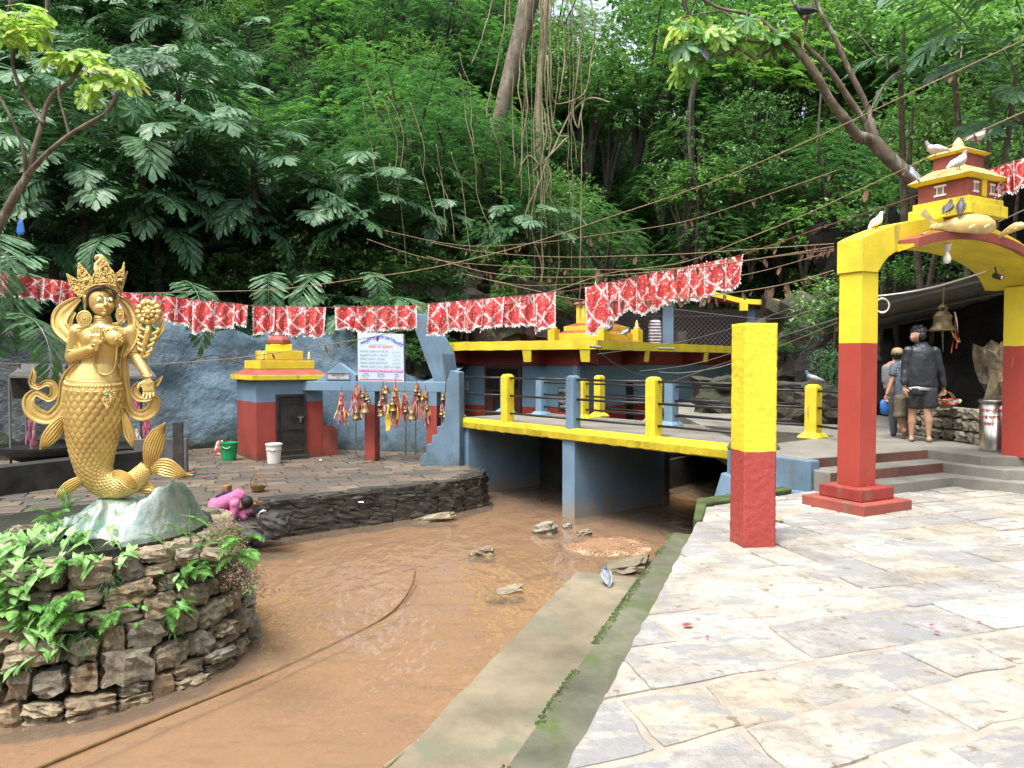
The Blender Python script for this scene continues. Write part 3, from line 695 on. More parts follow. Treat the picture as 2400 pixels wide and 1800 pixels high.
# text helper: flat print as mesh
_F = {}
DEV = None
def text(s, mat, parent, O, X, Y, size, name='lettering', align='CENTER', space=1.0, bold=.0):
    cu = bpy.data.curves.new(name, 'FONT'); cu.body = s; cu.size = size; cu.align_x = align; cu.align_y = 'CENTER'; cu.offset = bold; cu.resolution_u = 2; cu.space_character = space
    tmp = bpy.data.objects.new(name, cu); COL.objects.link(tmp)
    me = bpy.data.meshes.new_from_object(tmp.evaluated_get(bpy.context.evaluated_depsgraph_get())); bpy.data.objects.remove(tmp)
    X = X.normalized(); Y = Y.normalized(); r = parent
    while r.parent: r = r.parent
    og = ORG.get(r.name, V(0, 0, 0))
    for vv in me.vertices: vv.co = O + X * vv.co.x + Y * vv.co.y - og
    me.materials.clear(); me.materials.append(mat); o = bpy.data.objects.new(name, me); COL.objects.link(o); o.parent = parent
    return o
def signboard():
    D = 17.55; c0, c1, c2, c3 = at(839, 892, D), at(947, 895, D - .25), at(945, 783, D - .25), at(838, 778, D)
    X = (c1 - c0).normalized(); U = V(0, 0, 1); n = X.cross(U).normalized()
    if n.y > 0: n = -n
    W = (c1 - c0).length; H = (c3 - c0).length
    r = thing('notice_board', 'white printed notice board with blue and red writing above the bell beam', 'sign', tuple(c0))
    t = NT('board_print'); p = t.axis(t.pos(), 2)
    t.set(t.mix(t.ramp(t.noise(2, 2), [(.3, 0.0), (.7, 1.0)]), (.40, .50, .56), (.46, .52, .60)), .45); M['board'] = t.m
    MB().vprism([c0, c1, c2, c3], -n * .02).build('panel', M['board'], r)
    for a, b in ((c0, c3), (c1, c2)): MB().tube([a + V(0, 0, -.35) - n * .05, b - n * .05], .022, 6).build('support_post', M['tin'], r)
    def ink(nm, col): t = NT(nm); t.set(col, .5); return t.m
    bl, rd, tq, wh, mg, or_ = ink('ink_blue', (.07, .07, .42)), ink('ink_red', (.75, .08, .12)), ink('ink_teal', (.12, .30, .36)), ink('ink_white', (.8, .75, .8)), ink('ink_magenta', (.48, .05, .36)), ink('ink_red_bar', (.70, .08, .06))
    def P(x, y): return c0 + X * W * x + U * H * y + n * .004
    def bar(x0, x1, y0, y1, m, nm): MB().add([P(x0, y0), P(x1, y0), P(x1, y1), P(x0, y1)], [(0, 1, 2, 3)]).build(nm, m, r)
    words = ['छाब्दी', 'बाराही', 'विकास', 'कोष', 'समिति']
    for i, (wd, x) in enumerate(zip(words, (.17, .36, .56, .73, .88))):
        a = (.5 - x) * 1.15; y = .885 - .52 * (x - .5) ** 2 * 1.6
        Xr = X * math.cos(a) + U * math.sin(a); Yr = U * math.cos(a) - X * math.sin(a)
        text(wd, bl, r, P(x, y), Xr, Yr, H * .092, 'title_word', bold=.003)
    bar(.30, .62, .745, .765, ink('ink_pale_blue', (.25, .5, .7)), 'rule')
    text('टाउको को शुल्कदर', rd, r, P(.50, .70), X, U, H * .075, 'heading', bold=.001)
    rows = [('बोकाको टाउको प्रति के.जी.', 'रु. १००/-'), ('कुखुराको टाउको १ गोटाको', 'रु. १०/-'), ('हाँसको टाउको १ गोटाको', 'रु. १५/-'), ('भेडाको टाउको प्रति के.जी.', 'रु. १००/-'), ('परेवाको टाउको रु १०/- देखि २०/- सम्म', '')]
    for i, (a, b) in enumerate(rows):
        y = .60 - i * .078; text(a, tq, r, P(.05, y), X, U, H * .062, 'price_line', 'LEFT')
        if b: text(b, tq, r, P(.93, y), X, U, H * .055, 'price', 'RIGHT')
    bar(.03, .98, .185, .235, mg, 'magenta_band'); text('नोट: टाउको को पैसा विकास कोष समितिमा बुझाउनु होला', wh, r, P(.5, .21) + n * .003, X, U, H * .045, 'band_text')
    for x, ls in ((.17, ('अध्यक्ष', 'छाब्दी बाराही', '९८४६०')), (.5, ('कोषाध्यक्ष', 'विकास कोष', '९८५६०')), (.84, ('सचिव', 'समिति', '९८४६०'))):
        for k, l in enumerate(ls): text(l, bl, r, P(x, .145 - k * .042), X, U, H * .036, 'footer_text')
    bar(.03, .98, .02, .04, or_, 'red_line')
signboard()
pq, pl_, n_ = PLQ[0]
for i, s in enumerate(('छाब्दी बाराही मन्दिर', 'विकास कोष समिति', 'तनहुँ')): text(s, M['line'], pq, pl_[0].lerp(pl_[1], .5) + n_ * .003 + V(0, 0, .122 - i * .045), pl_[1] - pl_[0], V(0, 0, 1), .048)

# bells with ribbons hung on the beam
def ink(nm, col, rough=.7):
    t = NT(nm); c = t.mix(t.ramp(t.noise(30, 4), [(.4, 0.0), (.65, .6)]), col, mul(col, .45)); t.set(c, rough); return t.m
RIB = [ink('ribbon_red', (.42, .05, .05)), ink('ribbon_pink', (.50, .20, .24)), ink('ribbon_orange', (.50, .22, .08)), ink('ribbon_tan', (.33, .24, .15)), ink('ribbon_rose', (.42, .07, .19)), ink('ribbon_pale', (.55, .46, .42)), ink('ribbon_yellow', (.62, .45, .05))]
def bellprof(s): return [(.0, 0), (.22 * s, -.02 * s), (.30 * s, -.08 * s), (.36 * s, -.28 * s), (.38 * s, -.50 * s), (.43 * s, -.70 * s), (.60 * s, -.92 * s), (.62 * s, -1.0 * s), (.56 * s, -1.0 * s), (.36 * s, -.7 * s), (.2 * s, -.2 * s), (0, -.15 * s)]
def ribbon(mb, p, L, w, sway, seed, lean=None):
    rs = []; k = 7; l = lean or V(0, 0, 0)
    for i in range(k + 1):
        f = i / k; q = p + V(math.sin(f * 4 + seed) * sway * f, -.02 * math.sin(seed * 2 + f * 5), -L * f) + l * f
        a = seed + f * 2.5; e = V(math.cos(a), math.sin(a) * .6, 0) * w / 2; rs.append([q - e, q + e])
    mb.rings(rs, closed=False)
def bellcluster(px, y0, y1, D, wpx, bells, cols, label, dense=12, name='bell_cluster'):
    p = at(px, y0, D); L = (y1 - y0) / FOC * D; W = wpx / FOC * D
    r = thing(name, label, 'bells', tuple(p), 'bells and ribbons tied to the blue beam')
    MB().tube([p + V(0, 0, .12), p + V(0, 0, -.05)], .006, 5).build('wire', M['wireblack'], r)
    for (bx, by, s) in bells:
        s *= .78
        q = at(bx, by, D - .03); k = MB(); k.lathe(bellprof(s), q, 14); k.tube([q + V(0, 0, .12 * s), q], .012, 6); k.tube([q - V(0, 0, .5 * s), q - V(0, 0, 1.1 * s)], [.01, .02], 6); k.build('bell', M['brass'] if s < .24 else M['brassold'], r, smooth=True)
    for j, ci in enumerate(cols):
        k = MB()
        for i in range(max(7, int(2.6 * dense) // len(cols) + 3)):
            o = V(rnd(-.14, .14) * W, rnd(-.05, .04), -rnd(0, .3) * L); ribbon(k, p + o, rnd(.45, .95) * (L + o.z), rnd(.014, .034), .035, rnd(0, 6), V((o.x * 2.0 + rnd(-.12, .12) * W), 0, 0))
        for i in range(3):           # knots
            q = p + V(rnd(-.1, .1) * W, rnd(-.05, 0), -rnd(.05, .4) * L); k.rock(q, .03, .025, .035, seed=i, rough=.5, sub=0, boxy=.7)
        k.build('ribbons', RIB[ci], r)
    return r
D_ = 17.0
bellcluster(801, 918, 1000, 17.45, 30, [], [1, 0, 5, 6, 4], 'pink white and yellow tassel, leftmost of the bundles on the beam', 22)
bellcluster(837, 900, 992, 17.35, 34, [(835, 962, .25)], [0, 2, 5, 1], 'orange red tassel bundle topping a dull bell, second from the left', 26)
bellcluster(855, 915, 960, 17.2, 22, [(856, 944, .30), (850, 918, .15), (860, 925, .15), (864, 932, .14)], [0, 3], 'large brass bell under small ones, left of the first red column', 6)
bellcluster(898, 905, 985, 17.2, 26, [(905, 905, .22), (893, 960, .20), (890, 940, .14), (898, 925, .13)], [5, 1, 3, 0], 'string of small brass bells, right after the first red column', 14)
bellcluster(927, 900, 1010, 17.1, 28, [(926, 920, .12), (920, 935, .17), (921, 946, .22)], [2, 0, 1, 6], 'orange bundle with long yellow scarf and shiny bells', 18)
sc = MB(); q_ = at(911, 948, 17.1)
sc.rings([[q_ + V(-.05 - .04 * f + .02 * math.sin(f * 9), 0, -.60 * f), q_ + V(0, -.03 * math.sin(f * 7), -.60 * f), q_ + V(.05 - .02 * f, .01, -.62 * f)] for f in [i / 8 for i in range(9)]], closed=False)
sc.build('yellow_scarf', RIB[6], loc=tuple(q_), label='long bright yellow scarf hanging among the brass bells', cat='scarf')
bellcluster(949, 918, 992, 17.05, 22, [(950, 955, .13)], [2, 0, 3], 'thin red and tan tassel between yellow scarf and pink bundle', 14)
bellcluster(977, 898, 990, 17.0, 26, [(965, 962, .26), (975, 905, .16), (983, 915, .14)], [4, 1, 2, 0, 3], 'magenta bundle beside a dull grey bell', 22)
bellcluster(997, 915, 1002, 17.0, 26, [(990, 925, .14), (1001, 950, .12)], [3, 2, 1], 'tan and orange tassels just left of the second red column', 18)
bellcluster(1042, 915, 1000, 16.95, 24, [(1035, 960, .15), (1042, 965, .16), (1038, 925, .15)], [3, 5, 0], 'dusty brass bells and tassels beside the bridge abutment', 12)
# ------------------------------------------------------------------ footbridge
BA_ = math.atan2(BD.y, BD.x)
def bridge():
    r = thing('footbridge', 'concrete footbridge with yellow edge beam over the brown stream', 'bridge', (N0 + BD * 3.5 + BN)[:2] + (ZW,))
    mb = MB(); a = N0 - BD * .05; b = N0 + BD * (NLEN + .3)
    mb.prism([(p.x, p.y) for p in (a, b, b + BN * 2.6, a + BN * 2.6)], ZD - .2, ZD).build('deck_slab', M['deck'], r)
    # rough yellow edge beam: bulging plaster
    for side, nm in ((0, 'edge_beam'),):
        rs = []; n = 150
        for i in range(n + 1):
            s = (NLEN + .15) * i / n; p = N0 + BD * s; w_ = lambda k, q: .018 * noise.noise(V(s * 3, k, q)) + .012 * noise.noise(V(s * 11, k, q))
            zl = ZD - .20 - .014 * noise.noise(V(s * 5, 7, 0))
            rs.append([p - BN * (.04 + w_(1, 0)) + V(0, 0, ZD + .012 + w_(2, 1)), p + BN * .10 + V(0, 0, ZD + .014), p + BN * .10 + V(0, 0, ZD - .22), p - BN * .02 + V(0, 0, zl - .02), p - BN * (.055 + w_(3, 2)) + V(0, 0, zl), p - BN * (.07 + w_(4, 3)) + V(0, 0, ZD - .08)])
        MB().rings(rs).build(nm, M['yellowold'], r)
    # abutment (left) and pier
    def wall(px, th, nm, lab=None):
        p = online(px, N0, BD); q = p + BN * 2.6
        mb = MB(); mb.prism([(k.x, k.y) for k in (p, p + BD * th, q + BD * th, q)], ZW - .3, ZD - .20); return mb.build(nm, M['bluepier'], r, bevel=.01)
    wall(1318, .34, 'pier')
    return r
BR = bridge()
def abut():
    # left abutment block under the deck end with a tapering stepped gusset on its outer side
    p0 = online(1076, N0, BD); p1 = p0 + BD * .38
    r = thing('bridge_abutment', 'blue abutment at the left end of the bridge with a stepped outer edge', 'abutment', tuple(p0)[:2] + (ZG,))
    MB().prism([(k.x, k.y) for k in (p0, p0 + BD * .36, p0 + BD * .36 + BN * 2.4, p0 + BN * 2.4)], ZW - .3, ZD - .205, ).build('block', M['bluepier'], r)
    Q = lambda px, py: at(px, py, p0.y - .35)
    g = [(1077, 985), (1077, 1105), (984, 1090), (984, 1074), (999, 1060), (999, 1042), (1012, 1038), (1012, 1021), (1024, 1018), (1024, 1000), (1040, 996), (1046, 895), (1056, 868), (1076, 872)]
    MB().vprism([Q(*k) for k in g], V(.10, .22, 0)).build('stepped_wing', M['bluedirty'], r, bevel=.012)
    # leaning blue buttress rising behind
    g2 = [(958, 733), (988, 736), (1022, 800), (1036, 830), (1046, 897), (1018, 897), (996, 840)]
    m = MB().vprism([at(a, b, 19.6) for a, b in g2], V(.3, .5, 0)); m.build('leaning_buttress', M['bluedirty'], loc=tuple(at(1030, 897, 19.6)), bevel=.02, label='leaning blue stair wall rising above the bridge end, left of the yellow roof', cat='wall')
abut()
def post(p, col, h, s=.105, flare=True, name='railing_post', lab='', grp='posts of the bridge railing'):
    mat = M['blue'] if col == 'blue' else M['yellow']
    u, v = BD, BN; z0 = p.z
    r = thing(name, lab, 'post', tuple(p), grp)
    mb = MB(); roughprism(mb, rect(p, u, v, s, s), z0, z0 + h - .035, .09, .004, 6)
    mb.prism(rect(p, u, v, s, s), z0 + h - .035, z0 + h, top=rect(p, u, v, s * .62, s * .62)); mb.build('shaft', mat, r, bevel=.02)
    if flare:
        mb = MB(); rs = []
        for z, k in ((0, 1.75), (.03, 1.7), (.07, 1.35), (.10, 1.02)):
            q = rect(p, u, v, s * k, s * k); ring = []
            for i in range(4):
                a, b = V(*q[i], z0 + z), V(*q[(i + 1) % 4], z0 + z)
                for f in (0, .5): pt = a.lerp(b, f); ring.append(pt + (pt - V(p.x, p.y, pt.z)).normalized() * .02 * noise.noise(pt * 9))
            rs.append(ring)
        mb.rings(rs).build('footing', mat, r)
    return r
PN = []; PF = []
for px, c, lab in ((1064, 'blue', 'blue railing post at the left end of the bridge, beside the bell frame'), (1184, 'yellow', 'near yellow railing post closest to the left end of the bridge'), (1338, 'blue', 'near blue railing post standing over the bridge pier'), (1527, 'yellow', 'near yellow railing post just left of the free column'), (1765, 'blue', 'blue railing post hidden behind the free column')):
    p = online(px, N0, BD) + BN * .06; p.z = ZD - (.16 if px in (1184, 1338, 1527) else .01); post(p, c, 1.02 + (.15 if p.z < .3 else 0), lab=lab, flare=p.z > .3); PN.append(p)
for px, c, lab in ((1185, 'blue', 'far grey blue railing post behind the near left yellow one'), (1269, 'blue', 'far blue railing post in front of the temple door'), (1366, 'yellow', 'far yellow railing post mostly behind the near blue one'), (1574, 'blue', 'far blue railing post right of the near yellow post'), (1907, 'yellow', 'yellow railing post with a grey pigeon, between the column and the gate'), (2062, 'yellow', 'yellow railing post hidden behind the left gate pillar')):
    p = online(px, F0, BD); p.z = ZD - .01
    if px == 2062: p = at(2006, 900, 11.6); p.z = ZD - .01
    post(p, c, .90, lab=lab); PF.append(p)
for px, y, lab, c in ((1405, 19.0, 'small far yellow post in front of the temple wall', 'yellow'), (1532, 17.2, 'small far blue post behind the near yellow railing post', 'blue')):
    p = at(px, 900, y); p.z = ZD - .12; post(p, c, 1.05, lab=lab, grp='posts of the temple path railing')
def rails(ps, zs, lab, xs=((0, 1), (1, 2), (2, 3), (3, 4))):
    r = thing('railing', lab, 'railing', tuple(ps[0]), 'black pipe rails of the bridge')
    for a, b in xs:
        for z in zs:
            A, B = V(ps[a].x, ps[a].y, z), V(ps[b].x, ps[b].y, z); e = (B - A).normalized() * .10
            MB().tube([A + e, (A + B) / 2 + V(0, 0, -.006), B - e], .022, 8).build('rail', M['black'], r, smooth=True)
rails(PN, (ZD + .93, ZD + .56, ZD + .19), 'black iron pipe rails along the near side of the bridge')
rails(PF, (ZD + .78, ZD + .50, ZD + .20), 'black iron pipe rails along the far side of the bridge', [(i, i + 1) for i in range(1, 5)])
ev = [at(1420, 900, 19.0), at(1532, 900, 17.2), at(1700, 900, 15.2), at(1890, 900, 14.6)]
for e in ev: e.z = 0
rails(ev, (ZD + .80, ZD + .45, ZD + .1), 'thin black rails of the temple path behind the bridge', [(0, 1), (1, 2), (2, 3)])
q0, q1 = online(1076, N0, BD) + BN * 2.2, online(1330, N0, BD) + BN * 2.9
wallseg((q0.x, q0.y), (q1.x, q1.y), .3, ZW - .3, ZD - .25, 'darkwall', 'added_shade_wall', label='added dark wall that shades the left opening under the bridge', cat='wall')  # wall added to darken the space under the deck
# retaining wall and path beyond the stream, right of the pier opening
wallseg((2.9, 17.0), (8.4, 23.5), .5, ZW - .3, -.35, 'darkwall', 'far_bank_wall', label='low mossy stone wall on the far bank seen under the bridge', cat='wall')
MB().prism([(-1.8, 18.2), (.6, 18.4), (3.3, 16.9), (9.0, 23.6), (14, 40), (-2, 40)], -2, -.62).build('far_bank', M['ghatbase'], kind='structure')
MB().prism([(4.2, 13.6), (6.2, 15.4), (8.0, 20), (9.5, 24), (12, 26), (12, 12), (5.2, 12.6)], -2, .10).build('far_path', M['darkwall'], kind='structure')  # dark stone colour stands in for the canopy's shade

# ------------------------------------------------------------------ temple building with wide yellow roof
def temple():
    r = thing('temple_building', 'low blue and red temple hall under a wide yellow edged flat roof', 'temple', (2.2, 21, ZG))
    ZR = 2.19
    path = [at(1011, 0, 21.6), at(1250, 0, 19.7), at(1400, 0, 19.0), at(1535, 0, 21.8), at(1716, 0, 26.0), at(1885, 0, 30.5)]
    P = [V(p.x, p.y, 0) for p in path]
    back = [V(14.5, 33, 0), V(9, 33, 0), V(1, 25.5, 0), V(-2.2, 23.6, 0)]
    MB().prism([(p.x, p.y) for p in P + back], ZR - .02, ZR).build('roof_top', M['redold'], r)
    MB().prism([(p.x, p.y) for p in P + back], ZR - .2, ZR - .022).build('roof_slab', M['concrete'], r)
    for i in range(len(P) - 1):      # yellow fascia per straight run, rough
        a, b = P[i], P[i + 1]; d = (b - a).normalized(); n = V(d.y, -d.x, 0); rs = []; k = int((b - a).length / .15)
        for j in range(k + 1):
            q = a.lerp(b, j / k); w_ = .02 * noise.noise(q * 2.5); rs.append([q + n * (.03 + w_) + V(0, 0, ZR - .20 + w_), q + n * (.03 + w_) + V(0, 0, ZR + .04 + w_), q - n * .10 + V(0, 0, ZR + .035), q - n * .10 + V(0, 0, ZR - .19)])
        MB().rings(rs).build('fascia', M['yellowold'], r)
    # corbels (yellow front, red sides) and inner dark red beam
    inn = []
    for i, p in enumerate(P):
        d = (P[min(i + 1, 5)] - P[max(i - 1, 0)]).normalized(); inn.append(p + V(-d.y, d.x, 0) * .75)
    for i in range(5):
        a, b = inn[i], inn[i + 1]; d = (b - a).normalized(); n = V(-d.y, d.x, 0)
        MB().prism([(q.x, q.y) for q in (a, b, b + n * .2, a + n * .2)], ZR - .62, ZR - .205).build('beam', M['reddark'], r)
        MB().prism([(q.x, q.y) for q in (a + n * .04, b + n * .04, b + n * .2, a + n * .2)], ZG - .1, ZR - .622).build('wall', M['housewall'], r)
    for px in (1056, 1235, 1371, 1517, 1655, 1840):
        k = next(i for i in range(5) if (P[i].x / P[i].y * FOC + 1200) - 1 <= px <= (P[i + 1].x / P[i + 1].y * FOC + 1200) + 1)
        d = (P[k + 1] - P[k]).normalized(); n = V(-d.y, d.x, 0); p = online(px, P[k], d)
        g = [p + n * .02 + V(0, 0, ZR - .205), p + n * .74 + V(0, 0, ZR - .205), p + n * .74 + V(0, 0, ZR - .62), p + n * .06 + V(0, 0, ZR - .5)]
        MB().vprism([q - d * .13 for q in g], d * .26).build('corbel', M['reddark'], r)
        MB().vprism([p - d * .14 - n * .02 + V(0, 0, ZR - .2), p + d * .14 - n * .02 + V(0, 0, ZR - .2), p + d * .115 + n * .015 + V(0, 0, ZR - .52), p - d * .115 + n * .015 + V(0, 0, ZR - .52)], n * .04).build('corbel_face', M['yellowold'], r)
    # left wing wall close to the buttress, door with dark frame, windows
    a, b = inn[0], inn[1]; d = (b - a).normalized(); n = V(d.y, -d.x, 0); F = a + n * -.03
    def onwall(px, off=0, k=0):
        a_, b_ = inn[k], inn[k + 1]; d_ = (b_ - a_).normalized(); n_ = V(d_.y, -d_.x, 0); return online(px, a_ - n_ * .035, d_) + n_ * off, d_, n_
    A, d, n = onwall(1139); B, _, _ = onwall(1223)
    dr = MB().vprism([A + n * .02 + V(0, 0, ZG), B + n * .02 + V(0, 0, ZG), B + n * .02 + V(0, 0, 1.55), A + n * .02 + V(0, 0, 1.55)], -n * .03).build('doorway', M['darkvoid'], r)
    wd = (B - A).length
    brown = paint('brown_door', (.06, .022, .018), .55, .3, 8, .3, 40)
    for s0, s1, z0, z1 in ((0, .09, ZG, 1.55), (wd - .09, wd, ZG, 1.55), (.09, wd - .09, 1.47, 1.55), (.09, wd - .09, .83, .9), (.09, .30, ZG, .83), (wd - .3, wd - .09, ZG, .83)):
        MB().obox(A + d * (s0 + s1) / 2 + n * .045 + V(0, 0, (z0 + z1) / 2), d * (s1 - s0) / 2, n * .022, V(0, 0, (z1 - z0) / 2)).build('door_frame', brown, dr)
    for i in range(9):
        q = A + d * (.09 + (wd - .18) * (i + .5) / 9) + n * .04; MB().tube([q + V(0, 0, .9), q + V(0, 0, 1.47)], .012, 5).build('bar', M['black'], dr)
    for p0, p1, z0, z1, k in ((1468, 1508, -.05, 1.05, 2), (1694, 1718, .1, 1.25, 3)):
        A, d, n = onwall(p0, 0, k); B = onwall(p1, 0, k)[0]
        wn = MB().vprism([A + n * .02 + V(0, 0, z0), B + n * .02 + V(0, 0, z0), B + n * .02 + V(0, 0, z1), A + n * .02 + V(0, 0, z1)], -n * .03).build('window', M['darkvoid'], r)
        for i in range(7):
            z = z0 + (z1 - z0) * (i + .5) / 7 ; MB().obox((A + B) / 2 + n * .035 + V(0, 0, z), d * (B - A).length / 2, n * .01, V(0, 0, .012)).build('louvre', M['black'], wn)
    # plaques
    pg = paint('marble_plaque', (.42, .42, .42), .4, .1, 9, .05, 40); pk = paint('black_plaque', (.03, .03, .03), .35, .2, 9, .05, 40)
    def letters(px0, px1, py0, py1, k, mat, lines, ink_):
        A, d, n = onwall(px0, .03, k); B = onwall(px1, .03, k)[0]; z1, z0 = zat(py0, A.y), zat(py1, A.y)
        o = MB().vprism([A + V(0, 0, z0), B + V(0, 0, z0), B + V(0, 0, z1), A + V(0, 0, z1)], -n * .03).build('plaque', mat, r)
        L = len(lines); h = (z1 - z0) / L
        for i, s in enumerate(lines): text(s, ink_, o, (A + B) / 2 + n * .006 + V(0, 0, z1 - h * (i + .5)), d, V(0, 0, 1), h * .8)
    letters(1078, 1098, 893, 914, 0, pg, ['श्री छाब्दी', 'बाराही माई', 'मन्दिर', 'तनहुँ'], M['line'])
    iw = ink('plaque_white', (.6, .6, .6)); letters(1310, 1332, 908, 960, 1, pk, ['छाब्दी', 'बाराही', 'मन्दिर', 'तनहुँ'], iw); letters(1368, 1378, 905, 958, 1, pk, ['श्री', 'माई', 'को'], iw)
    # roof crown: stepped yellow tower
    C = at(1398, 0, 21.8); C.z = 0; u, v = frame(math.radians(48)); sq = lambda h: rect(C, u, v, h, h)
    tw = [(.94, ZR + .002, .10, 'redold', 1.25), (.80, ZR + .10, .20, 'yellowold', 1), (.79, ZR + .30, .07, 'redold', .84), (.66, ZR + .37, .14, 'yellowold', 1), (.65, ZR + .51, .09, 'redold', .66), (.40, ZR + .60, .55, 'yellow', 1), (.47, ZR + 1.15, .07, 'redold', .9), (.30, ZR + 1.22, .10, 'redold', .5)]
    zz = ZR
    for h, z, t_, m_, tp in tw:
        k = MB(); k.prism(sq(h * (1.12 if tp > 1 else 1)), z, z + t_ - .002, top=sq(h * min(tp, 1))); k.build('roof_tier', M[m_], r, bevel=.01)
    for i, j in ((-1, 1), (-1, -1), (1, -1)):
        p = C + u * i * .86 + v * j * .86; s = .13
        k = MB(); k.prism(rect(p, u, v, s, s), ZR + .05, ZR + .42); k.build('corner_pier', M['yellowold'], r, bevel=.01)
        k = MB(); k.lathe([(.10, ZR + .42), (.11, ZR + .47), (.05, ZR + .53), (.06, ZR + .58), (.03, ZR + .64), (0, ZR + .72)], (p.x, p.y, 0), 10); k.build('corner_finial', M['goldpale'], r, smooth=True)
    k = MB(); k.lathe([(.14, ZR + 1.32), (.16, ZR + 1.40), (.07, ZR + 1.48), (.09, ZR + 1.56), (.03, ZR + 1.66), (0, ZR + 1.95)], (C.x, C.y, 0), 12); k.build('spire', M['goldpale'], r, smooth=True)
    # pipe stubs at the roof edge
    for px, py, D, l in ((1562, 816, 21.5, .45), (1402, 812, 18.8, .28)):
        p = at(px - 20, py, D); MB().tube([p, p + V(l, -.12, -.02)], .035, 8).build('drain_pipe', M['wire'], r)
    return P
TP = temple()
def pavilion():
    r = thing('rooftop_pavilion', 'caged upper pavilion with blue posts and a curved yellow edged red roof', 'pavilion', (6, 27, 2.2))
    D = 27.0; z0 = 2.2
    def pt(px, py, dd=0): return at(px, py, D + dd)
    edge = [(1440, 728), (1500, 700), (1560, 686), (1640, 681), (1700, 694), (1745, 702), (1810, 704)]
    top = [pt(a, b) for a, b in spline(edge, 4)]
    th = MB(); th.rings([[p, p + V(0, 3.5, .3), p + V(0, 3.5, .12), p - V(0, 0, .20)] for p in top]); th.build('roof', M['reddark'], r)
    e2 = spline([(1640, 679), (1700, 693), (1745, 703), (1810, 706)], 5)
    MB().rings([[pt(a, b, -.06) + V(0, 0, .05), pt(a, b, -.06) - V(0, 0, .13), pt(a, b, .03) - V(0, 0, .13), pt(a, b, .03) + V(0, 0, .05)] for a, b in e2]).build('fascia', M['yellow'], r)
    e3 = spline([(1808, 703), (1850, 712), (1894, 730)], 5)
    MB().rings([[pt(a, b, .4) + V(0, 0, .04), pt(a, b, .4) - V(0, 0, .04), pt(a, b, 3) - V(0, 0, .3), pt(a, b, 3) - V(0, 0, .22)] for a, b in e3]).build('roof_wing', M['reddark'], r)
    MB().rings([[pt(a, b, .34) + V(0, 0, .07), pt(a, b, .34) - V(0, 0, .03), pt(a, b, .42) - V(0, 0, .03), pt(a, b, .42) + V(0, 0, .07)] for a, b in e3]).build('wing_edge', M['yellowold'], r)
    a_ = pt(1743, 704, -.08); MB().obox(a_ - V(0, 0, .20), V(.14, 0, 0), V(0, .05, 0), V(0, 0, .17)).build('corbel', M['yellow'], r)
    for px, w_ in ((1563, .2), (1757, .15)):
        p = pt(px, 800, .5); MB().box(p.x - w_, p.x + w_, p.y - w_, p.y + w_, z0, 3.95).build('pavilion_post', M['blue'], r, bevel=.01)
    for px in (1508, 1440, 1830): p = pt(px, 800, .3); MB().tube([(p.x, p.y, z0), (p.x, p.y, 4.0)], .04, 6).build('iron_post', M['barkdark'], r)
    wires = MB()                                    # chain link in diamonds
    x0, x1 = pt(1440, 800).x, pt(1830, 800).x; y = D + .35; zt = 3.75; s = .17
    k = x0 - (zt - z0)
    while k < x1:
        a, b = max(k, x0), min(k + (zt - z0), x1)
        if b > a:
            wires.tube([(a, y, z0 + (a - k)), (b, y, z0 + (b - k))], .006, 3); wires.tube([(a, y + .01, zt - (a - k)), (b, y + .01, zt - (b - k))], .006, 3)
        k += s
    wires.tube([(x0, y, 3.35), (x1, y, 3.35)], .012, 4); wires.build('chain_link', M['wire'], r, kind='stuff')
    for i, m_ in enumerate((M['wireblack'], M['white'])): pass
    st = NT('striped_blanket'); z_ = st.axis(st.pos(), 2); sw = st.math('FRACT', st.math('MULTIPLY', z_, 9)); st.set(st.mix(st.math('GREATER_THAN', sw, .5), (.5, .48, .42), (.04, .05, .12)), .9)
    p = at(1535, 778, D - .1); b = MB(); b.rock(p + V(0, 0, -.05), .24, .18, .5, 3, boxy=.4, rough=.25); b.build('striped_cloth_bundle', st.m, loc=tuple(p), label='bundle of dark and white striped cloth hanging beside the blue pavilion post', cat='cloth')
    p = at(1596, 796, D - .3); MB().obox(p, V(.18, 0, 0), V(0, .15, 0), V(0, 0, .28)).build('grey_crate', M['greyplank'], loc=tuple(p), bevel=.01, label='dull brown box standing behind the chain link fence', cat='box')
    MB().add([(x0 - 2, D + 4.5, z0 - .5), (x1 + 2, D + 4.5, z0 - .5), (x1 + 2, D + 4.7, 3.9), (x0 - 2, D + 4.7, 3.9)], [(0, 1, 2, 3)]).build('back_wall', M['darkvoid'], r)  # black sheet standing in for the shaded depth behind the fence
pavilion()

# ------------------------------------------------------------------ free-standing column
def column():
    p = onz(1764, 1285, 0); p.y += .15; p.x += .045; u, v = frame(math.radians(8))
    r = thing('free_column', 'short free standing rough column, yellow above and red below', 'column', tuple(p))
    mb = MB(); roughprism(mb, rect(p, u, v, .150, .14), -.02, 2.0, .016, .0045, 22, taper=1.0); mb.build('shaft', M['column'], r, smooth=True)
    return p
CP = column()
# large grey bell standing behind it on the landing edge
q = at(1766, 1040, 10.9); q.z = ZD
b = MB(); b.lathe([(.37, 0), (.375, .03), (.35, .07), (.27, .13), (.235, .25), (.22, .34), (.19, .40), (.10, .45), (.03, .46)], (q.x, q.y, ZD - .02), 28)
b.build('standing_bell', M['bellgrey'], smooth=True, loc=(q.x, q.y, ZD), label='large grey bell resting on the landing behind the free column', cat='bell')

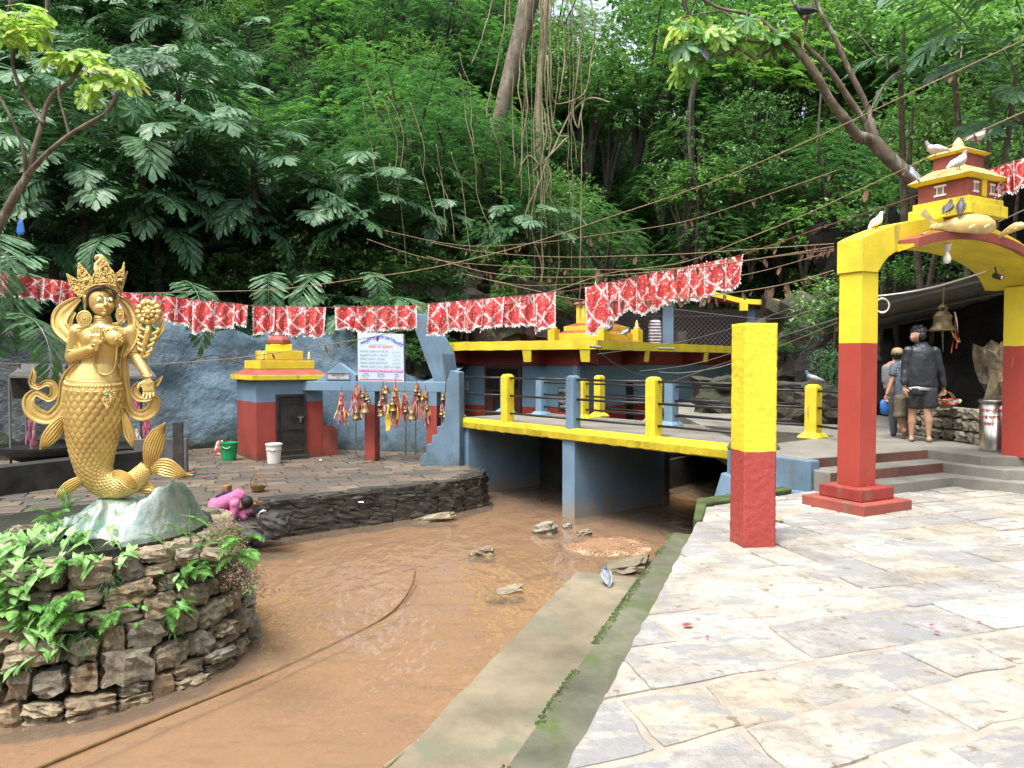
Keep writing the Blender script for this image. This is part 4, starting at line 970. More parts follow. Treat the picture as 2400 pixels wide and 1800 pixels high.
# ------------------------------------------------------------------ gate
GU, GV_ = frame(math.radians(28)); GN = V(GU.y, -GU.x, 0)      # GN faces the camera
GC = V(3.934, 8.50, 0); GL = 3.28
def gate():
    r = thing('entrance_gate', 'yellow and red arched gateway with a small tiered pagoda on its crown', 'gate', tuple(GC + GU * GL / 2))
    def pil(c, zb, nm):
        o = MB(); roughprism(o, rect(c, GU, GN, .145, .145)[::-1], zb, 2.66, .12, .0025, 5); o = o.build(nm, M['pillar'], r, bevel=.008)
        return o
    R = GC + GU * GL
    pl = pil(GC, .25, 'pillar'); pil(R, ZD - .02, 'pillar')
    MB().prism(rect(GC, GU, GN, .41, .41)[::-1], -.01, .115).build('plinth', M['redold'], r, bevel=.012)
    MB().prism(rect(GC, GU, GN, .28, .28)[::-1], .117, .255).build('plinth', M['red'], r, bevel=.012)
    n = 40; z_in = lambda t: 2.66 + .44 * math.sqrt(max(0, 1 - ((t - GL / 2) / (GL / 2 - .145)) ** 2)) if abs(t - GL / 2) < GL / 2 - .145 else 2.66
    def zo(t):
        k = abs(t - GL / 2) / (GL / 2 + .17); return 3.02 + .36 * (1 - k ** 2.2)
    rs = []
    for i in range(n + 1):
        t = -.165 + (GL + .33) * i / n; c = GC + GU * t; zi = z_in(t); w_ = .006 * noise.noise(c * 5)
        zi = min(zi, zo(t) - .2)
        rs.append([c + GN * (.165 + w_) + V(0, 0, zi), c + GN * (.165 + w_) + V(0, 0, zo(t)), c - GN * .165 + V(0, 0, zo(t)), c - GN * .165 + V(0, 0, zi)])
    MB().rings(rs).build('arch', M['yellow'], r, bevel=.008)
    # hood projecting to the front over the middle of the arch, red on its rim
    a, b = .45, GL + .12; rs = []; rf = []
    for i in range(n + 1):
        t = a + (b - a) * i / n; c = GC + GU * t; z = 3.135 - .125 * (t - 1.62) ** 2; f = .36
        zi = min(z_in(t), z) - .012; rs.append([c - GN * .42 + V(0, 0, zi), c + GN * .17 + V(0, 0, zi), c + GN * f + V(0, 0, z - .012), c + GN * f + V(0, 0, z + .02), c - GN * .42 + V(0, 0, z + .10)])
        w_ = .006 * noise.noise(c * 9); rf.append([c + GN * (f + .002) + V(0, 0, z - .03 + w_), c + GN * (f + .05) + V(0, 0, z - .03 + w_), c + GN * (f + .05) + V(0, 0, z + .075 + w_), c + GN * (f - .25) + V(0, 0, z + .08 + w_)])
    MB().rings(rs).build('hood', M['yellowold'], r); MB().rings(rf).build('hood_rim', M['redold'], r)
    # pagoda
    C = GC + GU * (GL / 2 + .02) + GN * .1; sq = lambda h: rect(C, GU, GN, h, h)[::-1]; z = 3.40
    def tier(h, z0, z1, m, nm, top=None, bev=.01): return MB().prism(sq(h), z0, z1, top=sq(top) if top else None).build(nm, M[m], r, bevel=bev)
    tier(.385, z - .02, z + .12, 'yellow', 'pagoda_base'); tier(.35, z + .12, z + .20, 'yellow', 'pagoda_base')
    w1 = tier(.31, z + .20, z + .42, 'redold', 'pagoda_wall')
    tier(.35, z + .42, z + .455, 'yellow', 'pagoda_roof', .40); tier(.40, z + .456, z + .60, 'goldpale', 'pagoda_roof', .20, .006)
    tier(.195, z + .60, z + .75, 'redold', 'pagoda_wall')
    tier(.22, z + .75, z + .775, 'yellow', 'pagoda_roof', .255); tier(.255, z + .776, z + .87, 'goldpale', 'pagoda_roof', .075, .006)
    k = MB(); k.lathe([(.075, z + .86), (.06, z + .92), (.03, z + .97), (0, z + 1.0)], (C.x, C.y, 0), 8, rot=.5); k.build('pagoda_spire', M['goldpale'], r)
    LN = -GU       # left visible face
    def win(face, off, w_, h_=.055):
        o, ax = (C + GN * .313, GU) if face else (C + LN * .313, -GN)
        nn = GN if face else LN; c = o + ax * off + V(0, 0, z + .32); k = MB()
        k.obox(c, ax * w_ * .6, nn * .006, V(0, 0, h_)); k.obox(c + V(0, 0, h_), ax * w_, nn * .008, V(0, 0, .012)); k.obox(c - V(0, 0, h_), ax * w_, nn * .008, V(0, 0, .012))
        k.build('window', M['steel'] if 0 else M['white'], w1)
        k = MB(); k.obox(c, ax * w_ * .38, nn * .0085, V(0, 0, h_ * .72)); k.build('window_pane', M['wire'], w1)
    win(0, .02, .075); win(1, -.16, .055); win(1, .17, .055)
    o = C + GN * .316 + V(0, 0, z + .32); MB().obox(o, GU * .045, GN * .008, V(0, 0, .10)).build('pagoda_door', M['yellow'], w1)
    # lamp bulb under the hood
    q = at(2220, 582, 8.75); r2 = thing('light_bulb', 'unlit white bulb in a cap hanging under the gate arch', 'bulb', tuple(q))
    k = MB(); k.lathe([(.03, .06), (.05, .06), (.05, .035), (.035, .02), (.035, -.03), (.02, -.03)], q, 12); k.build('socket', M['white'], r2, smooth=True)
    k = MB(); k.lathe([(.018, -.03), (.024, -.06), (.04, -.10), (.045, -.13), (.035, -.165), (.0, -.18)], q, 14); k.build('bulb', M['bulb'], r2, smooth=True)
    q = at(2340, 648, 9.3); k = thing('spot_camera', 'small round dark camera on the underside of the gate arch', 'camera', tuple(q))
    MB().tube([q + V(-.01, .05, .12), q + V(0, .03, .03)], .012, 6).build('bracket', M['wireblack'], k); MB().tube([q + V(-.01, .06, .02), q + V(.01, -.05, -.02)], .035, 14).build('housing', M['barkdark'], k, smooth=True)
    MB().tube([q + V(.011, -.051, -.021), q + V(.0122, -.058, -.0235)], .024, 14).build('lens', M['steel'], k, smooth=True)
gate()
def fish(name, ctr, ax, L, label, up=V(0, 0, 1), fl=1):
    r = thing(name, label, 'ornament', tuple(ctr), 'golden fish ornaments on the gate'); ax = ax.normalized(); sd_ = ax.cross(up).normalized()
    prof = [(0, .02), (.04, .10), (.12, .155), (.28, .175), (.45, .155), (.62, .11), (.75, .065), (.83, .05), (.88, .05)]
    k = MB(); k.rings([[ctr + ax * (L * (.5 - s)) + (sd_ * math.cos(q_) * w_ * .75 + up * math.sin(q_) * w_) * L * .72 + up * .03 * math.sin(s * 5) for q_ in [2 * PI * j / 14 for j in range(14)]] for s, w_ in prof]); k.build('body', M['goldpale'], r, smooth=True)
    T = ctr - ax * L * .36
    k = MB()
    for sg in (1, -1): k.rings([[T + ax * .05 * L + up * .02, T + ax * .05 * L - up * .02, T + ax * .05 * L + sd_ * .02], [T - ax * .12 * L + up * sg * .16 * L + up * .06 * L + sd_ * .02, T - ax * .20 * L + up * sg * .12 * L + sd_ * .02, T - ax * .12 * L + up * sg * .12 * L - sd_ * .03]])
    k.build('tail_fin', M['goldpale'], r, bevel=.01)
    for s, z in ((.22, -.02), (.42, -.03)):
        q = ctr + ax * L * (.5 - s) + sd_ * .125 * L * fl; k = MB(); k.ell(q + up * z * L, .055 * L, .012, .02 * L, M=Matrix.Rotation(math.atan2(ax.y, ax.x), 3, 'Z') @ Matrix.Rotation(-.5, 3, 'Y')); k.build('side_fin', M['goldpale'], r, smooth=True)
    return r
c_ = at(2248, 529, 8.62); fish('fish_ornament', c_, V(1, .12, 0), .92, 'pale gold fish ornament lying on the gate hood below the pagoda', fl=1)
c_ = at(2360, 545, 9.0); fish('fish_ornament', c_, V(.5, -.8, .25), .42, 'second smaller gold fish ornament with its mouth open at the right edge of the gate')

# ------------------------------------------------------------------ cave shelter behind the gate
def cave():
    # a tall rock overhang with a sheet roof leaning on it
    k = MB(); rs = []
    pts = [V(7.2, 20.5, 0), V(8.3, 17.2, 0), V(9.2, 14.6, 0), V(9.5, 12.6, 0), V(10.6, 11.4, 0), V(14, 10.5, 0)]
    lab = 'dark overhanging cave rock filling the shelter behind the gate'
    S = [tuple(p) for p in spline(pts, 6)]
    for i, p in enumerate(S):
        row = []; d = (V(*S[min(i + 1, len(S) - 1)]) - V(*S[max(i - 1, 0)])).normalized(); n = V(d.y, -d.x, 0)
        for j in range(22):
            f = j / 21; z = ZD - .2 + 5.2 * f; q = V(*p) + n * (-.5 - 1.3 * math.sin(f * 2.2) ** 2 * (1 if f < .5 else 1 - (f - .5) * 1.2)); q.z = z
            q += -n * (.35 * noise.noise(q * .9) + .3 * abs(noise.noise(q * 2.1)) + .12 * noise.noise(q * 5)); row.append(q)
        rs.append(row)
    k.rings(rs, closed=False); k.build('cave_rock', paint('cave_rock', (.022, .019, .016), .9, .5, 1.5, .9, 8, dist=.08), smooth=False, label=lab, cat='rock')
    t = NT('ochre_rock'); c = t.mix(t.ramp(t.noise(4, 6, .7, mapping=(1, 1, .4)), [(.4, 0.0), (.62, 1.0)]), (.17, .125, .07), (.035, .03, .022)); t.set(c, .85); t.bump(t.noise(9, 8, .7), .9, .06)
    q = at(2375, 890, 12.9); k = MB(); k.rock(V(q.x, q.y, 1.1), .42, .35, .80, 4, rough=.6, sub=5, boxy=.7); k.build('ochre_outcrop', t.m, loc=(q.x, q.y, ZD), label='tan and brown rock outcrop beside the right gate pillar, above the steel bin', cat='rock')
    # sheet roof
    r = thing('shelter_roof', 'sagging dark sheet roof on long purlins behind the gate', 'roof', tuple(at(2055, 900, 14))[:2] + (ZD,))
    A0, A1 = at(2040, 702, 13.2), at(2420, 612, 12.4); B0, B1 = at(2035, 790, 21.5), at(2330, 735, 21.0)
    g = MB(); rs = []
    for i in range(13):
        a = A0.lerp(A1, i / 12); b = B0.lerp(B1, i / 12); rs.append([a.lerp(b, j / 8) + V(0, 0, -.18 * math.sin(PI * j / 8) * .6 + .02 * math.sin(i * 3)) for j in range(9)])
    g.rings(rs, closed=False); g.build('sheet', M['tindark'], r)
    for f in (.02, .28, .5, .72, .9):
        a, b = A0.lerp(B0, f), A1.lerp(B1, f); MB().tube([a - V(0, 0, .09 + .12 * math.sin(PI * f) * .6), b - V(0, 0, .09 + .12 * math.sin(PI * f) * .6)], .035, 6).build('purlin', M['tin'], r)
    for x, y in ((5.52, 13.6), (7.6, 16.5), (9.6, 20)): MB().tube([(x + .9, y, ZD), (x + .9, y, 2.5 if y < 20 else 2.1)], .045, 8).build('prop', M['black'], r)
    # low stone bench wall with rubble face
    lw = thing('bench_wall', 'low wall of pale rubble stone between the men and the steel bin', 'wall', (7.2, 12.2, ZD))
    a, b = at(2110, 1000, 13.4), at(2300, 1010, 11.3); a.z = b.z = 0; d = (b - a).normalized(); n = V(d.y, -d.x, 0); L = (b - a).length
    MB().prism([(q.x, q.y) for q in (a, b, b - n * .5, a - n * .5)], ZD - .02, ZD + .50).build('core', M['concrete'], lw, bevel=.02)
    mt = stonemat('pale_rubble', [(.26, .24, .18), (.20, .19, .15), (.30, .27, .2)], .7, None, (.05, .05, .03), bs=9, bump=.9)
    z = ZD
    while z < ZD + .40:
        x = rnd(-.1, 0); h = rnd(.13, .19)
        while x < L:
            w_ = rnd(.15, .34); m_ = MB(); m_.rock(V(0, 0, 0), w_ / 2, .09, h / 2, int(x * 9), rough=.35, sub=0, boxy=.4); o = m_.build('rubble_stone', mt, lw, world=False)
            o.location = a + d * (x + w_ / 2) + n * .02 + V(0, 0, z + h / 2) - V(7.2, 12.2, ZD); o.rotation_euler = (0, rnd(-.15, .15), math.atan2(d.y, d.x)); x += w_
        z += h
    # hillside behind the landing seen between the pillars
    return r
cave()
# steel bin
def bin_():
    c = at(2331, 1036, 10.55); c.z = ZD; r = thing('steel_bin', 'round stainless steel bin with red lettering beside the right gate pillar', 'bin', tuple(c))
    R = .195; H = .72
    t = NT('bin_steel'); t.set(t.mix(t.noise(60, 3, .5, mapping=(1, 1, .02)), (.50, .49, .45), (.68, .67, .62)), .25, 1.0); 
    k = MB(); k.lathe([(R * .96, 0), (R * .97, .02), (R, H - .03)], c, 40); k.build('drum', t.m, r, smooth=True)
    k = MB(); k.lathe([(R, H - .03), (R + .012, H - .025), (R + .014, H), (R, H + .012), (R - .03, H - .005), (R - .12, H - .012), (R - .13, H - .05)], c, 40); k.build('lid', M['steel'], r, smooth=True)
    rd = ink('bin_red', (.62, .04, .03), .5)
    for i, (s, sz) in enumerate((('विश्व शान्ति को', .060), ('मन छ सफाई', .062), ('पोखरा', .066))):   # letters wrap round the drum
        zz = c.z + H - .14 - i * .095; tot = .27 if i < 2 else .2
        ob = text(s, rd, r, V(0, 0, 0), V(1, 0, 0), V(0, 0, 1), sz, bold=.001)
        og = ORG[r.name]; base = math.atan2(-c.y, -c.x) - .42
        for v_ in ob.data.vertices:
            q = v_.co + og; a = base + q.x / R; v_.co = V(c.x + math.cos(a) * (R + .0025), c.y + math.sin(a) * (R + .0025), zz + q.z) - og
bin_()

# hanging bell in the gate
def gatebell():
    q = at(2210, 728, 9.9); r = thing('hanging_bell', 'bronze temple bell hanging on a rod in the gateway', 'bell', tuple(q))
    s = .30
    MB().tube([q + V(0, 0, .06), q + V(0.01, 0, .36)], .012, 8).build('rod', M['brassold'], r)
    k = MB(); k.lathe([(.03, .03), (.05, .05), (.03, .07)], q, 10)
    for i in range(12): a = 2 * PI * i / 12; b = 2 * PI * (i + 1) / 12; k.tube([q + V(.045 * math.cos(a), 0, .035 + .045 * math.sin(a)), q + V(.045 * math.cos(b), 0, .035 + .045 * math.sin(b))], .014, 6)
    for sx in (1, -1): k.tube([q + V(.04 * sx, 0, .035), q + V(.075 * sx, 0, .03)], [.014, .004], 6)
    k.build('hanger', M['brassold'], r)
    k = MB(); k.lathe([(.0, 0), (.06, -.01), (.105, -.06), (.118, -.085), (.105, -.095), (.108, -.16), (.118, -.20), (.15, -.235), (.165, -.255), (.165, -.265), (.14, -.262), (.09, -.15), (.0, -.05)], q, 28); k.build('bell', M['brassold'], r, smooth=True)
    k = MB(); k.tube([q + V(0, 0, -.2), q + V(0, 0, -.34)], [.01, .016], 8); k.tube([q + V(0, 0, -.34), q + V(.01, 0, -.55)], [.01, .004], 6); k.build('clapper', M['brassold'], r)
    for i, (x, ci, L) in enumerate(((.05, 0, .36), (.11, 0, .42), (.13, 5, .40), (.08, 6, .22), (.03, 6, .16), (.12, 0, .30))):
        k = MB(); k.add([], []); ribbon(k, q + V(x if i < 3 else x, -.06, -.02 if i in (1, 2) else -.2), L, .02, .03, i * 1.3, V(.05, -.03, 0)); k.build('ribbon', RIB[ci], r)
gatebell()
# ------------------------------------------------------------------ stone planter in the stream
PC = V(-4.4, 7.6, 0); RT, RB, ZT = 1.34, 1.62, -.03
def prad(z): return RB + (RT - RB) * ((z - ZW) / (ZT - ZW)) ** 1.1 if z > ZW else RB
pl = thing('stone_planter', 'round dry stone planter rising from the brown stream under the golden statue', 'planter', (PC.x, PC.y, ZW))
k = MB(); k.lathe([(RB - .02, ZW - .2)] + [(prad(ZW + (ZT - ZW) * i / 8) - .11, ZW + (ZT - ZW) * i / 8) for i in range(9)] + [(1.0, .03), (.4, .04), (0, .05)], (PC.x, PC.y, 0), 48); k.build('earth_core', M['soil'], pl)
z = ZW - .06; row = 0
while z < ZT - .04:
    h = min(rnd(.16, .33) * (1.15 if row < 2 else .95), max(.07, ZT + .03 - z)); R = prad(z + h / 2); a = rnd(0, .2) - PI * .98
    while a < PI * .25:
        w_ = rnd(.16, .42); hh = h * rnd(.82, 1.08); da = w_ / R
        if h > .2 and random.random() < .3: parts = ((0, .5), (.5, 1))      # two thin stones instead of one tall one
        else: parts = ((0, 1),)
        for f0, f1 in parts:
            mb = MB(); mb.rock(V(0, 0, 0), w_ / 2 * 1.04, rnd(.11, .17), hh * (f1 - f0) / 2 * 1.05, seed=row * 37 + int(a * 20) + int(f0 * 4), rough=rnd(.2, .34), sub=2, boxy=rnd(.4, .8))
            o = mb.build('stone', M['fieldstone'], pl, world=False); am = a + da / 2; rr = R - .05 + rnd(-.03, .05)
            o.location = V(math.cos(am) * rr, math.sin(am) * rr, z + hh * (f0 + f1) / 2 - ZW); o.rotation_euler = (rnd(-.12, .12) - .1, rnd(-.16, .16), am + PI / 2 + rnd(-.1, .1))
        a += da + .012
    z += h * .98; row += 1
for px, py, s in ((505, 1300, .09), (60, 1245, .11), (35, 1275, .12), (90, 1240, .08), (440, 1300, .1)):     # loose stones on the rim
    q = onz(px, py, .02); mb = MB(); mb.rock(V(0, 0, 0), s * 1.2, s, s * .55, px, rough=.4, sub=1, boxy=.35); o = mb.build('stone', M['fieldstone'], pl, world=False); o.location = q - V(PC.x, PC.y, ZW); o.rotation_euler = (rnd(-.3, .3), rnd(-.3, .3), rnd(0, 3))
# pearly green artificial rock under the statue
rk = [(80, -.02), (110, .06), (150, .13), (200, .22), (235, .33), (262, .35), (300, .30), (345, .33), (368, .43), (388, .48), (408, .42), (426, .24), (446, .08), (460, -.02)]
def rkh(px):
    for (a, p), (b, q) in zip(rk, rk[1:]):
        if a <= px <= b: return p + (q - p) * (px - a) / (b - a)
    return -.05
mb = MB(); rs = []
X0, X1, Y0, Y1 = -4.72, -2.95, 6.72, 8.1
for j in range(61):
    r_ = []
    for i in range(81):
        x = X0 + (X1 - X0) * i / 80; y = Y0 + (Y1 - Y0) * j / 60; px = 1200 + FOC * x / 7.25
        cr = noise.cell(V(x * 0, 0, 0)); f = max(0, 1 - ((y - 7.25) / (.5 if y < 7.25 else .8)) ** 2 * (1 + .3 * math.sin(px * .05)))
        h = rkh(px + 26 * noise.noise(V(x * 2, y * 2.2, 1)) * (abs(y - 7.25) * 2)) * f ** .8
        fold = .26 * abs(noise.noise(V(x * 3.6 + y * 1.3, y * 2.1 - x, 4))) - .05 + .10 * abs(noise.noise(V(x * 8, y * 5, 8)))
        h = max(h - fold * (1 if f < .9 else .45), .62 * h)
        dc = math.hypot(x - PC.x, y - PC.y); h *= 1 - smooth(1.06, 1.24, dc)
        if h <= .004 or dc > 1.25: h = -.25
        r_.append(V(x, y, h))
    rs.append(r_)
mb.rings(rs, closed=False); mb.f = [f for f in mb.f if max(mb.v[i][2] for i in f) > -.2]; mb.build('statue_rock', M['pearl'], smooth=True, loc=(-3.85, 7.3, 0), label='pearly pale green artificial rock carrying the golden mermaid statue', cat='rock')

# ------------------------------------------------------------------ golden mermaid deity
SY = 7.22; SU = .446 * SY / FOC
def S(cx, cy, dy=0): return at(cx * .446, 560 + cy * .446, SY + dy)
st = thing('mermaid_statue', 'large golden crowned mermaid goddess statue with scaly fish tail and curling scarves', 'statue', tuple(S(560, 1350)))
g = M['gold']
def cap(mb, a, b, r0, r1, n=14, flat=1.0):
    k = 6; pts = [a.lerp(b, i / k) for i in range(k + 1)]; mb.tube(pts, [r0 + (r1 - r0) * i / k for i in range(k + 1)], n, flat); mb.ell(a, r0, r0 * flat, r0, n, 8); mb.ell(b, r1, r1 * flat, r1, n, 8)
b = MB()
tor = [(448, 545, 60, 48), (462, 547, 112, 60), (478, 547, 135, 70), (505, 545, 132, 78), (540, 545, 118, 80), (580, 540, 98, 72), (620, 532, 88, 66), (655, 522, 92, 68), (695, 510, 112, 80), (735, 500, 132, 92), (775, 496, 143, 100)]
b.rings([[S(c, y) + V(w_ * SU * math.cos(q), d_ * SU * math.sin(q), 0) for q in [2 * PI * i / 24 for i in range(24)]] for y, c, w_, d_ in tor])
b.ell(S(606, 522, -.105), 50 * SU, 46 * SU, 50 * SU, 18, 12); b.ell(S(492, 525, -.105), 50 * SU, 46 * SU, 50 * SU, 18, 12)
b.ell(S(610, 528, -.192), 5 * SU, 5 * SU, 5 * SU, 8, 6)
b.tube([S(544, 455, .0), S(540, 400, -.01)], [44 * SU, 38 * SU], 18)
for q in (418, 430, 440): b.lathe([(40 * SU, -.004), (47 * SU, 0), (40 * SU, .005)], S(541, q, -.005), 24)
cap(b, S(412, 488, .02), S(378, 620, .03), 44 * SU, 35 * SU); cap(b, S(378, 620, .03), S(482, 580, -.20), 34 * SU, 21 * SU)     # raised arm
cap(b, S(684, 490, .02), S(712, 610, .03), 43 * SU, 34 * SU); cap(b, S(712, 610, .03), S(775, 722, -.05), 33 * SU, 20 * SU)
def hand(mb, wr, d, side, pal, s, curl=0.0, thumb=1, spread=.08):
    # wrist, finger direction, sideways vector (towards the thumb), palm normal
    d, side, pal = d.normalized(), side.normalized(), pal.normalized()
    cap(mb, wr, wr + d * s * .30, s * .14, s * .20, 12, .6)
    mb.obox(wr + d * s * .40, side * s * .23, d * s * .22, pal * s * .09)
    for i, (o, L) in enumerate(((.18, .40), (.06, .46), (-.06, .43), (-.18, .34))):
        b0 = wr + d * s * .58 + side * s * o; dd = (d + side * spread * (1.5 - i) * .6 + pal * curl).normalized(); m_ = b0 + dd * s * L * .5
        e = m_ + (dd + pal * curl * 1.5).normalized() * s * L * .5; mb.tube([b0 - d * s * .1, b0, m_, e, e + (e - m_).normalized() * .002], [s * .058, s * .06, s * .055, s * .042, .001], 8)
    t0 = wr + d * s * .22 + side * s * .18; t1 = t0 + (side * .8 + d * .6 * thumb + pal * .3).normalized() * s * .22; mb.tube([t0, t1, t1 + (d * .9 + side * .2 + pal * .3).normalized() * s * .17], [s * .075, s * .066, s * .045], 8)
b.build('body', g, st, remesh=.0075)
h = MB(); hand(h, S(505, 575, -.21), V(.0, 0, 1), V(1, 0, 0), V(0, -1, 0), .205); h.build('raised_hand', g, st, remesh=.0045)
h = MB(); hand(h, S(775, 725, -.055), V(.12, -.05, -1), V(-1, -.2, 0), V(0, -1, 0), .22, curl=.25, spread=.14); h.build('lowered_hand', g, st, remesh=.0045)
# head and face, turned slightly to her left and looking down
hd = MB(); HC = S(537, 322, -.01)
hd.ell(HC, 65 * SU, 62 * SU, 82 * SU, 24, 18); hd.ell(S(541, 365, -.04), 47 * SU, 48 * SU, 42 * SU, 20, 12); hd.ell(S(546, 393, -.085), 20 * SU, 16 * SU, 14 * SU, 12, 8)
fy = -.01 - 61 * SU
sf = lambda a, c: fy + 61 * SU * (1 - math.sqrt(max(.05, 1 - ((a - 539) / 66) ** 2 - .6 * ((c - 322) / 95) ** 2)))
hd.tube([S(552, 308, fy + .012), S(554, 332, fy - .006), S(555, 350, fy - .022)], [5 * SU, 7 * SU, 10 * SU], 10); hd.ell(S(548, 352, fy - .004), 7 * SU, 8 * SU, 6 * SU, 8, 6); hd.ell(S(562, 352, fy - .004), 7 * SU, 8 * SU, 6 * SU, 8, 6)
for ex in (520, 577): hd.ell(S(ex, 317, sf(ex, 317) + .008), 17 * SU, 9 * SU, 11 * SU, 14, 10)
hd.ell(S(506, 350, sf(506, 350) + .03), 22 * SU, 20 * SU, 22 * SU, 12, 8); hd.ell(S(578, 350, sf(578, 350) + .028), 22 * SU, 20 * SU, 22 * SU, 12, 8)
hd = hd.build('head', g, st, remesh=.005)
for nm, pts, r_, m_ in (('lip', [(537, 368), (546, 364), (553, 366), (560, 364), (570, 367)], 3.6, 'lip'), ('lip', [(541, 372), (554, 377), (567, 371)], 4.2, 'lip'), ('eyebrow', [(497, 306), (512, 297), (530, 299), (540, 308)], 2.2, 'line'), ('eyebrow', [(561, 307), (570, 298), (582, 297), (592, 303)], 2.2, 'line')):
    off = (lambda a, c: fy - .010 + .0000385 * (a - 548) ** 2) if nm == 'lip' else (lambda a, c: sf(a, c) - .001)
    P_ = spline([(a, c) for a, c in pts], 4); MB().tube([S(a, c, off(a, c)) for a, c in P_], [r_ * SU * (.5 + .6 * math.sin(PI * (i + .5) / len(P_))) for i in range(len(P_))], 6).build(nm, M[m_], hd, smooth=True)
for ex in (520, 577):
    o = sf(ex, 322)
    e_ = MB().ell(S(ex, 323, o - .003), 14 * SU, 4.5 * SU, 5.4 * SU, 12, 8).build('eye', M['eyewhite'], hd, smooth=True); MB().ell(S(ex + 2, 324, o - .0075), 4.8 * SU, 3 * SU, 4.8 * SU, 10, 6).build('pupil', M['line'], hd, smooth=True)
    P_ = spline([(ex - 15, 321), (ex - 5, 315), (ex + 5, 315), (ex + 14, 320)], 4); MB().tube([S(a, c + 1, sf(a, c) - .0075) for a, c in P_], 1.7 * SU, 5).build('eyelid', M['line'], hd)
MB().lathe([(0, -.003), (4 * SU, 0), (0, .003)], (0, 0, 0), 8).build
MB().ell(S(553, 290, fy + .006), 5 * SU, 3 * SU, 6 * SU, 8, 6).build('forehead_mark', M['coral'], hd, smooth=True)
hair = MB(); P_ = spline([(464, 352), (461, 318), (470, 285), (500, 262), (540, 254), (580, 259), (600, 282), (604, 312)], 5)
hair.tube([S(a, c, -.122 + .13 * abs(i / (len(P_) - 1) - .5)) for i, (a, c) in enumerate(P_)], 9 * SU, 8); hair.ell(S(537, 312, .045), 76 * SU, 66 * SU, 84 * SU, 18, 12); hair.build('hair', M['line'], st, smooth=True)
ear = MB()
for s_, ex in ((-1, 447), (1, 614)):
    ear.ell(S(ex, 320, -.01), 11 * SU, 8 * SU, 26 * SU, 10, 8); ear.ell(S(ex, 355, -.01), 7 * SU, 6 * SU, 34 * SU, 10, 8)
    ear.tube([S(ex - 8 * s_, 300, -.02), S(ex + 9 * s_, 308, -.02), S(ex + 8 * s_, 340, -.02)], 4 * SU, 6)
ear.build('ears', g, st, smooth=True)
# crown: bands, five pierced points studded with beads, a scroll behind
cr = MB()
for dy_, off in ((0, 0), (-14, 6)):
    P_ = spline([(452, 290 + dy_), (470, 262 + dy_), (500, 245 + dy_), (545, 238 + dy_), (585, 243 + dy_), (612, 268 + dy_), (620, 285 + dy_)], 5)
    cr.tube([S(a, c, -.135 + .12 * abs(i / (len(P_) - 1) - .5) * 1.6) for i, (a, c) in enumerate(P_)], (6 if dy_ == 0 else 4) * SU, 8)
cr.rings([[S(a, c, -.130 + .12 * abs(i / (len(P_) - 1) - .5) * 1.6), S(a, c - 24, -.133 + .12 * abs(i / (len(P_) - 1) - .5) * 1.6), S(a, c - 24, -.06 + .07 * abs(i / (len(P_) - 1) - .5) * 1.6), S(a, c, -.06)] for i, (a, c) in enumerate(P_)])
cr.build('crown_band', g, st, smooth=True)
plates = [([(350, 184), (366, 238), (392, 282), (418, 306), (452, 296), (452, 262), (432, 236), (400, 212)], .02), ([(414, 127), (408, 160), (410, 205), (428, 250), (455, 272), (490, 244), (476, 200), (452, 168), (430, 145)], -.03),
          ([(550, 97), (532, 128), (512, 152), (498, 178), (482, 205), (486, 246), (545, 234), (606, 246), (604, 200), (592, 168), (574, 148), (564, 124)], -.115), ([(652, 123), (640, 160), (612, 182), (600, 208), (602, 248), (622, 276), (640, 262), (652, 215)], -.03), ([(668, 172), (655, 215), (642, 262), (634, 300), (622, 282), (630, 240), (646, 205)], .01)]
beads = MB()
def inside(p, poly):
    c = False
    for i in range(len(poly)):
        a, b_ = poly[i], poly[i - 1]
        if (a[1] > p[1]) != (b_[1] > p[1]) and p[0] < (b_[0] - a[0]) * (p[1] - a[1]) / (b_[1] - a[1]) + a[0]: c = not c
    return c
for poly, dy in plates:
    MB().vprism([S(a, c, dy + .00035 * (240 - c) * .3) for a, c in poly], V(0, .022, 0)).build('crown_point', g, st, bevel=.004)
    for i in range(len(poly)):        # beaded edge
        a, c = poly[i], poly[(i + 1) % len(poly)]; n_ = max(2, int(math.dist(a, c) / 6))
        for j in range(n_): f = j / n_; beads.ell(S(a[0] + (c[0] - a[0]) * f, a[1] + (c[1] - a[1]) * f, dy - .004), 3.2 * SU, 3.2 * SU, 3.2 * SU, 6, 4)
    xs = [q[0] for q in poly]; ys = [q[1] for q in poly]
    for i in range(int(len(poly) * 26)):
        p = (rnd(min(xs), max(xs)), rnd(min(ys), max(ys)))
        if inside(p, poly): beads.ell(S(p[0], p[1], dy - .006), rnd(2.5, 6) * SU, 4 * SU, rnd(2.5, 5) * SU, 6, 4)
for (cx, cy, r_) in ((548, 188, 16), (452, 215, 11), (632, 218, 9), (402, 262, 9)):
    for i in range(10): q = 2 * PI * i / 10; beads.ell(S(cx + r_ * math.cos(q), cy + r_ * math.sin(q), -.125 if cx == 548 else -.05), 4 * SU, 4 * SU, 4 * SU, 6, 4)
    beads.ell(S(cx, cy, -.13 if cx == 548 else -.055), 8 * SU, 8 * SU, 8 * SU, 8, 6)
for i in range(34): beads.ell(S(420 + 7 * i * .9, 286 - 46 * math.sin(PI * i / 33), -.05 - .085 * math.sin(PI * i / 33)), 4 * SU, 4 * SU, 4 * SU, 6, 4)
beads.build('crown_beading', g, st, smooth=True, kind='stuff')
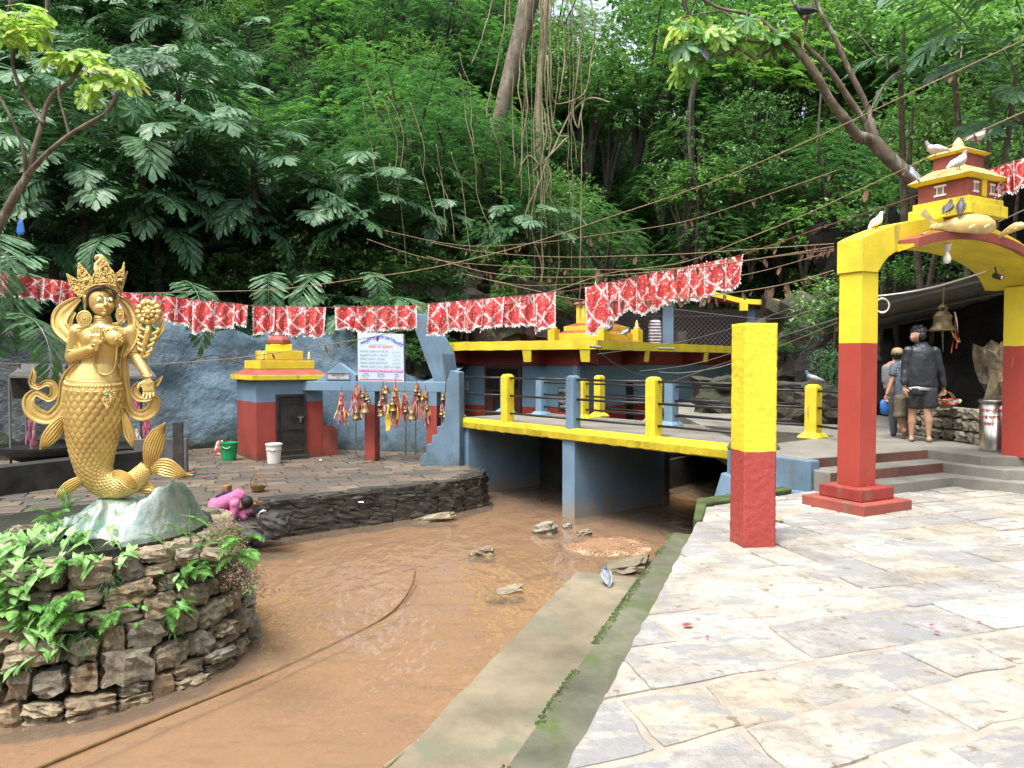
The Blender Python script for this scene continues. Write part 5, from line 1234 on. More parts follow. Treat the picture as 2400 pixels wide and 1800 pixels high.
for cx, cy, mt in ((545, 224, 'turq'), (452, 215, 'turq'), (638, 220, 'turq'), (535, 226, 'coral'), (556, 226, 'coral'), (468, 258, 'turq'), (608, 258, 'turq'), (460, 282, 'coral'), (616, 284, 'coral'), (546, 240, 'coral')):
    MB().ell(S(cx, cy, -.14 if 500 < cx < 600 else -.07), 5.5 * SU, 4 * SU, 4.5 * SU, 8, 6).build('gemstone', M[mt], st, smooth=True)
P_ = spline([(528, 185, 22), (512, 160, 18), (512, 135, 15), (528, 118, 14), (536, 100, 12), (524, 90, 10), (508, 94, 9), (502, 104, 6), (508, 110, 3)], 5)
MB().tube([S(a, c, .03) for a, c, r_ in P_], [r_ * SU for a, c, r_ in P_], 12).build('crown_scroll', M['goldpale'], st, smooth=True)
# ribbons with raised rims
def sash(name, pts, parent=st, th=.020, k=6, mat=g):
    P_ = spline(pts, k); rs = []; n = len(P_)
    for i, (cx, cy, hw, dy) in enumerate(P_):
        a, c = P_[max(0, i - 1)], P_[min(n - 1, i + 1)]; tx, ty = c[0] - a[0], c[1] - a[1]; l = math.hypot(tx, ty) or 1; nx, ny = -ty / l, tx / l; hw = max(hw, .6)
        ring = []
        for f, d_ in ((-1, .3), (-.9, -.9), (-.62, -.75), (-.48, -.2), (0, -.45), (.48, -.2), (.62, -.75), (.9, -.9), (1, .3), (.6, 1), (-.6, 1)):
            ring.append(S(cx + nx * hw * f, cy + ny * hw * f, dy + d_ * th * min(1, hw / 14)))
        rs.append(ring)
    return MB().rings(rs).build(name, mat, parent, smooth=False)
sash('scarf', [(420, 312, 12, .05), (372, 345, 32, .06), (322, 392, 44, .05), (312, 450, 44, .03), (352, 500, 42, 0), (402, 545, 30, -.02), (424, 590, 12, -.03)])
sash('scarf', [(395, 385, 8, .03), (372, 415, 16, .02), (366, 460, 18, .03), (392, 505, 14, .04)])
sash('scarf', [(618, 305, 10, .04), (665, 350, 26, .05), (694, 410, 32, .04), (700, 470, 32, .02), (690, 530, 30, -.01), (662, 585, 24, -.04), (645, 620, 10, -.05)])
sash('scarf', [(405, 655, 12, .02), (362, 705, 22, .05), (335, 765, 26, .06), (328, 835, 26, .06), (312, 890, 32, .06), (262, 938, 34, .05), (205, 930, 40, .05), (160, 895, 40, .04), (150, 845, 32, .04), (185, 808, 20, .05), (225, 826, 17, .05), (258, 840, 17, .06), (284, 812, 24, .06), (276, 768, 22, .05), (240, 758, 16, .04), (200, 778, 14, .03), (168, 758, 18, .02), (176, 715, 16, .02), (170, 670, 2, .02)])
sash('scarf', [(680, 560, 14, .0), (655, 620, 22, .01), (652, 700, 27, .02), (660, 780, 26, .03), (672, 860, 26, .04), (700, 912, 28, .05), (748, 926, 32, .05), (795, 898, 36, .05), (812, 850, 32, .04), (790, 815, 10, .03)])
sash('scarf', [(800, 838, 6, .02), (760, 842, 14, .02), (722, 828, 24, .02), (708, 792, 22, .02), (738, 762, 15, .01), (782, 778, 14, .0), (822, 762, 13, -.01), (855, 718, 2, -.01)])
# belt
def hoop(y, c, hw, dh, r_, tilt=0, bulge=0): return [S(c + hw * math.cos(q), y + tilt * math.cos(q) + bulge * math.sin(-q), 0) + V(0, dh * SU * math.sin(q), 0) for q in [PI + PI * i / 24 - .1 + i * .008 for i in range(25)]]
bl = MB()
for y, hw, r_ in ((738, 136, 5), (790, 150, 6)): bl.tube(hoop(y - 8, 497, hw, hw * .7, 0, 6, 18), r_ * SU, 8)
bl.rings([[a + V(0, -.004, 0), c + V(0, -.006, 0)] for a, c in zip(hoop(730, 497, 137, 97, 0, 6, 18), hoop(782, 497, 149, 106, 0, 6, 18))], closed=False)
for i in range(26): q = PI + PI * (i + .5) / 26; p = S(497 + 144 * math.cos(q), 756 + 6 * math.cos(q) - 18 * math.sin(q) * -1 * -1, 0) + V(0, 103 * SU * math.sin(q) - .004, 0); bl.ell(p + V(0, 0, -.0), 8 * SU, 4 * SU, 11 * SU, 8, 6)
bl.build('belt', g, st, smooth=True)
# tail
TL = spline([(497, 770, 145), (496, 850, 149), (494, 930, 146), (488, 1010, 134), (486, 1080, 121), (489, 1150, 105), (502, 1220, 90), (540, 1275, 76), (600, 1300, 64), (660, 1298, 56), (708, 1268, 52), (745, 1232, 46), (775, 1196, 38)], 7)
tl = MB(); T3 = []; n = len(TL)
for i, (cx, cy, r_) in enumerate(TL):
    a, c = TL[max(0, i - 1)], TL[min(n - 1, i + 1)]; tx, ty = c[0] - a[0], c[1] - a[1]; l = math.hypot(tx, ty); nx, ny = -ty / l, tx / l
    T3.append((cx, cy, r_, nx, ny, tx / l, ty / l))
def tp(i, q, k=1.0):       # point on the tail surface; q = 0 faces the viewer, +-90 deg the flanks
    i = max(0, min(n - 1.001, i)); j = int(i); f = i - j; A, B = T3[j], T3[j + 1]; m_ = [x + (y - x) * f for x, y in zip(A, B)]; rr = m_[2] * k
    return S(m_[0] + m_[3] * rr * math.sin(q), m_[1] + m_[4] * rr * math.sin(q), 0) + V(0, -rr * SU * math.cos(q) * .72, 0)
tl.rings([[tp(i, 2 * PI * j / 28, .975) for j in range(28)] for i in range(n - 1)]); tail = tl.build('tail', g, st, smooth=True)
scm = MB(); s_ = .5; rowi = 0
while s_ < n - 2:
    r_ = TL[int(s_)][2]; cnt = 12 if s_ < 50 else 10; step = 2 * math.sin(PI / cnt) ; seg = (math.dist(TL[int(s_)][:2], TL[min(n - 1, int(s_) + 1)][:2]))
    L = r_ * .27 / seg; dq = PI * 2 / 22
    for j in range(-7, 8):
        q0 = (j + (.5 if rowi % 2 else 0)) * dq
        if abs(q0) > 1.9: continue
        rim = []
        for a in range(9):
            f = PI * a / 8; rim.append((s_ + L * (.25 + .95 * math.sin(f)), q0 - dq * .56 * math.cos(f)))
        top = [(s_ - L * .3, q0 - dq * .5), (s_ - L * .3, q0 + dq * .5)]
        vs = [tp(i_, q_, .985) for i_, q_ in rim] + [tp(s_ + L * (.3 + .75 * math.sin(PI * a / 8)), q0 - dq * .44 * math.cos(PI * a / 8), 1.035) for a in range(9)] + [tp(s_ + L * .35, q0, 1.06), tp(*top[0], .98), tp(*top[1], .98)]
        fs = [(a, a + 1, a + 10, a + 9) for a in range(8)] + [(a + 9, a + 10, 18) for a in range(8)] + [(19, 9, 18), (18, 17, 20), (19, 18, 20), (0, 9, 19), (17, 8, 20)]
        scm.add(vs, fs)
    s_ += L * .80; rowi += 1
scm.build('scales', g, tail, smooth=True, kind='stuff')
def fin(name, pts, ridges=6, th=.013, k=5):
    P_ = spline(pts, k); rs = []; n_ = len(P_); m_ = ridges * 2
    for i, (cx, cy, hw, dy) in enumerate(P_):
        a, c = P_[max(0, i - 1)], P_[min(n_ - 1, i + 1)]; tx, ty = c[0] - a[0], c[1] - a[1]; l = math.hypot(tx, ty) or 1; nx, ny = -ty / l, tx / l; hw = max(hw, 1)
        fr = [S(cx + nx * hw * (2 * j / m_ - 1), cy + ny * hw * (2 * j / m_ - 1), dy - (th if j % 2 else th * .1) * min(1, hw / 20) - .02 * (1 - (2 * j / m_ - 1) ** 2)) for j in range(m_ + 1)]
        bk = [S(cx + nx * hw * f, cy + ny * hw * f, dy + .015) for f in (.8, 0, -.8)]
        rs.append(fr + bk)
    return MB().rings(rs).build(name, g, st)
fin('side_fin', [(362, 932, 14, -.02), (330, 958, 30, -.02), (290, 1005, 44, -.01), (250, 1055, 38, 0), (222, 1092, 18, 0), (210, 1108, 2, 0)])
fin('side_fin', [(650, 912, 10, .02), (660, 960, 24, .0), (675, 1020, 32, .0), (690, 1065, 20, 0), (695, 1096, 2, 0)], 4)
fin('side_fin', [(450, 1262, 14, -.06), (400, 1282, 30, -.06), (350, 1315, 34, -.05), (312, 1345, 20, -.04), (290, 1362, 2, -.04)])
fin('side_fin', [(590, 1232, 16, -.13), (625, 1242, 30, -.15), (665, 1268, 36, -.16), (700, 1298, 24, -.15), (725, 1310, 3, -.14)])
fin('side_fin', [(712, 1322, 10, .02), (745, 1312, 28, .02), (785, 1312, 30, .02), (826, 1322, 3, .02)], 4)
fin('tail_fluke', [(790, 1192, 30, -.02), (792, 1150, 42, -.03), (806, 1090, 54, -.03), (830, 1030, 44, -.02), (855, 990, 20, -.01), (870, 964, 2, 0)], 8)
fin('tail_fluke', [(795, 1212, 30, -.02), (830, 1198, 42, -.03), (880, 1205, 50, -.03), (930, 1225, 36, -.02), (975, 1242, 16, -.01), (1014, 1240, 2, 0)], 7)
# flower on its leafy stem
fl = thing; 
k = MB(); FX, FY = 781, 385
for i in range(12):
    q = 2 * PI * i / 12; k.ell(S(FX + 52 * math.cos(q), FY + 50 * math.sin(q), -.01), 19 * SU, 20 * SU, 19 * SU, 12, 8)
for i in range(8): q = 2 * PI * i / 8; k.ell(S(FX + 26 * math.cos(q), FY + 25 * math.sin(q), -.04), 13 * SU, 14 * SU, 12 * SU, 10, 6)
k.ell(S(FX, FY, -.035), 22 * SU, 22 * SU, 22 * SU, 14, 10); k.ell(S(FX, FY, .01), 58 * SU, 22 * SU, 56 * SU, 20, 10); k.build('flower', g, st, smooth=True)
k = MB(); k.tube([S(*q) for q in ((785, 440, 0), (775, 500, -.01), (758, 560, 0), (750, 610, 0), (752, 640, 0))], [13 * SU, 15 * SU, 13 * SU, 12 * SU, 3 * SU], 10)
for cx, cy, a in ((748, 470, -1), (742, 510, -1), (735, 548, -1), (738, 580, -1), (820, 490, 1), (808, 525, 1), (795, 555, 1), (785, 590, 1), (772, 612, 1)):
    P_ = spline([(cx - a * 18, cy + 12, 8), (cx, cy + 4, 10), (cx + a * 14, cy - 8, 8), (cx + a * 8, cy - 20, 6), (cx - a * 2, cy - 12, 4)], 3); k.tube([S(x, y, -.01) for x, y, r_ in P_], [r_ * SU for x, y, r_ in P_], 8)
k.build('flower_stem', g, st, smooth=True)
sash('flower_leaf', [(800, 560, 8, .01), (822, 510, 16, .01), (846, 470, 18, .01), (858, 430, 10, .01), (852, 405, 2, .01)]); sash('flower_leaf', [(752, 540, 8, .01), (735, 490, 14, .01), (720, 455, 14, .01), (712, 425, 2, .01)])
# earrings, necklaces, bangles, pendant
def disc(cx, cy, r_, dy, ax=1):
    k = MB()
    for rr, rb, nb in ((r_ * .88, 4.5, 26), (r_ * .62, 3.5, 20), (r_ * .38, 4, 12)):
        for i in range(nb): q = 2 * PI * i / nb; k.ell(S(cx + rr * math.cos(q) * ax, cy + rr * math.sin(q), dy - .012), rb * SU, 3.5 * SU, rb * SU, 6, 4)
    k.ell(S(cx, cy, dy), r_ * ax * SU, 8 * SU, r_ * SU, 24, 8); k.ell(S(cx, cy, dy - .016), 8 * SU, 5 * SU, 8 * SU, 10, 6)
    for i in range(8): k.ell(S(cx - 35 + i * 8, cy + r_ + 8 - i * 1.5, dy - .005), 8 * SU, 5 * SU, 8 * SU, 8, 6)
    return k.build('earring', g, st, smooth=True)
disc(443, 418, 42, -.10); disc(630, 400, 40, -.05, .55)
k = MB()
P_ = spline([(478, 448), (505, 470), (545, 482), (590, 470), (618, 446)], 5); k.tube([S(a, c, -.125 + .0000 * i) for i, (a, c) in enumerate(P_)], 3 * SU, 6)
for i in range(110): a = rnd(515, 622); k.ell(S(a, 462 + rnd(0, 60) * max(0, 1 - abs(a - 566) / 58), -.150), rnd(3, 6) * SU, 4 * SU, rnd(3, 6) * SU, 6, 4)
P_ = spline([(494, 600), (492, 640), (502, 682), (530, 708), (562, 714), (590, 700), (606, 665), (612, 620), (616, 570), (640, 500)], 5); k.tube([S(a, c, -.155 + .0006 * abs(c - 640) * .2) for a, c in P_], 4.5 * SU, 8)
for i in range(4): k.ell(S(632 + (i % 2) * 10, 515 + i * 8, -.19), 5 * SU, 5 * SU, 5 * SU, 8, 6)
k.build('necklace', g, st, smooth=True)
k = MB()
for a, c, r_ in ((392, 588, 38), (703, 592, 37)): k.lathe([(r_ * SU, -.01), ((r_ + 5) * SU, 0), (r_ * SU, .01)], S(a, c, .03), 24); k.lathe([(r_ * SU, -.03), ((r_ + 4) * SU, -.024), (r_ * SU, -.018)], S(a, c, .03), 24)
k.tube([S(490 + 20 * math.cos(q), 578 + 22 * math.sin(q), -.20 + .03 * math.sin(q)) for q in [2 * PI * i / 16 for i in range(17)]], 4 * SU, 6)
k.tube([S(774 + 24 * math.cos(q), 716 + 8 * math.sin(q), -.05 - .05 * math.sin(q)) for q in [2 * PI * i / 16 for i in range(17)]], 4 * SU, 6)
k.build('bangles', g, st, smooth=True)
MB().ell(S(395, 570, -.045), 4 * SU, 3 * SU, 4 * SU, 8, 6).build('gemstone', M['coral'], st); MB().ell(S(706, 585, -.045), 4 * SU, 3 * SU, 4 * SU, 8, 6).build('gemstone', M['coral'], st)
k = MB()
for i in range(120):
    f = rnd(0, 1) ** .7; a = 562 + rnd(-1, 1) * 48 * (1 - f); k.ell(S(a, 800 + 100 * f, -.207 + .0000 * f), rnd(3, 6) * SU, 5 * SU, rnd(3, 6) * SU, 6, 4)
k.build('belt_pendant', g, st, smooth=True, kind='stuff'); MB().ell(S(560, 819, -.222), 9 * SU, 5 * SU, 8 * SU, 10, 8).build('gemstone', M['turq'], st, smooth=True)
for a, c in ((530, 816), (590, 812), (563, 850)): MB().ell(S(a, c, -.218), 5 * SU, 4 * SU, 5 * SU, 8, 6).build('gemstone', M['coral'], st, smooth=True)

# ------------------------------------------------------------------ people
def cloth_mat(name, col, bs=9, pat=None, rough=.75):
    t = NT(name); c = t.mix(t.ramp(t.noise(6, 4), [(.35, 0.0), (.7, .35)]), col, mul(col, .6))
    if pat: c = t.mix(t.ramp(t.noise(pat[1], 2), [(pat[2], 0.0), (pat[2] + .02, 1.0)]), c, pat[0])
    t.set(c, rough); t.bump(t.noise(bs, 5, .6, mapping=(1, 1, .5)), .8, .05); return t.m
def man(key, label, D, K, PX, PY, sc_, spec):
    # silhouette points read off in a zoomed view; K maps them onto a plane D away
    def q(cx, cy, dy=0): return at(PX + cx * sc_, PY + cy * sc_, D + dy)
    u_ = sc_ * D / FOC
    return q, u_
def person_black():
    q, u_ = man(0, '', 11.75, 0, 2020, 740, .1929, 0)
    r = thing('person', 'barefoot person in black windbreaker and shorts walking away with a flower basket', 'person', (q(700, 1520).x, 11.75, ZD))
    b = MB()          # skin: head, neck, arms, legs
    b.ell(q(672, 235, 0), 70 * u_, 85 * u_, 88 * u_, 16, 12); b.ell(q(640, 270, -.0), 45 * u_, 60 * u_, 50 * u_, 12, 8); b.tube([q(700, 330, .01), q(705, 400, .01)], [45 * u_, 50 * u_], 12)
    b.ell(q(592, 262, .01), 12 * u_, 12 * u_, 10 * u_, 8, 6)          # nose in profile
    cap(b, q(565, 440), q(535, 640, .02), 48 * u_, 38 * u_); cap(b, q(535, 640, .02), q(520, 850, -.03), 36 * u_, 24 * u_)
    cap(b, q(885, 440), q(945, 650, .02), 48 * u_, 38 * u_); cap(b, q(945, 650, .02), q(992, 870, .05), 36 * u_, 24 * u_)
    cap(b, q(715, 450), q(720, 880), 110 * u_, 100 * u_, 16, .6)
    cap(b, q(640, 930, .03), q(618, 1170, .05), 82 * u_, 52 * u_); cap(b, q(618, 1170, .05), q(610, 1290, .06), 48 * u_, 50 * u_); cap(b, q(610, 1290, .06), q(600, 1478, .05), 46 * u_, 23 * u_)
    cap(b, q(800, 930, -.03), q(795, 1150, -.05), 82 * u_, 52 * u_); cap(b, q(795, 1150, -.05), q(812, 1280, -.06), 48 * u_, 50 * u_); cap(b, q(812, 1280, -.06), q(812, 1480, -.08), 46 * u_, 23 * u_)
    cap(b, q(598, 1500, .02), q(620, 1508, .18), 30 * u_, 24 * u_); cap(b, q(818, 1505, -.10), q(818, 1528, .10), 33 * u_, 26 * u_)
    b.build('body', M['skintan'], r, remesh=.012)
    h = MB(); hand(h, q(518, 868, -.03), V(.08, -.05, -1), V(.3, -1, 0), V(1, 0, 0), .17, curl=.25); h.build('hand', M['skintan'], r, remesh=.006)
    h = MB(); hand(h, q(995, 880, .05), V(.02, -.1, -1), V(-.3, 1, 0), V(-1, 0, 0), .15, curl=.9); h.build('hand', M['skintan'], r, remesh=.006)
    e = MB(); e.ell(q(637, 258, -.075), 14 * u_, 8 * u_, 22 * u_, 10, 8); e.build('ear', M['skintan'], r, smooth=True)
    h = MB(); h.ell(q(688, 205, .005), 84 * u_, 92 * u_, 78 * u_, 18, 12); h.ell(q(706, 245, -.025), 66 * u_, 84 * u_, 72 * u_, 16, 10)
    for i in range(130): a = rnd(0, 6.28); t_ = rnd(.1, 1.3); d = V(math.cos(a) * math.cos(t_), math.sin(a) * math.cos(t_), math.sin(t_)); c = q(688, 205, .005) + V(d.x * 82 * u_, d.y * 90 * u_, d.z * 76 * u_); h.tube([c, c + (d + V(rnd(-.5, .5), rnd(-.5, .5), rnd(0, .6))) * .022], [.007, .001], 4)
    h.build('hair', M['hair'], r)
    J = cloth_mat('black_nylon', (.022, .026, .034), 7, rough=.42); j = MB()
    j.rings([[q(c, y) + V(w_ * u_ * math.cos(a), d_ * u_ * math.sin(a), 0) for a in [2 * PI * i / 28 for i in range(28)]] for y, c, w_, d_ in ((322, 722, 66, 60), (352, 724, 78, 66), (385, 722, 130, 84), (430, 720, 172, 100), (520, 720, 178, 112), (650, 722, 176, 118), (780, 728, 184, 118), (845, 732, 192, 120), (872, 730, 176, 108))])
    cap(j, q(565, 435), q(530, 640, .02), 66 * u_, 58 * u_); cap(j, q(530, 640, .02), q(518, 805, -.02), 56 * u_, 46 * u_); cap(j, q(882, 435), q(948, 650, .02), 66 * u_, 58 * u_); cap(j, q(948, 650, .02), q(985, 830, .04), 56 * u_, 44 * u_)
    o = j.build('windbreaker', J, r, remesh=.013)
    tx = bpy.data.textures.new('folds', 'CLOUDS'); tx.noise_scale = .16; dm = o.modifiers.new('d', 'DISPLACE'); dm.texture = tx; dm.strength = .03; dm.mid_level = .5
    w_ = MB(); w_.rings([[q(722, y) + V(a_ * u_ * math.cos(a), b_ * u_ * math.sin(a), 0) for a in [2 * PI * i / 24 for i in range(24)]] for y, a_, b_ in ((850, 170, 104), (905, 172, 106))]); w_.build('shirt_hem', cloth_mat('white_cotton', (.62, .62, .66)), r, smooth=True)
    s = MB(); s.tube([q(655, 900, .02), q(645, 1000, .03), q(632, 1125, .04)], [100 * u_, 104 * u_, 88 * u_], 20, .95); s.tube([q(800, 900, -.02), q(812, 1000, -.03), q(828, 1122, -.04)], [100 * u_, 104 * u_, 94 * u_], 20, .95); s.obox(q(725, 915), V(150 * u_, 0, 0), V(0, 92 * u_, 0), V(0, 0, 40 * u_))
    s.build('shorts', cloth_mat('black_cotton', (.018, .018, .022)), r, remesh=.014)
    # two baskets
    def basket(cx, cy, dy, w_, lab, hy=None, flowers=True):
        c = q(cx, cy, dy); k = thing('flower_basket', lab, 'basket', tuple(c)); m_ = MB(); R = w_ * u_
        m_.lathe([(R * .55, -R * .42), (R * .6, -R * .4), (R * .85, -R * .12), (R, 0), (R * 1.04, .005), (R * .97, .006), (R * .55, -R * .3)], c, 24); m_.build('bowl', M['wicker'], k)
        if hy:
            m_ = MB()
            for s_ in (-.5, .15, .5):
                m_.tube([c + V(R * math.cos(a) * 1, R * s_ * .5, 0) + V(0, 0, (hy * u_) * math.sin(a)) for a in [PI * i / 12 for i in range(13)]], .006, 6)
            m_.build('handle', M['wicker'], k)
        if flowers:
            for i in range(34): a = rnd(0, 6.28); rr = rnd(0, .95) * R; m_ = MB(); m_.rock(V(0, 0, 0), rnd(.02, .035), rnd(.02, .035), rnd(.015, .03), i, rough=.8, sub=0, boxy=.8); o = m_.build('blossom', random.choice(FL), k, world=False); o.location = (math.cos(a) * rr + (.05 if hy else 0), math.sin(a) * rr, rnd(.01, .06))
        return k
    FL = [ink('petal_red', (.55, .02, .03)), ink('petal_red2', (.45, .03, .05)), ink('petal_pink', (.6, .22, .4)), ink('petal_cream', (.6, .55, .3)), ink('sprig_green', (.06, .16, .04))]
    basket(1020, 1075, .0, 110, 'shallow wicker basket of red and cream flowers hanging from the right hand', hy=150)
    basket(820, 1160, .9, 115, 'brown wicker basket carried behind the bare right calf')
person_black()
def person_cap():
    D = 12.2; q, u_ = man(0, '', D, 0, 2020, 740, .1929, 0)
    r = thing('person', 'person in tan cap, patterned blue shirt and rolled khaki trousers carrying a blue bag', 'person', (q(470, 1490).x, D, ZD)); b = MB()
    b.ell(q(430, 460), 56 * u_, 68 * u_, 78 * u_, 14, 10); b.tube([q(440, 520), q(450, 580)], 40 * u_, 10)
    cap(b, q(405, 610), q(375, 760, .0), 44 * u_, 34 * u_); cap(b, q(375, 760), q(305, 950, -.05), 33 * u_, 22 * u_); cap(b, q(560, 610), q(585, 800, .1), 44 * u_, 34 * u_)
    cap(b, q(480, 1000), q(470, 1220), 66 * u_, 46 * u_); cap(b, q(470, 1220), q(480, 1290, .02), 46 * u_, 42 * u_); cap(b, q(480, 1290, .02), q(512, 1400, -.02), 38 * u_, 22 * u_); cap(b, q(515, 1400, -.03), q(505, 1490, .04), 30 * u_, 22 * u_)
    cap(b, q(560, 1000, .1), q(555, 1300, .2), 60 * u_, 40 * u_); cap(b, q(555, 1300, .2), q(560, 1440, .2), 38 * u_, 22 * u_); b.build('body', M['skin'], r, remesh=.013)
    h = MB(); hand(h, q(300, 960, -.05), V(-.1, 0, -1), V(1, 0, 0), V(0, -1, 0), .14, curl=1.0); h.build('hand', M['skin'], r, remesh=.007)
    h = MB(); h.ell(q(430, 480, .0), 60 * u_, 66 * u_, 60 * u_, 14, 8); h.build('hair', M['hair'], r, smooth=True)
    c = MB(); c.rings([[q(430, y) + V(w_ * u_ * math.cos(a), w_ * 1.1 * u_ * math.sin(a), 0) for a in [2 * PI * i / 20 for i in range(20)]] for y, w_ in ((475, 68), (440, 66), (405, 54), (390, 30), (386, 5))]); c.tube([q(430, 462, .06), q(425, 468, .15)], [60 * u_, 40 * u_], 12, .2); c.build('cap', cloth_mat('tan_cotton', (.26, .20, .11)), r, smooth=True)
    MB().ell(q(432, 458, -.075), 24 * u_, 10 * u_, 16 * u_, 10, 8).build('cap_gap', M['hair'], r)
    s = MB(); s.rings([[q(c_, y) + V(w_ * u_ * math.cos(a), d_ * u_ * math.sin(a), 0) for a in [2 * PI * i / 24 for i in range(24)]] for y, c_, w_, d_ in ((545, 460, 45, 45), (575, 475, 95, 66), (620, 482, 112, 78), (760, 488, 100, 76), (880, 490, 96, 74), (968, 492, 92, 72))]); cap(s, q(400, 610), q(382, 700), 54 * u_, 52 * u_); cap(s, q(562, 610), q(578, 720, .04), 54 * u_, 50 * u_)
    s.build('shirt', cloth_mat('dotted_blue_cotton', (.08, .115, .17), 9, ((.45, .48, .5), 55, .63)), r, remesh=.014)
    k_ = cloth_mat('khaki_cotton', (.145, .12, .075)); s = MB(); cap(s, q(480, 1000), q(462, 1190), 88 * u_, 68 * u_); cap(s, q(550, 1000, .06), q(555, 1210, .14), 86 * u_, 66 * u_); s.tube([q(462, 1190), q(462, 1228)], [74 * u_, 74 * u_], 14); s.build('trousers', k_, r, remesh=.014)
    bg = MB(); c = q(262, 1110, -.05); bg.rings([[c + V(0 + (1 - f) * .03, 0, (f - .5) * .24) + V(w_ * math.cos(a), w_ * .55 * math.sin(a), 0) for a in [2 * PI * i / 14 for i in range(14)]] for f, w_ in ((0, .04), (.08, .07), (.5, .075), (.85, .06), (1, .025))]); bg.tube([c + V(0, 0, .11), q(298, 985, -.05)], [.02, .008], 8); bg.build('carrier_bag', M['bluebag'], smooth=True, loc=tuple(c), label='bright blue plastic bag hanging from the left hand of the person in a cap', cat='bag')
person_cap()
def person_grey():
    D = 12.6; q, u_ = man(0, '', D, 0, 2020, 740, .1929, 0)
    r = thing('person', 'person in grey shirt and grey jeans mostly hidden, furthest of the walkers', 'person', (q(380, 1470).x, D, ZD)); b = MB()
    b.ell(q(425, 500), 50 * u_, 60 * u_, 72 * u_, 14, 10); b.tube([q(400, 560), q(390, 600)], 38 * u_, 10); cap(b, q(380, 1400), q(382, 1468, .05), 24 * u_, 24 * u_); cap(b, q(290, 700), q(290, 870), 38 * u_, 26 * u_); cap(b, q(370, 640), q(370, 900), 90 * u_, 80 * u_); b.build('body', M['skin'], r, remesh=.014)
    s = MB(); s.rings([[q(c_, y) + V(w_ * u_ * math.cos(a), d_ * u_ * math.sin(a), 0) for a in [2 * PI * i / 20 for i in range(20)]] for y, c_, w_, d_ in ((575, 380, 40, 45), (610, 365, 95, 66), (700, 350, 98, 72), (890, 360, 96, 72))]); cap(s, q(295, 640), q(285, 790), 52 * u_, 44 * u_); s.build('shirt', cloth_mat('grey_cotton', (.17, .17, .19)), r, remesh=.014)
    s = MB(); cap(s, q(375, 930), q(375, 1180), 78 * u_, 56 * u_); cap(s, q(375, 1180), q(385, 1420), 54 * u_, 38 * u_); cap(s, q(440, 930, .05), q(500, 1200, .1), 70 * u_, 52 * u_); cap(s, q(500, 1200, .1), q(530, 1430, .1), 50 * u_, 36 * u_); s.build('jeans', cloth_mat('grey_denim', (.06, .075, .085)), r, remesh=.014)
    h = MB(); h.ell(q(425, 485, .01), 54 * u_, 64 * u_, 62 * u_, 14, 8); h.build('hair', M['hair'], r)
person_grey()
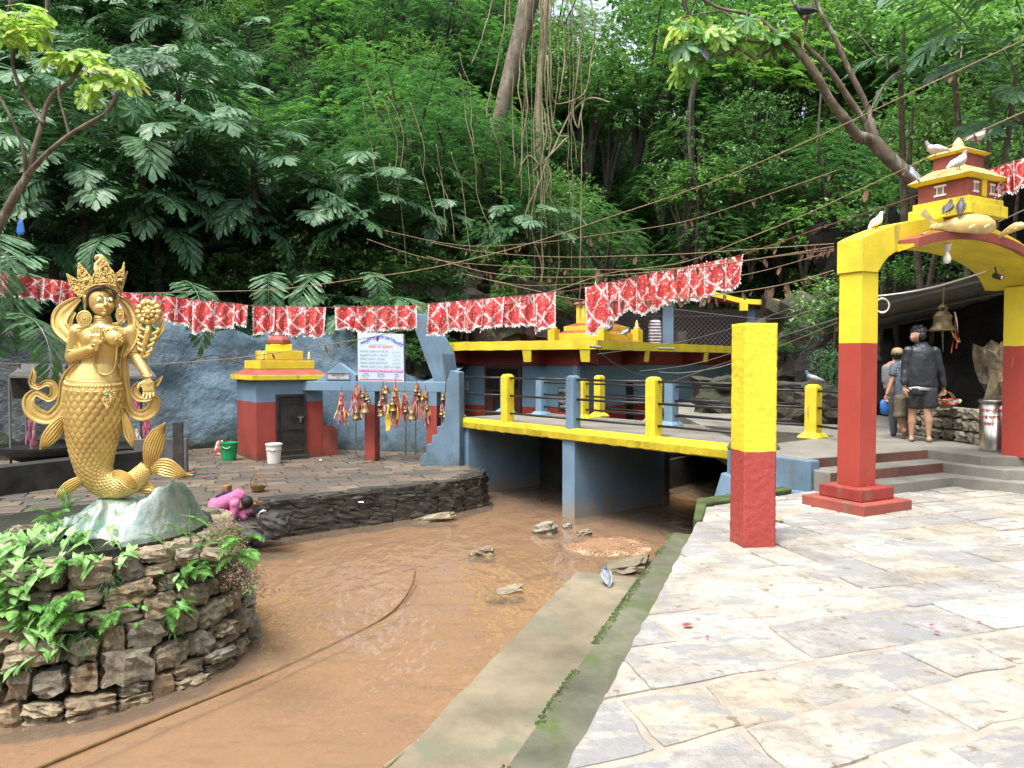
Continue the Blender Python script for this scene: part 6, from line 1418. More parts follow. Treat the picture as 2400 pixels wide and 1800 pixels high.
def washer():
    D = 11.75; sc_ = .1356; u_ = sc_ * D / FOC
    def q(cx, cy, dy=0): return at(464 + cx * sc_, 1097 + cy * sc_, D + dy)
    r = thing('person', 'person in pink patterned clothes crouching head down to wash at the stream', 'person', tuple(q(350, 1000)))
    b = MB(); b.ell(q(800, 610, -.05), 78 * u_, 85 * u_, 95 * u_, 16, 12); b.ell(q(730, 665, -.08), 50 * u_, 50 * u_, 50 * u_, 12, 8); cap(b, q(600, 540), q(730, 590, -.02), 90 * u_, 58 * u_)
    cap(b, q(760, 560, .1), q(880, 740, .02), 45 * u_, 38 * u_); cap(b, q(880, 700, .0), q(985, 615, -.04), 38 * u_, 26 * u_); cap(b, q(620, 640, -.1), q(600, 860, -.1), 48 * u_, 40 * u_); cap(b, q(600, 860, -.1), q(700, 990, -.12), 38 * u_, 26 * u_)
    b.build('body', M['skin'], r, remesh=.012)
    h = MB(); hand(h, q(965, 620, -.04), V(1, -.1, .08), V(0, -.4, 1), V(0, -1, 0), .155, curl=.1); h.build('hand', M['skin'], r, remesh=.006)
    h = MB(); h.ell(q(845, 585, -.06), 104 * u_, 100 * u_, 108 * u_, 18, 12); h.ell(q(705, 520, -.02), 50 * u_, 45 * u_, 42 * u_, 12, 8); h.tube([q(760, 530, -.04), q(690, 520, -.03), q(660, 570, -.03)], [30 * u_, 34 * u_, 10 * u_], 10); h.build('hair', M['hair'], r, smooth=True)
    MB().ell(q(765, 500, -.06), 26 * u_, 20 * u_, 30 * u_, 10, 8).build('hair_tie', M['coral'], r, smooth=True)
    pk = NT('pink_cotton'); pz = pk.n('TexVoronoi'); pz.inputs['Scale'].default_value = 42; pk.l(pk.pos(), pz.inputs['Vector']); c = pk.mix(pk.ramp(pz.outputs['Distance'], [(.25, 1.0), (.35, 0.0)]), (.40, .11, .24), (.52, .26, .38)); pk.set(c, .8); pk.bump(pk.noise(9, 5), .8, .05)
    s = MB(); cap(s, q(330, 660, .02), q(700, 490, .0), 150 * u_, 135 * u_, 18, .9); cap(s, q(330, 690), q(300, 640, .05), 150 * u_, 130 * u_); cap(s, q(640, 620, -.1), q(610, 850, -.12), 88 * u_, 62 * u_); cap(s, q(700, 770, -.02), q(900, 745, -.02), 66 * u_, 52 * u_); cap(s, q(760, 800, -.03), q(800, 850, -.03), 74 * u_, 62 * u_)
    s.build('kurta', pk.m, r, remesh=.012)
    s = MB(); cap(s, q(300, 760, .05), q(520, 820, -.12), 120 * u_, 84 * u_); cap(s, q(520, 820, -.12), q(440, 980, -.02), 80 * u_, 60 * u_); cap(s, q(280, 800, .1), q(330, 1000, .1), 130 * u_, 100 * u_); s.build('trousers', pk.m, r, remesh=.012)
    s = MB(); s.rings([[q(a, c, -.02 + d), q(a - 40, c + 60, .06 + d)] for a, c, d in ((240, 560, .1), (330, 470, .08), (450, 410, .06), (600, 385, .04), (760, 400, .02))], closed=False); s.build('shawl', cloth_mat('pale_blue_cotton', (.22, .33, .52)), r)
    s = MB(); s.rock(q(700, 1050, .0), .55, .35, .16, 5, rough=.3, sub=2); s.rock(q(1330, 990, -.1), .25, .24, .20, 6, rough=.35, sub=3, boxy=.4); s.rock(q(250, 1150, .1), .5, .4, .2, 8, rough=.3, sub=2)
    s.build('washing_stones', M['darkstone'], label='dark boulders at the water edge where the person in pink washes', cat='rock', loc=tuple(q(1380, 1100)))
    s = MB(); P_ = [(1040, 870), (1050, 800), (1070, 765), (1130, 738), (1180, 740)]; s.tube([q(a, c, -.45) for a, c in P_], [.004, .006, .008, .02, .006], 8); s.build('white_scoop', M['white'], smooth=True, loc=tuple(q(1100, 760, -.45)), label='small white plastic scoop on the dark boulder next to the crouching person', cat='scoop')
    q2 = onz(532, 1152, ZG); s = MB(); s.obox(q2 + V(0, 0, .06), V(.05, 0, .0), V(0, .12, 0), V(.0, 0, .06)); s.build('brown_sandal', M['wicker'], loc=tuple(q2), bevel=.02, label='orange brown wooden block on the ghat behind the crouching person', cat='block')
washer()
def basket2():
    c = onz(605, 1150, ZG + .02); r = thing('wicker_basket', 'wicker basket with hooped handle standing on the ghat edge', 'basket', tuple(c)); k = MB(); R = .14
    k.lathe([(R * .7, 0), (R * .75, .01), (R, .09), (R * 1.04, .10), (R * .96, .10), (R * .68, .02), (0, .015)], c, 24); k.build('bowl', M['wicker'], r)
    k = MB()
    for s_ in (-1, 1): k.tube([c + V(R * math.cos(a), s_ * .05 * math.sin(a) * (1 if s_ > 0 else .3), .10 + .20 * math.sin(a)) for a in [PI * i / 12 for i in range(13)]], .008, 6)
    k.build('handle', M['wicker'], r); k = MB()
    for i in range(14): k.rock(c + V(rnd(-.07, .07), rnd(-.07, .07), rnd(.05, .09)), .03, .03, .015, i, rough=.7, sub=0, boxy=.8)
    k.build('leaves', M['ltuft'], r, kind='stuff')
basket2()
def bucket(px, py, D, R, H, mat, lab, lid=False):
    c = onz(px, py, ZG); r = thing('bucket', lab, 'bucket', tuple(c)); k = MB()
    k.lathe([(R * .78, 0), (R * .8, .01), (R, H - .03), (R * 1.07, H - .03), (R * 1.08, H), (R * .98, H)] + ([(R * .9, H + .012), (0, H + .012)] if lid else [(R * .9, H - .06), (R * .74, .03), (0, .03)]), c, 28); k.build('shell', mat, r, smooth=False)
    k = MB(); k.lathe([(R * .94, H * .68), (R * 1.0, H * .68), (R * 1.02, H * .73), (R * .96, H * .73)], c, 28); k.build('rib', mat, r)
    k = MB(); k.tube([c + V(math.cos(a) * R * 1.02 * .4 + .02, -R * 1.05, H * .82 - .05 * math.sin(a)) for a in [PI * i / 8 for i in range(9)]], .007, 6); k.build('handle', M['white'], r)
bucket(537, 1078, 0, .20, .42, M['green_plastic'], 'green plastic tub beside the left wall of the small shrine')
bucket(642, 1086, 0, .175, .45, M['white'], 'white lidded plastic bucket by the shrine door', True)
c = onz(512, 1068, ZG); k = MB(); k.rings([[c + V(w_ * math.cos(a), w_ * .6 * math.sin(a) + .1, z_ + .02 * math.sin(a * 3)) for a in [2 * PI * i / 12 for i in range(12)]] for z_, w_ in ((0, .12), (.15, .14), (.28, .11), (.36, .06))]); k.build('patterned_sack', cloth_mat('red_white_sack', (.45, .08, .07), 9, ((.6, .6, .6), 14, .55)), loc=tuple(c), label='crumpled red and white sack behind the green tub', cat='sack')
# stream stones, poles, litter
for px, py, a, b_, h_, lab in ((1278, 1248, .22, .15, .15, 'mossy tilted stone in the water just left of the bridge pier'), (1370, 1252, .13, .10, .07, 'small flat stone below the bridge pier'), (1130, 1300, .20, .14, .09, 'flat brown stone in the middle of the stream'), (1185, 1385, .24, .14, .03, 'half submerged reddish stone nearest the lower ledge'), (1010, 1218, .5, .17, .07, 'long flat slab at the foot of the ghat wall'), (1330, 1236, .09, .08, .06, 'fist sized stone touching the bridge pier'), (1470, 1330, .3, .35, .10, 'broken concrete lump at the end of the lower ledge')):
    q = onz(px, py, ZW); k = MB(); k.rock(q + V(0, 0, h_ * .2), a, b_, h_, px, rough=.4, sub=2, boxy=.35, M=Matrix.Rotation(rnd(-.5, .5), 3, 'Z') @ Matrix.Rotation(-.25, 3, 'Y')); k.build('stream_stone', M['fieldstone'] if px != 1470 else M['ledge'], loc=tuple(q), label=lab, cat='stone')
P_ = [onz(a, c, z_) for a, c, z_ in spline([(972, 1340, ZW + .12), (966, 1370, ZW + .07), (935, 1418, ZW + .03), (880, 1460, ZW + .0), (760, 1520, ZW - .01), (600, 1592, ZW + .0), (400, 1672, ZW + .01), (90, 1800, ZW + .02), (-100, 1880, ZW + .02)], 6)]
MB().tube(P_, [.015] * len(P_), 8).build('bamboo_pole', paint('wet_bamboo', (.17, .10, .035), .5, .3, 8, .3, 60), smooth=True, loc=tuple(P_[0]), label='long thin bent pole lying in the shallow stream from lower left', cat='pole')
P_ = [onz(900, 1800, ZW - .01), onz(985, 1735, ZW + .10)]; MB().tube(P_, .018, 8).build('bamboo_pole', M['liana'], loc=tuple(P_[0]), label='short stick poking from the water at the lower ledge', cat='pole')
def curled(px, py, z, s, mat, lab, nm='fallen_leaf', cat='leaf'):
    q = onz(px, py, z); k = MB(); a = rnd(0, 3); rs = []
    for i in range(6): f = i / 5; w_ = .35 * s * math.sin(PI * (f * .85 + .1)); c = q + V(math.cos(a), math.sin(a), 0) * s * (f - .5) + V(0, 0, .01 + .25 * s * (f - .5) ** 2); e = V(-math.sin(a), math.cos(a), 0) * w_; rs.append([c - e + V(0, 0, w_ * .5), c, c + e + V(0, 0, w_ * .4)])
    k.rings(rs, closed=False); k.build(nm, mat, loc=tuple(q), label=lab, cat=cat)
pr, pp, py_ = ink('litter_red', (.6, .03, .03)), ink('litter_pink', (.55, .03, .15)), ink('litter_yellow', (.6, .42, .05))
curled(1612, 1470, .006, .07, pr, 'red and orange petal on the pale paving near the upper ledge', 'petal', 'petal'); curled(1657, 1497, .006, .03, pr, 'tiny red petal left of the paving centre', 'petal', 'petal'); curled(2185, 1470, .006, .04, pp, 'crimson petal upper of two on the right paving', 'petal', 'petal'); curled(2195, 1486, .006, .04, pp, 'crimson petal lower of two on the right paving', 'petal', 'petal'); curled(2293, 1461, .006, .03, pr, 'small red petal farthest right on the paving', 'petal', 'petal')
curled(1826, 1222, .006, .11, py_, 'yellow fallen leaf beside the foot of the free column'); curled(1815, 1219, .006, .08, M['dryleaf'], 'brown fallen leaf beside the foot of the free column')
for px, py, m_, lab in ((480, 1120, pr, 'red scrap on the ghat behind the crouching person'), (750, 1080, M['white'], 'white paper scrap by the shrine steps'), (910, 1072, pr, 'red petal below the brass bells'), (450, 1110, py_, 'yellow scrap near the square post'), (845, 1240 - 60, M['white'], 'pale scrap on the ghat edge')): curled(px, py, ZG + .01, .12, m_, lab, 'scrap', 'litter')

# ------------------------------------------------------------------ pigeons
def birdmats():
    d = {}
    for nm, body, wing, neck in (('grey', (.17, .19, .24), (.30, .33, .38), (.05, .10, .10)), ('white', (.72, .72, .70), (.70, .70, .68), (.72, .72, .70)), ('pale', (.50, .46, .45), (.62, .60, .60), (.20, .15, .16)), ('dark', (.07, .065, .065), (.10, .09, .085), (.045, .05, .055)), ('black', (.012, .012, .014), (.012, .012, .014), (.012, .012, .014))):
        o = []
        for i, c in enumerate((body, wing, neck)):
            t = NT(nm + '_feather_' + 'abc'[i]); cc = t.mix(t.ramp(t.noise(22, 3), [(.52, 0.0), (.6, .6)]), c, mul(c, .45)) if nm in ('grey', 'dark') else c
            t.set(cc, .6); o.append(t.m)
        d[nm] = o
    return d
BM = birdmats(); bl_ = NT('bird_leg'); bl_.set((.4, .08, .06), .6)
def pigeon(p, ang, kind, label, s=1.0, up=.45, nm='pigeon', cat='pigeon'):
    r = thing(nm, label, cat, tuple(p)); f = V(math.cos(ang), math.sin(ang), 0); ax = (f * math.cos(up) + V(0, 0, math.sin(up))).normalized(); sd_ = f.cross(V(0, 0, 1)); upv = sd_.cross(ax)
    b_, w_, n_ = BM[kind]; C = p + V(0, 0, .10 * s)
    def rr(spec, m_, nm_, ctr=C):
        k = MB(); k.rings([[ctr + ax * x * s + upv * z * s + (sd_ * math.cos(a) * rw + upv * math.sin(a) * rh) * s for a in [2 * PI * i / 12 for i in range(12)]] for x, z, rw, rh in spec]); return k.build(nm_, m_, r, smooth=True)
    rr([(-.20, .0, .028, .006), (-.13, .0, .03, .012), (-.09, .0, .04, .03), (-.03, .0, .062, .055), (.04, -.005, .066, .062), (.09, .01, .05, .05), (.12, .03, .03, .032)], b_, 'body')
    N1 = C + ax * .085 * s + upv * .02 * s; H = N1 + V(0, 0, .065 * s) + f * .035 * s; k = MB(); k.tube([N1, N1.lerp(H, .5) + f * .005, H], [.044 * s, .032 * s, .025 * s], 12); k.ell(H, .027 * s, .027 * s, .026 * s, 12, 8); k.build('neck', n_, r, smooth=True)
    k = MB(); k.tube([H + f * .02 * s, H + f * .05 * s - V(0, 0, .008 * s)], [.009 * s, .002], 6); k.build('beak', BM['black'][0], r)
    for sg in (-1, 1):
        k = MB(); k.rings([[C + ax * x * s + upv * .012 * s + sd_ * sg * (.052 + o) * s + upv * z * s + sd_ * sg * .010 * s * e for z, e in ((h, .0), (h * .4, 1), (-h * .5, 1), (-h, .0), (0, -1.2))] for x, h, o in ((.07, .012, .0), (.03, .035, .014), (-.04, .034, .012), (-.12, .018, -.012), (-.17, .004, -.03))]); k.build('wing', w_, r, smooth=True)
        k = MB(); k.tube([C + sd_ * sg * .02 * s - V(0, 0, .05 * s), p + sd_ * sg * .02 * s], .005 * s, 5); k.tube([p + sd_ * sg * .02 * s + V(0, 0, .003) - f * .01 * s, p + sd_ * sg * .02 * s + f * .03 * s + V(0, 0, .003)], .005 * s, 5); k.build('leg', bl_.m, r)
zoA = lambda t: 3.02 + .36 * (1 - (abs(t - GL / 2) / (GL / 2 + .17)) ** 2.2)
p = online(2050, GC, GU); t_ = (p - GC).dot(GU); p.z = zoA(t_) + .005; pigeon(p, .3, 'white', 'white pigeon standing on the sloping left shoulder of the gate', .75, .7)
pigeon(at(2141, 422, 8.75), 2.2, 'grey', 'blue grey pigeon on the left eave of the pagoda', .66, 1.0); pigeon(at(2192, 367, 8.95), PI - .15, 'pale', 'large pale pigeon on the topmost pagoda roof, left of the spire', .85, .15)
pigeon(at(2246, 398, 8.62), .2, 'pale', 'pale pigeon with brown head on the middle pagoda roof, right', .92, .55); pigeon(at(2222, 503, 8.55), .7, 'dark', 'dark pigeon leaning on another above the gold fish, lower of the pair', .75, .55); pigeon(at(2252, 499, 8.6), .9, 'dark', 'dark upright pigeon above the gold fish, upper of the pair', .68, 1.0)
pigeon(V(PF[4].x, PF[4].y, PF[4].z + .90), PI - .3, 'grey', 'grey pigeon perched on the yellow post between column and gate', 1.0, .3); pigeon(onz(1421, 1368, ZW + .11), 1.7, 'grey', 'grey pigeon with white rump on the end of the lower ledge', .95, .5)
pigeon(at(2290, 336, 9.3), 0, 'pale', 'pale pigeon half hidden behind the pagoda spire', .8, .3)
for px, py, D, lab in ((1427, 765, 20.7, 'tiny dark pigeon on the upper ledge of the temple crown'), (1428, 778, 20.3, 'tiny dark pigeon lower on the temple crown'), (1466, 787, 20.3, 'tiny grey pigeon at the right of the temple crown')): pigeon(at(px, py, D), .5, 'dark' if px != 1466 else 'grey', lab, 1.0)

# ------------------------------------------------------------------ ropes, cloth garlands, cables
def dep(px): # how far the rope is at that column
    K_ = [(0, 13.2), (500, 13.8), (1000, 14.2), (1400, 13.4), (1733, 11.8), (2130, 9.6), (2500, 8.6)]
    for (a, p), (b_, q) in zip(K_, K_[1:]):
        if px <= b_: return p + (q - p) * (px - a) / (b_ - a)
    return 8.4
def rope(pts, label, mat='rope', r_=.0078, leaves=0, D=None, name='rope', lsz=(.05, .11), grp=None, strands=0):
    P_ = [tuple(p) for p in spline(pts, 8)]; W = [at(a, c, (D(a) if D else dep(a))) for a, c in P_]; R = thing(name, label, 'rope' if r_ > .0075 or mat.startswith('rope') else 'cable', tuple(W[0]), grp)
    MB().tube(W, r_, 6).build('strand', M[mat], R)
    for i in range(leaves):
        j = random.randrange(len(W) - 1); p = W[j].lerp(W[j + 1], rnd(0, 1)); s = rnd(*lsz) * (1.8 if random.random() < .12 else 1); k = MB(); rs = []; a = rnd(0, 6)
        for m_ in range(5):
            f = m_ / 4; w_ = s * .26 * math.sin(PI * (f * .8 + .12)); c = p + V(.02 * math.sin(a + f * 2), 0, -s * f - .01); e = V(math.cos(a + f), math.sin(a + f) * .7, 0) * w_; rs.append([c - e, c + V(0, .01, 0), c + e])
        k.rings(rs, closed=False).build('dried_leaf', M['dryleaf'], R)
    return W
G = 2400 / 2212
FR = [(-60, 580), (0, 588), (85, 600), (165, 612), (270, 632), (500, 655), (551, 661), (700, 664), (729, 663), (898, 660), (932, 656), (1195, 632), (1268, 620), (1400, 592), (1500, 573), (1597, 552), (1780, 490), (1960, 430), (2115, 374), (2212, 342), (2300, 312)]
FRw = [(a * G, c * G) for a, c in FR]
def fry(px):
    for (a, p), (b_, q) in zip(FRw, FRw[1:]):
        if a <= px <= b_: return p + (q - p) * (px - a) / (b_ - a)
    return FRw[-1][1]
rope(FRw, 'main sagging line that carries the red cloth garlands across the stream', 'ropered', .008)
t = NT('garland_cloth'); uvn = t.n('TexCoord').outputs['UV']; ux, uy = t.axis(uvn, 0), t.axis(uvn, 1); nn = t.noise(9, 5, .7); wob = t.math('ADD', t.math('MULTIPLY', t.math('SUBTRACT', nn, .5), .4), t.math('MULTIPLY', t.n('ObjectInfo').outputs['Random'], 2.7))
def tri(x, k): return t.math('ABSOLUTE', t.math('SUBTRACT', t.math('FRACT', t.math('ADD', t.math('MULTIPLY', x, k), wob)), .5))
dm_ = t.math('ABSOLUTE', t.math('SUBTRACT', t.math('ADD', tri(ux, 1.0), tri(uy, 1.25)), .5)); l1 = t.ramp(dm_, [(.03, 1.0), (.075, 0.0)])
e1 = t.ramp(t.math('ABSOLUTE', t.math('SUBTRACT', ux, .5)), [(.43, 0.0), (.46, .9)]); e2 = t.ramp(uy, [(.93, 0.0), (.95, 1.0)])
gap = t.ramp(t.noise(30, 4, .6), [(.40, 0.0), (.46, 1.0)]); wh_ = t.math('MULTIPLY', t.math('MINIMUM', t.math('ADD', t.math('ADD', l1, e1), e2), 1), gap)
dots = t.ramp(t.noise(30, 3, .5), [(.61, 0.0), (.65, 1.0)]); wh_ = t.math('MAXIMUM', wh_, dots)
base = t.mix(t.ramp(t.noise(2.2, 3), [(.3, 0.0), (.7, 1.0)]), (.50, .028, .035), (.60, .07, .055)); base = t.mix(t.ramp(t.noise(14, 3), [(.5, 0.0), (.7, .5)]), base, (.28, .015, .03))
base = t.mix(t.ramp(t.noise(5, 3), [(.66, 0.0), (.72, .5)]), base, (.50, .28, .10))
t.set(t.mix(wh_, base, (.74, .70, .70)), .45); t.bump(t.noise(40, 3), .3, .01); M['garland'] = t.m
tt_ = t.n('BsdfTranslucent'); tt_.inputs[0].default_value = (.6, .06, .05, 1); mx = t.n('MixShader'); mx.inputs[0].default_value = .18; t.l(t.b.outputs[0], mx.inputs[1]); t.l(tt_.outputs[0], mx.inputs[2]); t.l(mx.outputs[0], t.out.inputs[0])
fringe_m = ink('fringe_tinsel', (.70, .66, .64), .4)
def garland(x0, x1, drop, label, seed, mat='garland'):
    x0 *= G; x1 *= G; drop *= G; n = max(1, round((x1 - x0) / rnd(30, 46))); R = thing('cloth_garland', label, 'garland', tuple(at((x0 + x1) / 2, fry((x0 + x1) / 2), dep((x0 + x1) / 2))), 'red cloth garlands strung across the stream')
    for i in range(n):
        a, b_ = x0 + (x1 - x0) * i / n - rnd(1, 8), x0 + (x1 - x0) * (i + 1) / n + rnd(1, 8); dr = drop * rnd(.93, 1.06) * (1.25 if random.random() < .06 else 1); dd = rnd(-.05, .05)
        mb = MB(); mb.uv = []; nx, ny = 14, 10; ph = rnd(0, 6); sk = rnd(-.12, .05); tp_ = rnd(.9, 1.08)
        for j in range(ny + 1):
            row = []
            for k in range(nx + 1):
                f, g_ = k / nx, j / ny; px = a + (b_ - a) * (.5 + (f - .5) * (1 - (1 - tp_) * g_)) + sk * dr * g_; py = fry(a + (b_ - a) * f) + dr * g_ * (1 - .04 * math.sin(f * 9 + ph) - .06 * math.sin(f * 4 + ph * 2))
                D = dep(px) + dd + .05 * math.sin(f * 11 + ph + g_ * 1.2) * (.25 + g_) + .02 * math.sin(f * 25 + ph) * g_; mb.v.append(tuple(at(px, py, D))); mb.uv.append((f, g_))
        mb.f = [(j * (nx + 1) + k, j * (nx + 1) + k + 1, (j + 1) * (nx + 1) + k + 1, (j + 1) * (nx + 1) + k) for j in range(ny) for k in range(nx)]
        o = mb.build('cloth', M[mat], R, smooth=True)
        fg = MB()
        for k in range(nx * 2 + 1):      # tinsel fringe
            v0 = Vector(mb.v[ny * (nx + 1) + min(nx, k // 2)]); s = rnd(.004, .012); v0 = v0 + V(rnd(-.02, .02), -.008, rnd(-.01, .02)); fg.rings([[v0 + V(-s * .5, 0, 0), v0 + V(s * .5, 0, 0)], [v0 + V(-s * .8, -.01, -rnd(.01, .035)), v0 + V(s * .8, -.01, -rnd(.01, .035))]], closed=False)
        for j in range(ny):
            for kk in (0, nx):
                v0 = Vector(mb.v[j * (nx + 1) + kk]) + V(0, -.01, rnd(-.02, .02)); s = rnd(.003, .011); fg.rings([[v0 + V(-s, 0, s), v0 + V(s, 0, s)], [v0 + V(-s, 0, -s), v0 + V(s, 0, -s)]], closed=False)
        fg.build('fringe', fringe_m, R, kind='stuff')
for x0, x1, dr, lab in ((-40, 86, 50, 'red cloth garland at the far left edge, before the first gap'), (96, 160, 46, 'short red cloth garland left of the statue crown'), (262, 501, 56, 'red cloth garland just right of the statue head'), (551, 702, 60, 'red cloth garland above the small shrine'), (729, 899, 50, 'red cloth garland above the white notice board'), (932, 1196, 64, 'red cloth garland above the left part of the temple roof'), (1268, 1598, 74, 'long bunched red cloth garland in front of the roof pavilion'), (2118, 2270, 62, 'red cloth garland at the right edge beside the pagoda')): garland(x0, x1, dr, lab, 1)
tan_c = M['garland'].copy(); garland(508, 530, 44, 'small faded brown cloth between two red garlands', 2)
rope([(-40, 672), (100, 676), (290, 687), (450, 684), (650, 678), (850, 652), (1000, 630), (1150, 596), (1290, 556), (1440, 505), (1590, 455), (1740, 398), (1897, 329), (2020, 272), (2106, 231), (2300, 140), (2450, 70)], 'tan leaf rope rising from the statue crown to the upper right treetops', leaves=34)
rope([(-40, 851), (150, 853), (290, 855), (420, 850), (545, 840), (680, 822), (780, 806), (880, 788), (1010, 758), (1130, 727), (1230, 702), (1320, 675), (1430, 640), (1600, 615), (1735, 565), (1871, 510), (2020, 442), (2157, 378), (2260, 325), (2400, 262), (2500, 220)], 'tan leaf rope passing low over the shrine and up behind the pagoda', leaves=40)
rope([(1010, 568), (1130, 590), (1300, 602), (1450, 600), (1600, 595), (1780, 583), (1954, 571)], 'thin dark line ending at the top left of the gate, uppermost', r_=.006, leaves=26, D=lambda x: 17 - (x - 1000) / 955 * 8.4, lsz=(.05, .1))
rope([(860, 560), (1000, 605), (1160, 622), (1400, 632), (1600, 628), (1780, 606), (1954, 584)], 'leaf hung line just below the uppermost one left of the gate', r_=.006, leaves=34, D=lambda x: 17 - (x - 1000) / 955 * 8.4, lsz=(.06, .13))
rope([(1080, 640), (1220, 668), (1380, 664), (1540, 660), (1740, 645), (1954, 588)], 'sagging bare string to the gate passing over the long garland', r_=.005, leaves=8, D=lambda x: 17 - (x - 1000) / 955 * 8.4)
rope([(1100, 645), (1250, 680), (1360, 702), (1500, 703), (1600, 698), (1700, 688), (1830, 668), (1954, 634)], 'string of big curled dry leaves passing in front of the pavilion', leaves=46, D=lambda x: 17 - (x - 1000) / 955 * 8.4, lsz=(.07, .17), r_=.007)
rope([(900, 540), (1080, 575), (1250, 570), (1420, 548), (1600, 520), (1760, 470), (1960, 400)], 'fine leaf hung cord crossing between the two long tan ropes', r_=.006, leaves=30, D=lambda x: 18 - (x - 900) / 1060 * 8.6, lsz=(.05, .12))
rope([(1000, 600), (1150, 640), (1320, 650), (1500, 640), (1700, 618), (1954, 578)], 'sagging cord strung thickly with small dry leaves', r_=.007, leaves=44, D=lambda x: 17 - (x - 1000) / 955 * 8.4, lsz=(.05, .12))
rope([(1545, 720), (1760, 745), (1850, 742), (1965, 705)], 'blue grey cord from the pavilion roof to the gate pillar', 'wire', .006, D=lambda x: 20 - (x - 1545) / 420 * 11.4)
rope([(1500, 870), (1640, 850), (1813, 794), (1962, 747)], 'pale cable from the temple roof to the gate pillar', 'wire', .008, D=lambda x: 18 - (x - 1500) / 462 * 9.4)
rope([(1560, 900), (1700, 850), (1824, 812), (1962, 756)], 'leaf strewn cord lowest of the lines reaching the gate pillar', leaves=6, r_=.006, D=lambda x: 18 - (x - 1560) / 402 * 9.4)
rope([(1400, 830), (1600, 800), (1800, 742), (1962, 676)], 'dark cable crossing behind the free column top', 'wire', .006, D=lambda x: 18 - (x - 1400) / 562 * 9.4)
rope([(1395, 812), (1425, 842), (1470, 868), (1512, 882)], 'short black cable drooping from the temple roof edge', 'wireblack', .012, D=lambda x: 18.6)
rope([(1545, 872), (1600, 874), (1680, 862), (1725, 848)], 'loop of grey cable hanging under the temple roof', 'wire', .010, D=lambda x: 17.5)
rope([(2340, 520), (2400, 492), (2480, 455)], 'grey cable at the right edge above the second fish', 'wire', .006, D=lambda x: 9.5)
rope([(2056, 694), (2120, 686), (2190, 672), (2260, 652), (2310, 635)], 'white cable sagging under the gate arch', 'wirewhite', .012, D=lambda x: 9.8)
k = thing('cable_coil', 'small coil of white cable hooked beside the left gate pillar', 'cable', tuple(at(2068, 700, 9.7)))
for d_ in (0, .012, .022): c = at(2068, 716, 9.7 + d_); MB().tube([c + V((.085 + d_ * .4) * math.cos(a), 0, (.095 - d_ * .5) * math.sin(a)) for a in [2 * PI * i / 24 for i in range(25)]], .008, 6).build('loop', M['wirewhite'], k)
k = MB(); c = at(48, 530, 12.5); k.rings([[c + V(w_ * math.cos(a), w_ * .3 * math.sin(a), z_) for a in [2 * PI * i / 10 for i in range(10)]] for z_, w_ in ((.12, .01), (.05, .05), (-.1, .07), (-.14, .05))]); k.build('blue_rag', M['bluebag'], loc=tuple(c), label='small blue plastic rag caught in the palm fronds at the far left', cat='rag')

# ------------------------------------------------------------------ fire shelter behind the statue
def shelter():
    r = thing('tin_shelter', 'low dark tin roofed shelter with round fire basin behind the statue', 'shelter', (-8.6, 16.8, ZG)); z0, z1 = 1.33, 1.58
    a, b_, c, d = at(22, 880, 16.0), at(345, 882, 16.6), at(345, 858, 18.0), at(52, 858, 18.0)
    MB().rings([[a, b_ + V(.2, 0, 0)], [d + V(0, 0, .05), c + V(0, 0, .05)]], closed=False).build('roof_sheet', M['tin'], r)
    MB().vprism([a, b_ + V(.2, 0, 0), b_ + V(.2, 0, -.05), a + V(0, 0, -.05)], V(0, .03, 0)).build('roof_edge', M['tindark'], r)
    MB().vprism([a, d, a + V(-.0, .8, -.55), a + V(0, .1, -.5)], V(-.02, 0, 0)).build('gable_board', M['tindark'], r)
    for px, D in ((22, 16.2), (338, 16.5), (60, 18), (330, 18)): p = at(px, 900, D); MB().tube([(p.x, p.y, ZG), (p.x, p.y, 1.35)], .025, 8).build('pole', M['wire'], r)
    R = at(105, 1042, 16.4); k = MB(); k.lathe([(.35, ZG), (.4, ZG + .1), (1.0, -.30), (1.08, -.20), (1.08, -.14), (1.0, -.13), (.9, -.2), (0, -.28)], (R.x + .1, R.y, 0), 28); k.build('fire_basin', M['black'], r)
    R2 = at(310, 1035, 16.6); k = MB(); k.lathe([(.3, ZG), (.34, ZG + .1), (.75, -.30), (.8, -.18), (.74, -.16), (0, -.25)], (R2.x, R2.y, 0), 24); k.build('fire_basin', M['black'], r)
    for px, y0, y1, ci in ((74, 985, 1060, (1, 0, 4)), (316, 940, 985, (4, 0)), (345, 985, 1028, (0, 2, 4)), (318, 1005, 1045, (5, 5))):
        q = at(px, y0, 15.9); k = MB()
        for i in range(9): ribbon(k, q + V(rnd(-.08, .08), 0, 0), (y1 - y0) / FOC * 16 * rnd(.7, 1), .03, .03, rnd(0, 6))
        k.build('ribbons', RIB[ci[0]], r)
        k = MB()
        for i in range(7): ribbon(k, q + V(rnd(-.09, .09), -.02, 0), (y1 - y0) / FOC * 16 * rnd(.6, 1), .025, .03, rnd(0, 6))
        k.build('ribbons', RIB[ci[-1]], r)
shelter()
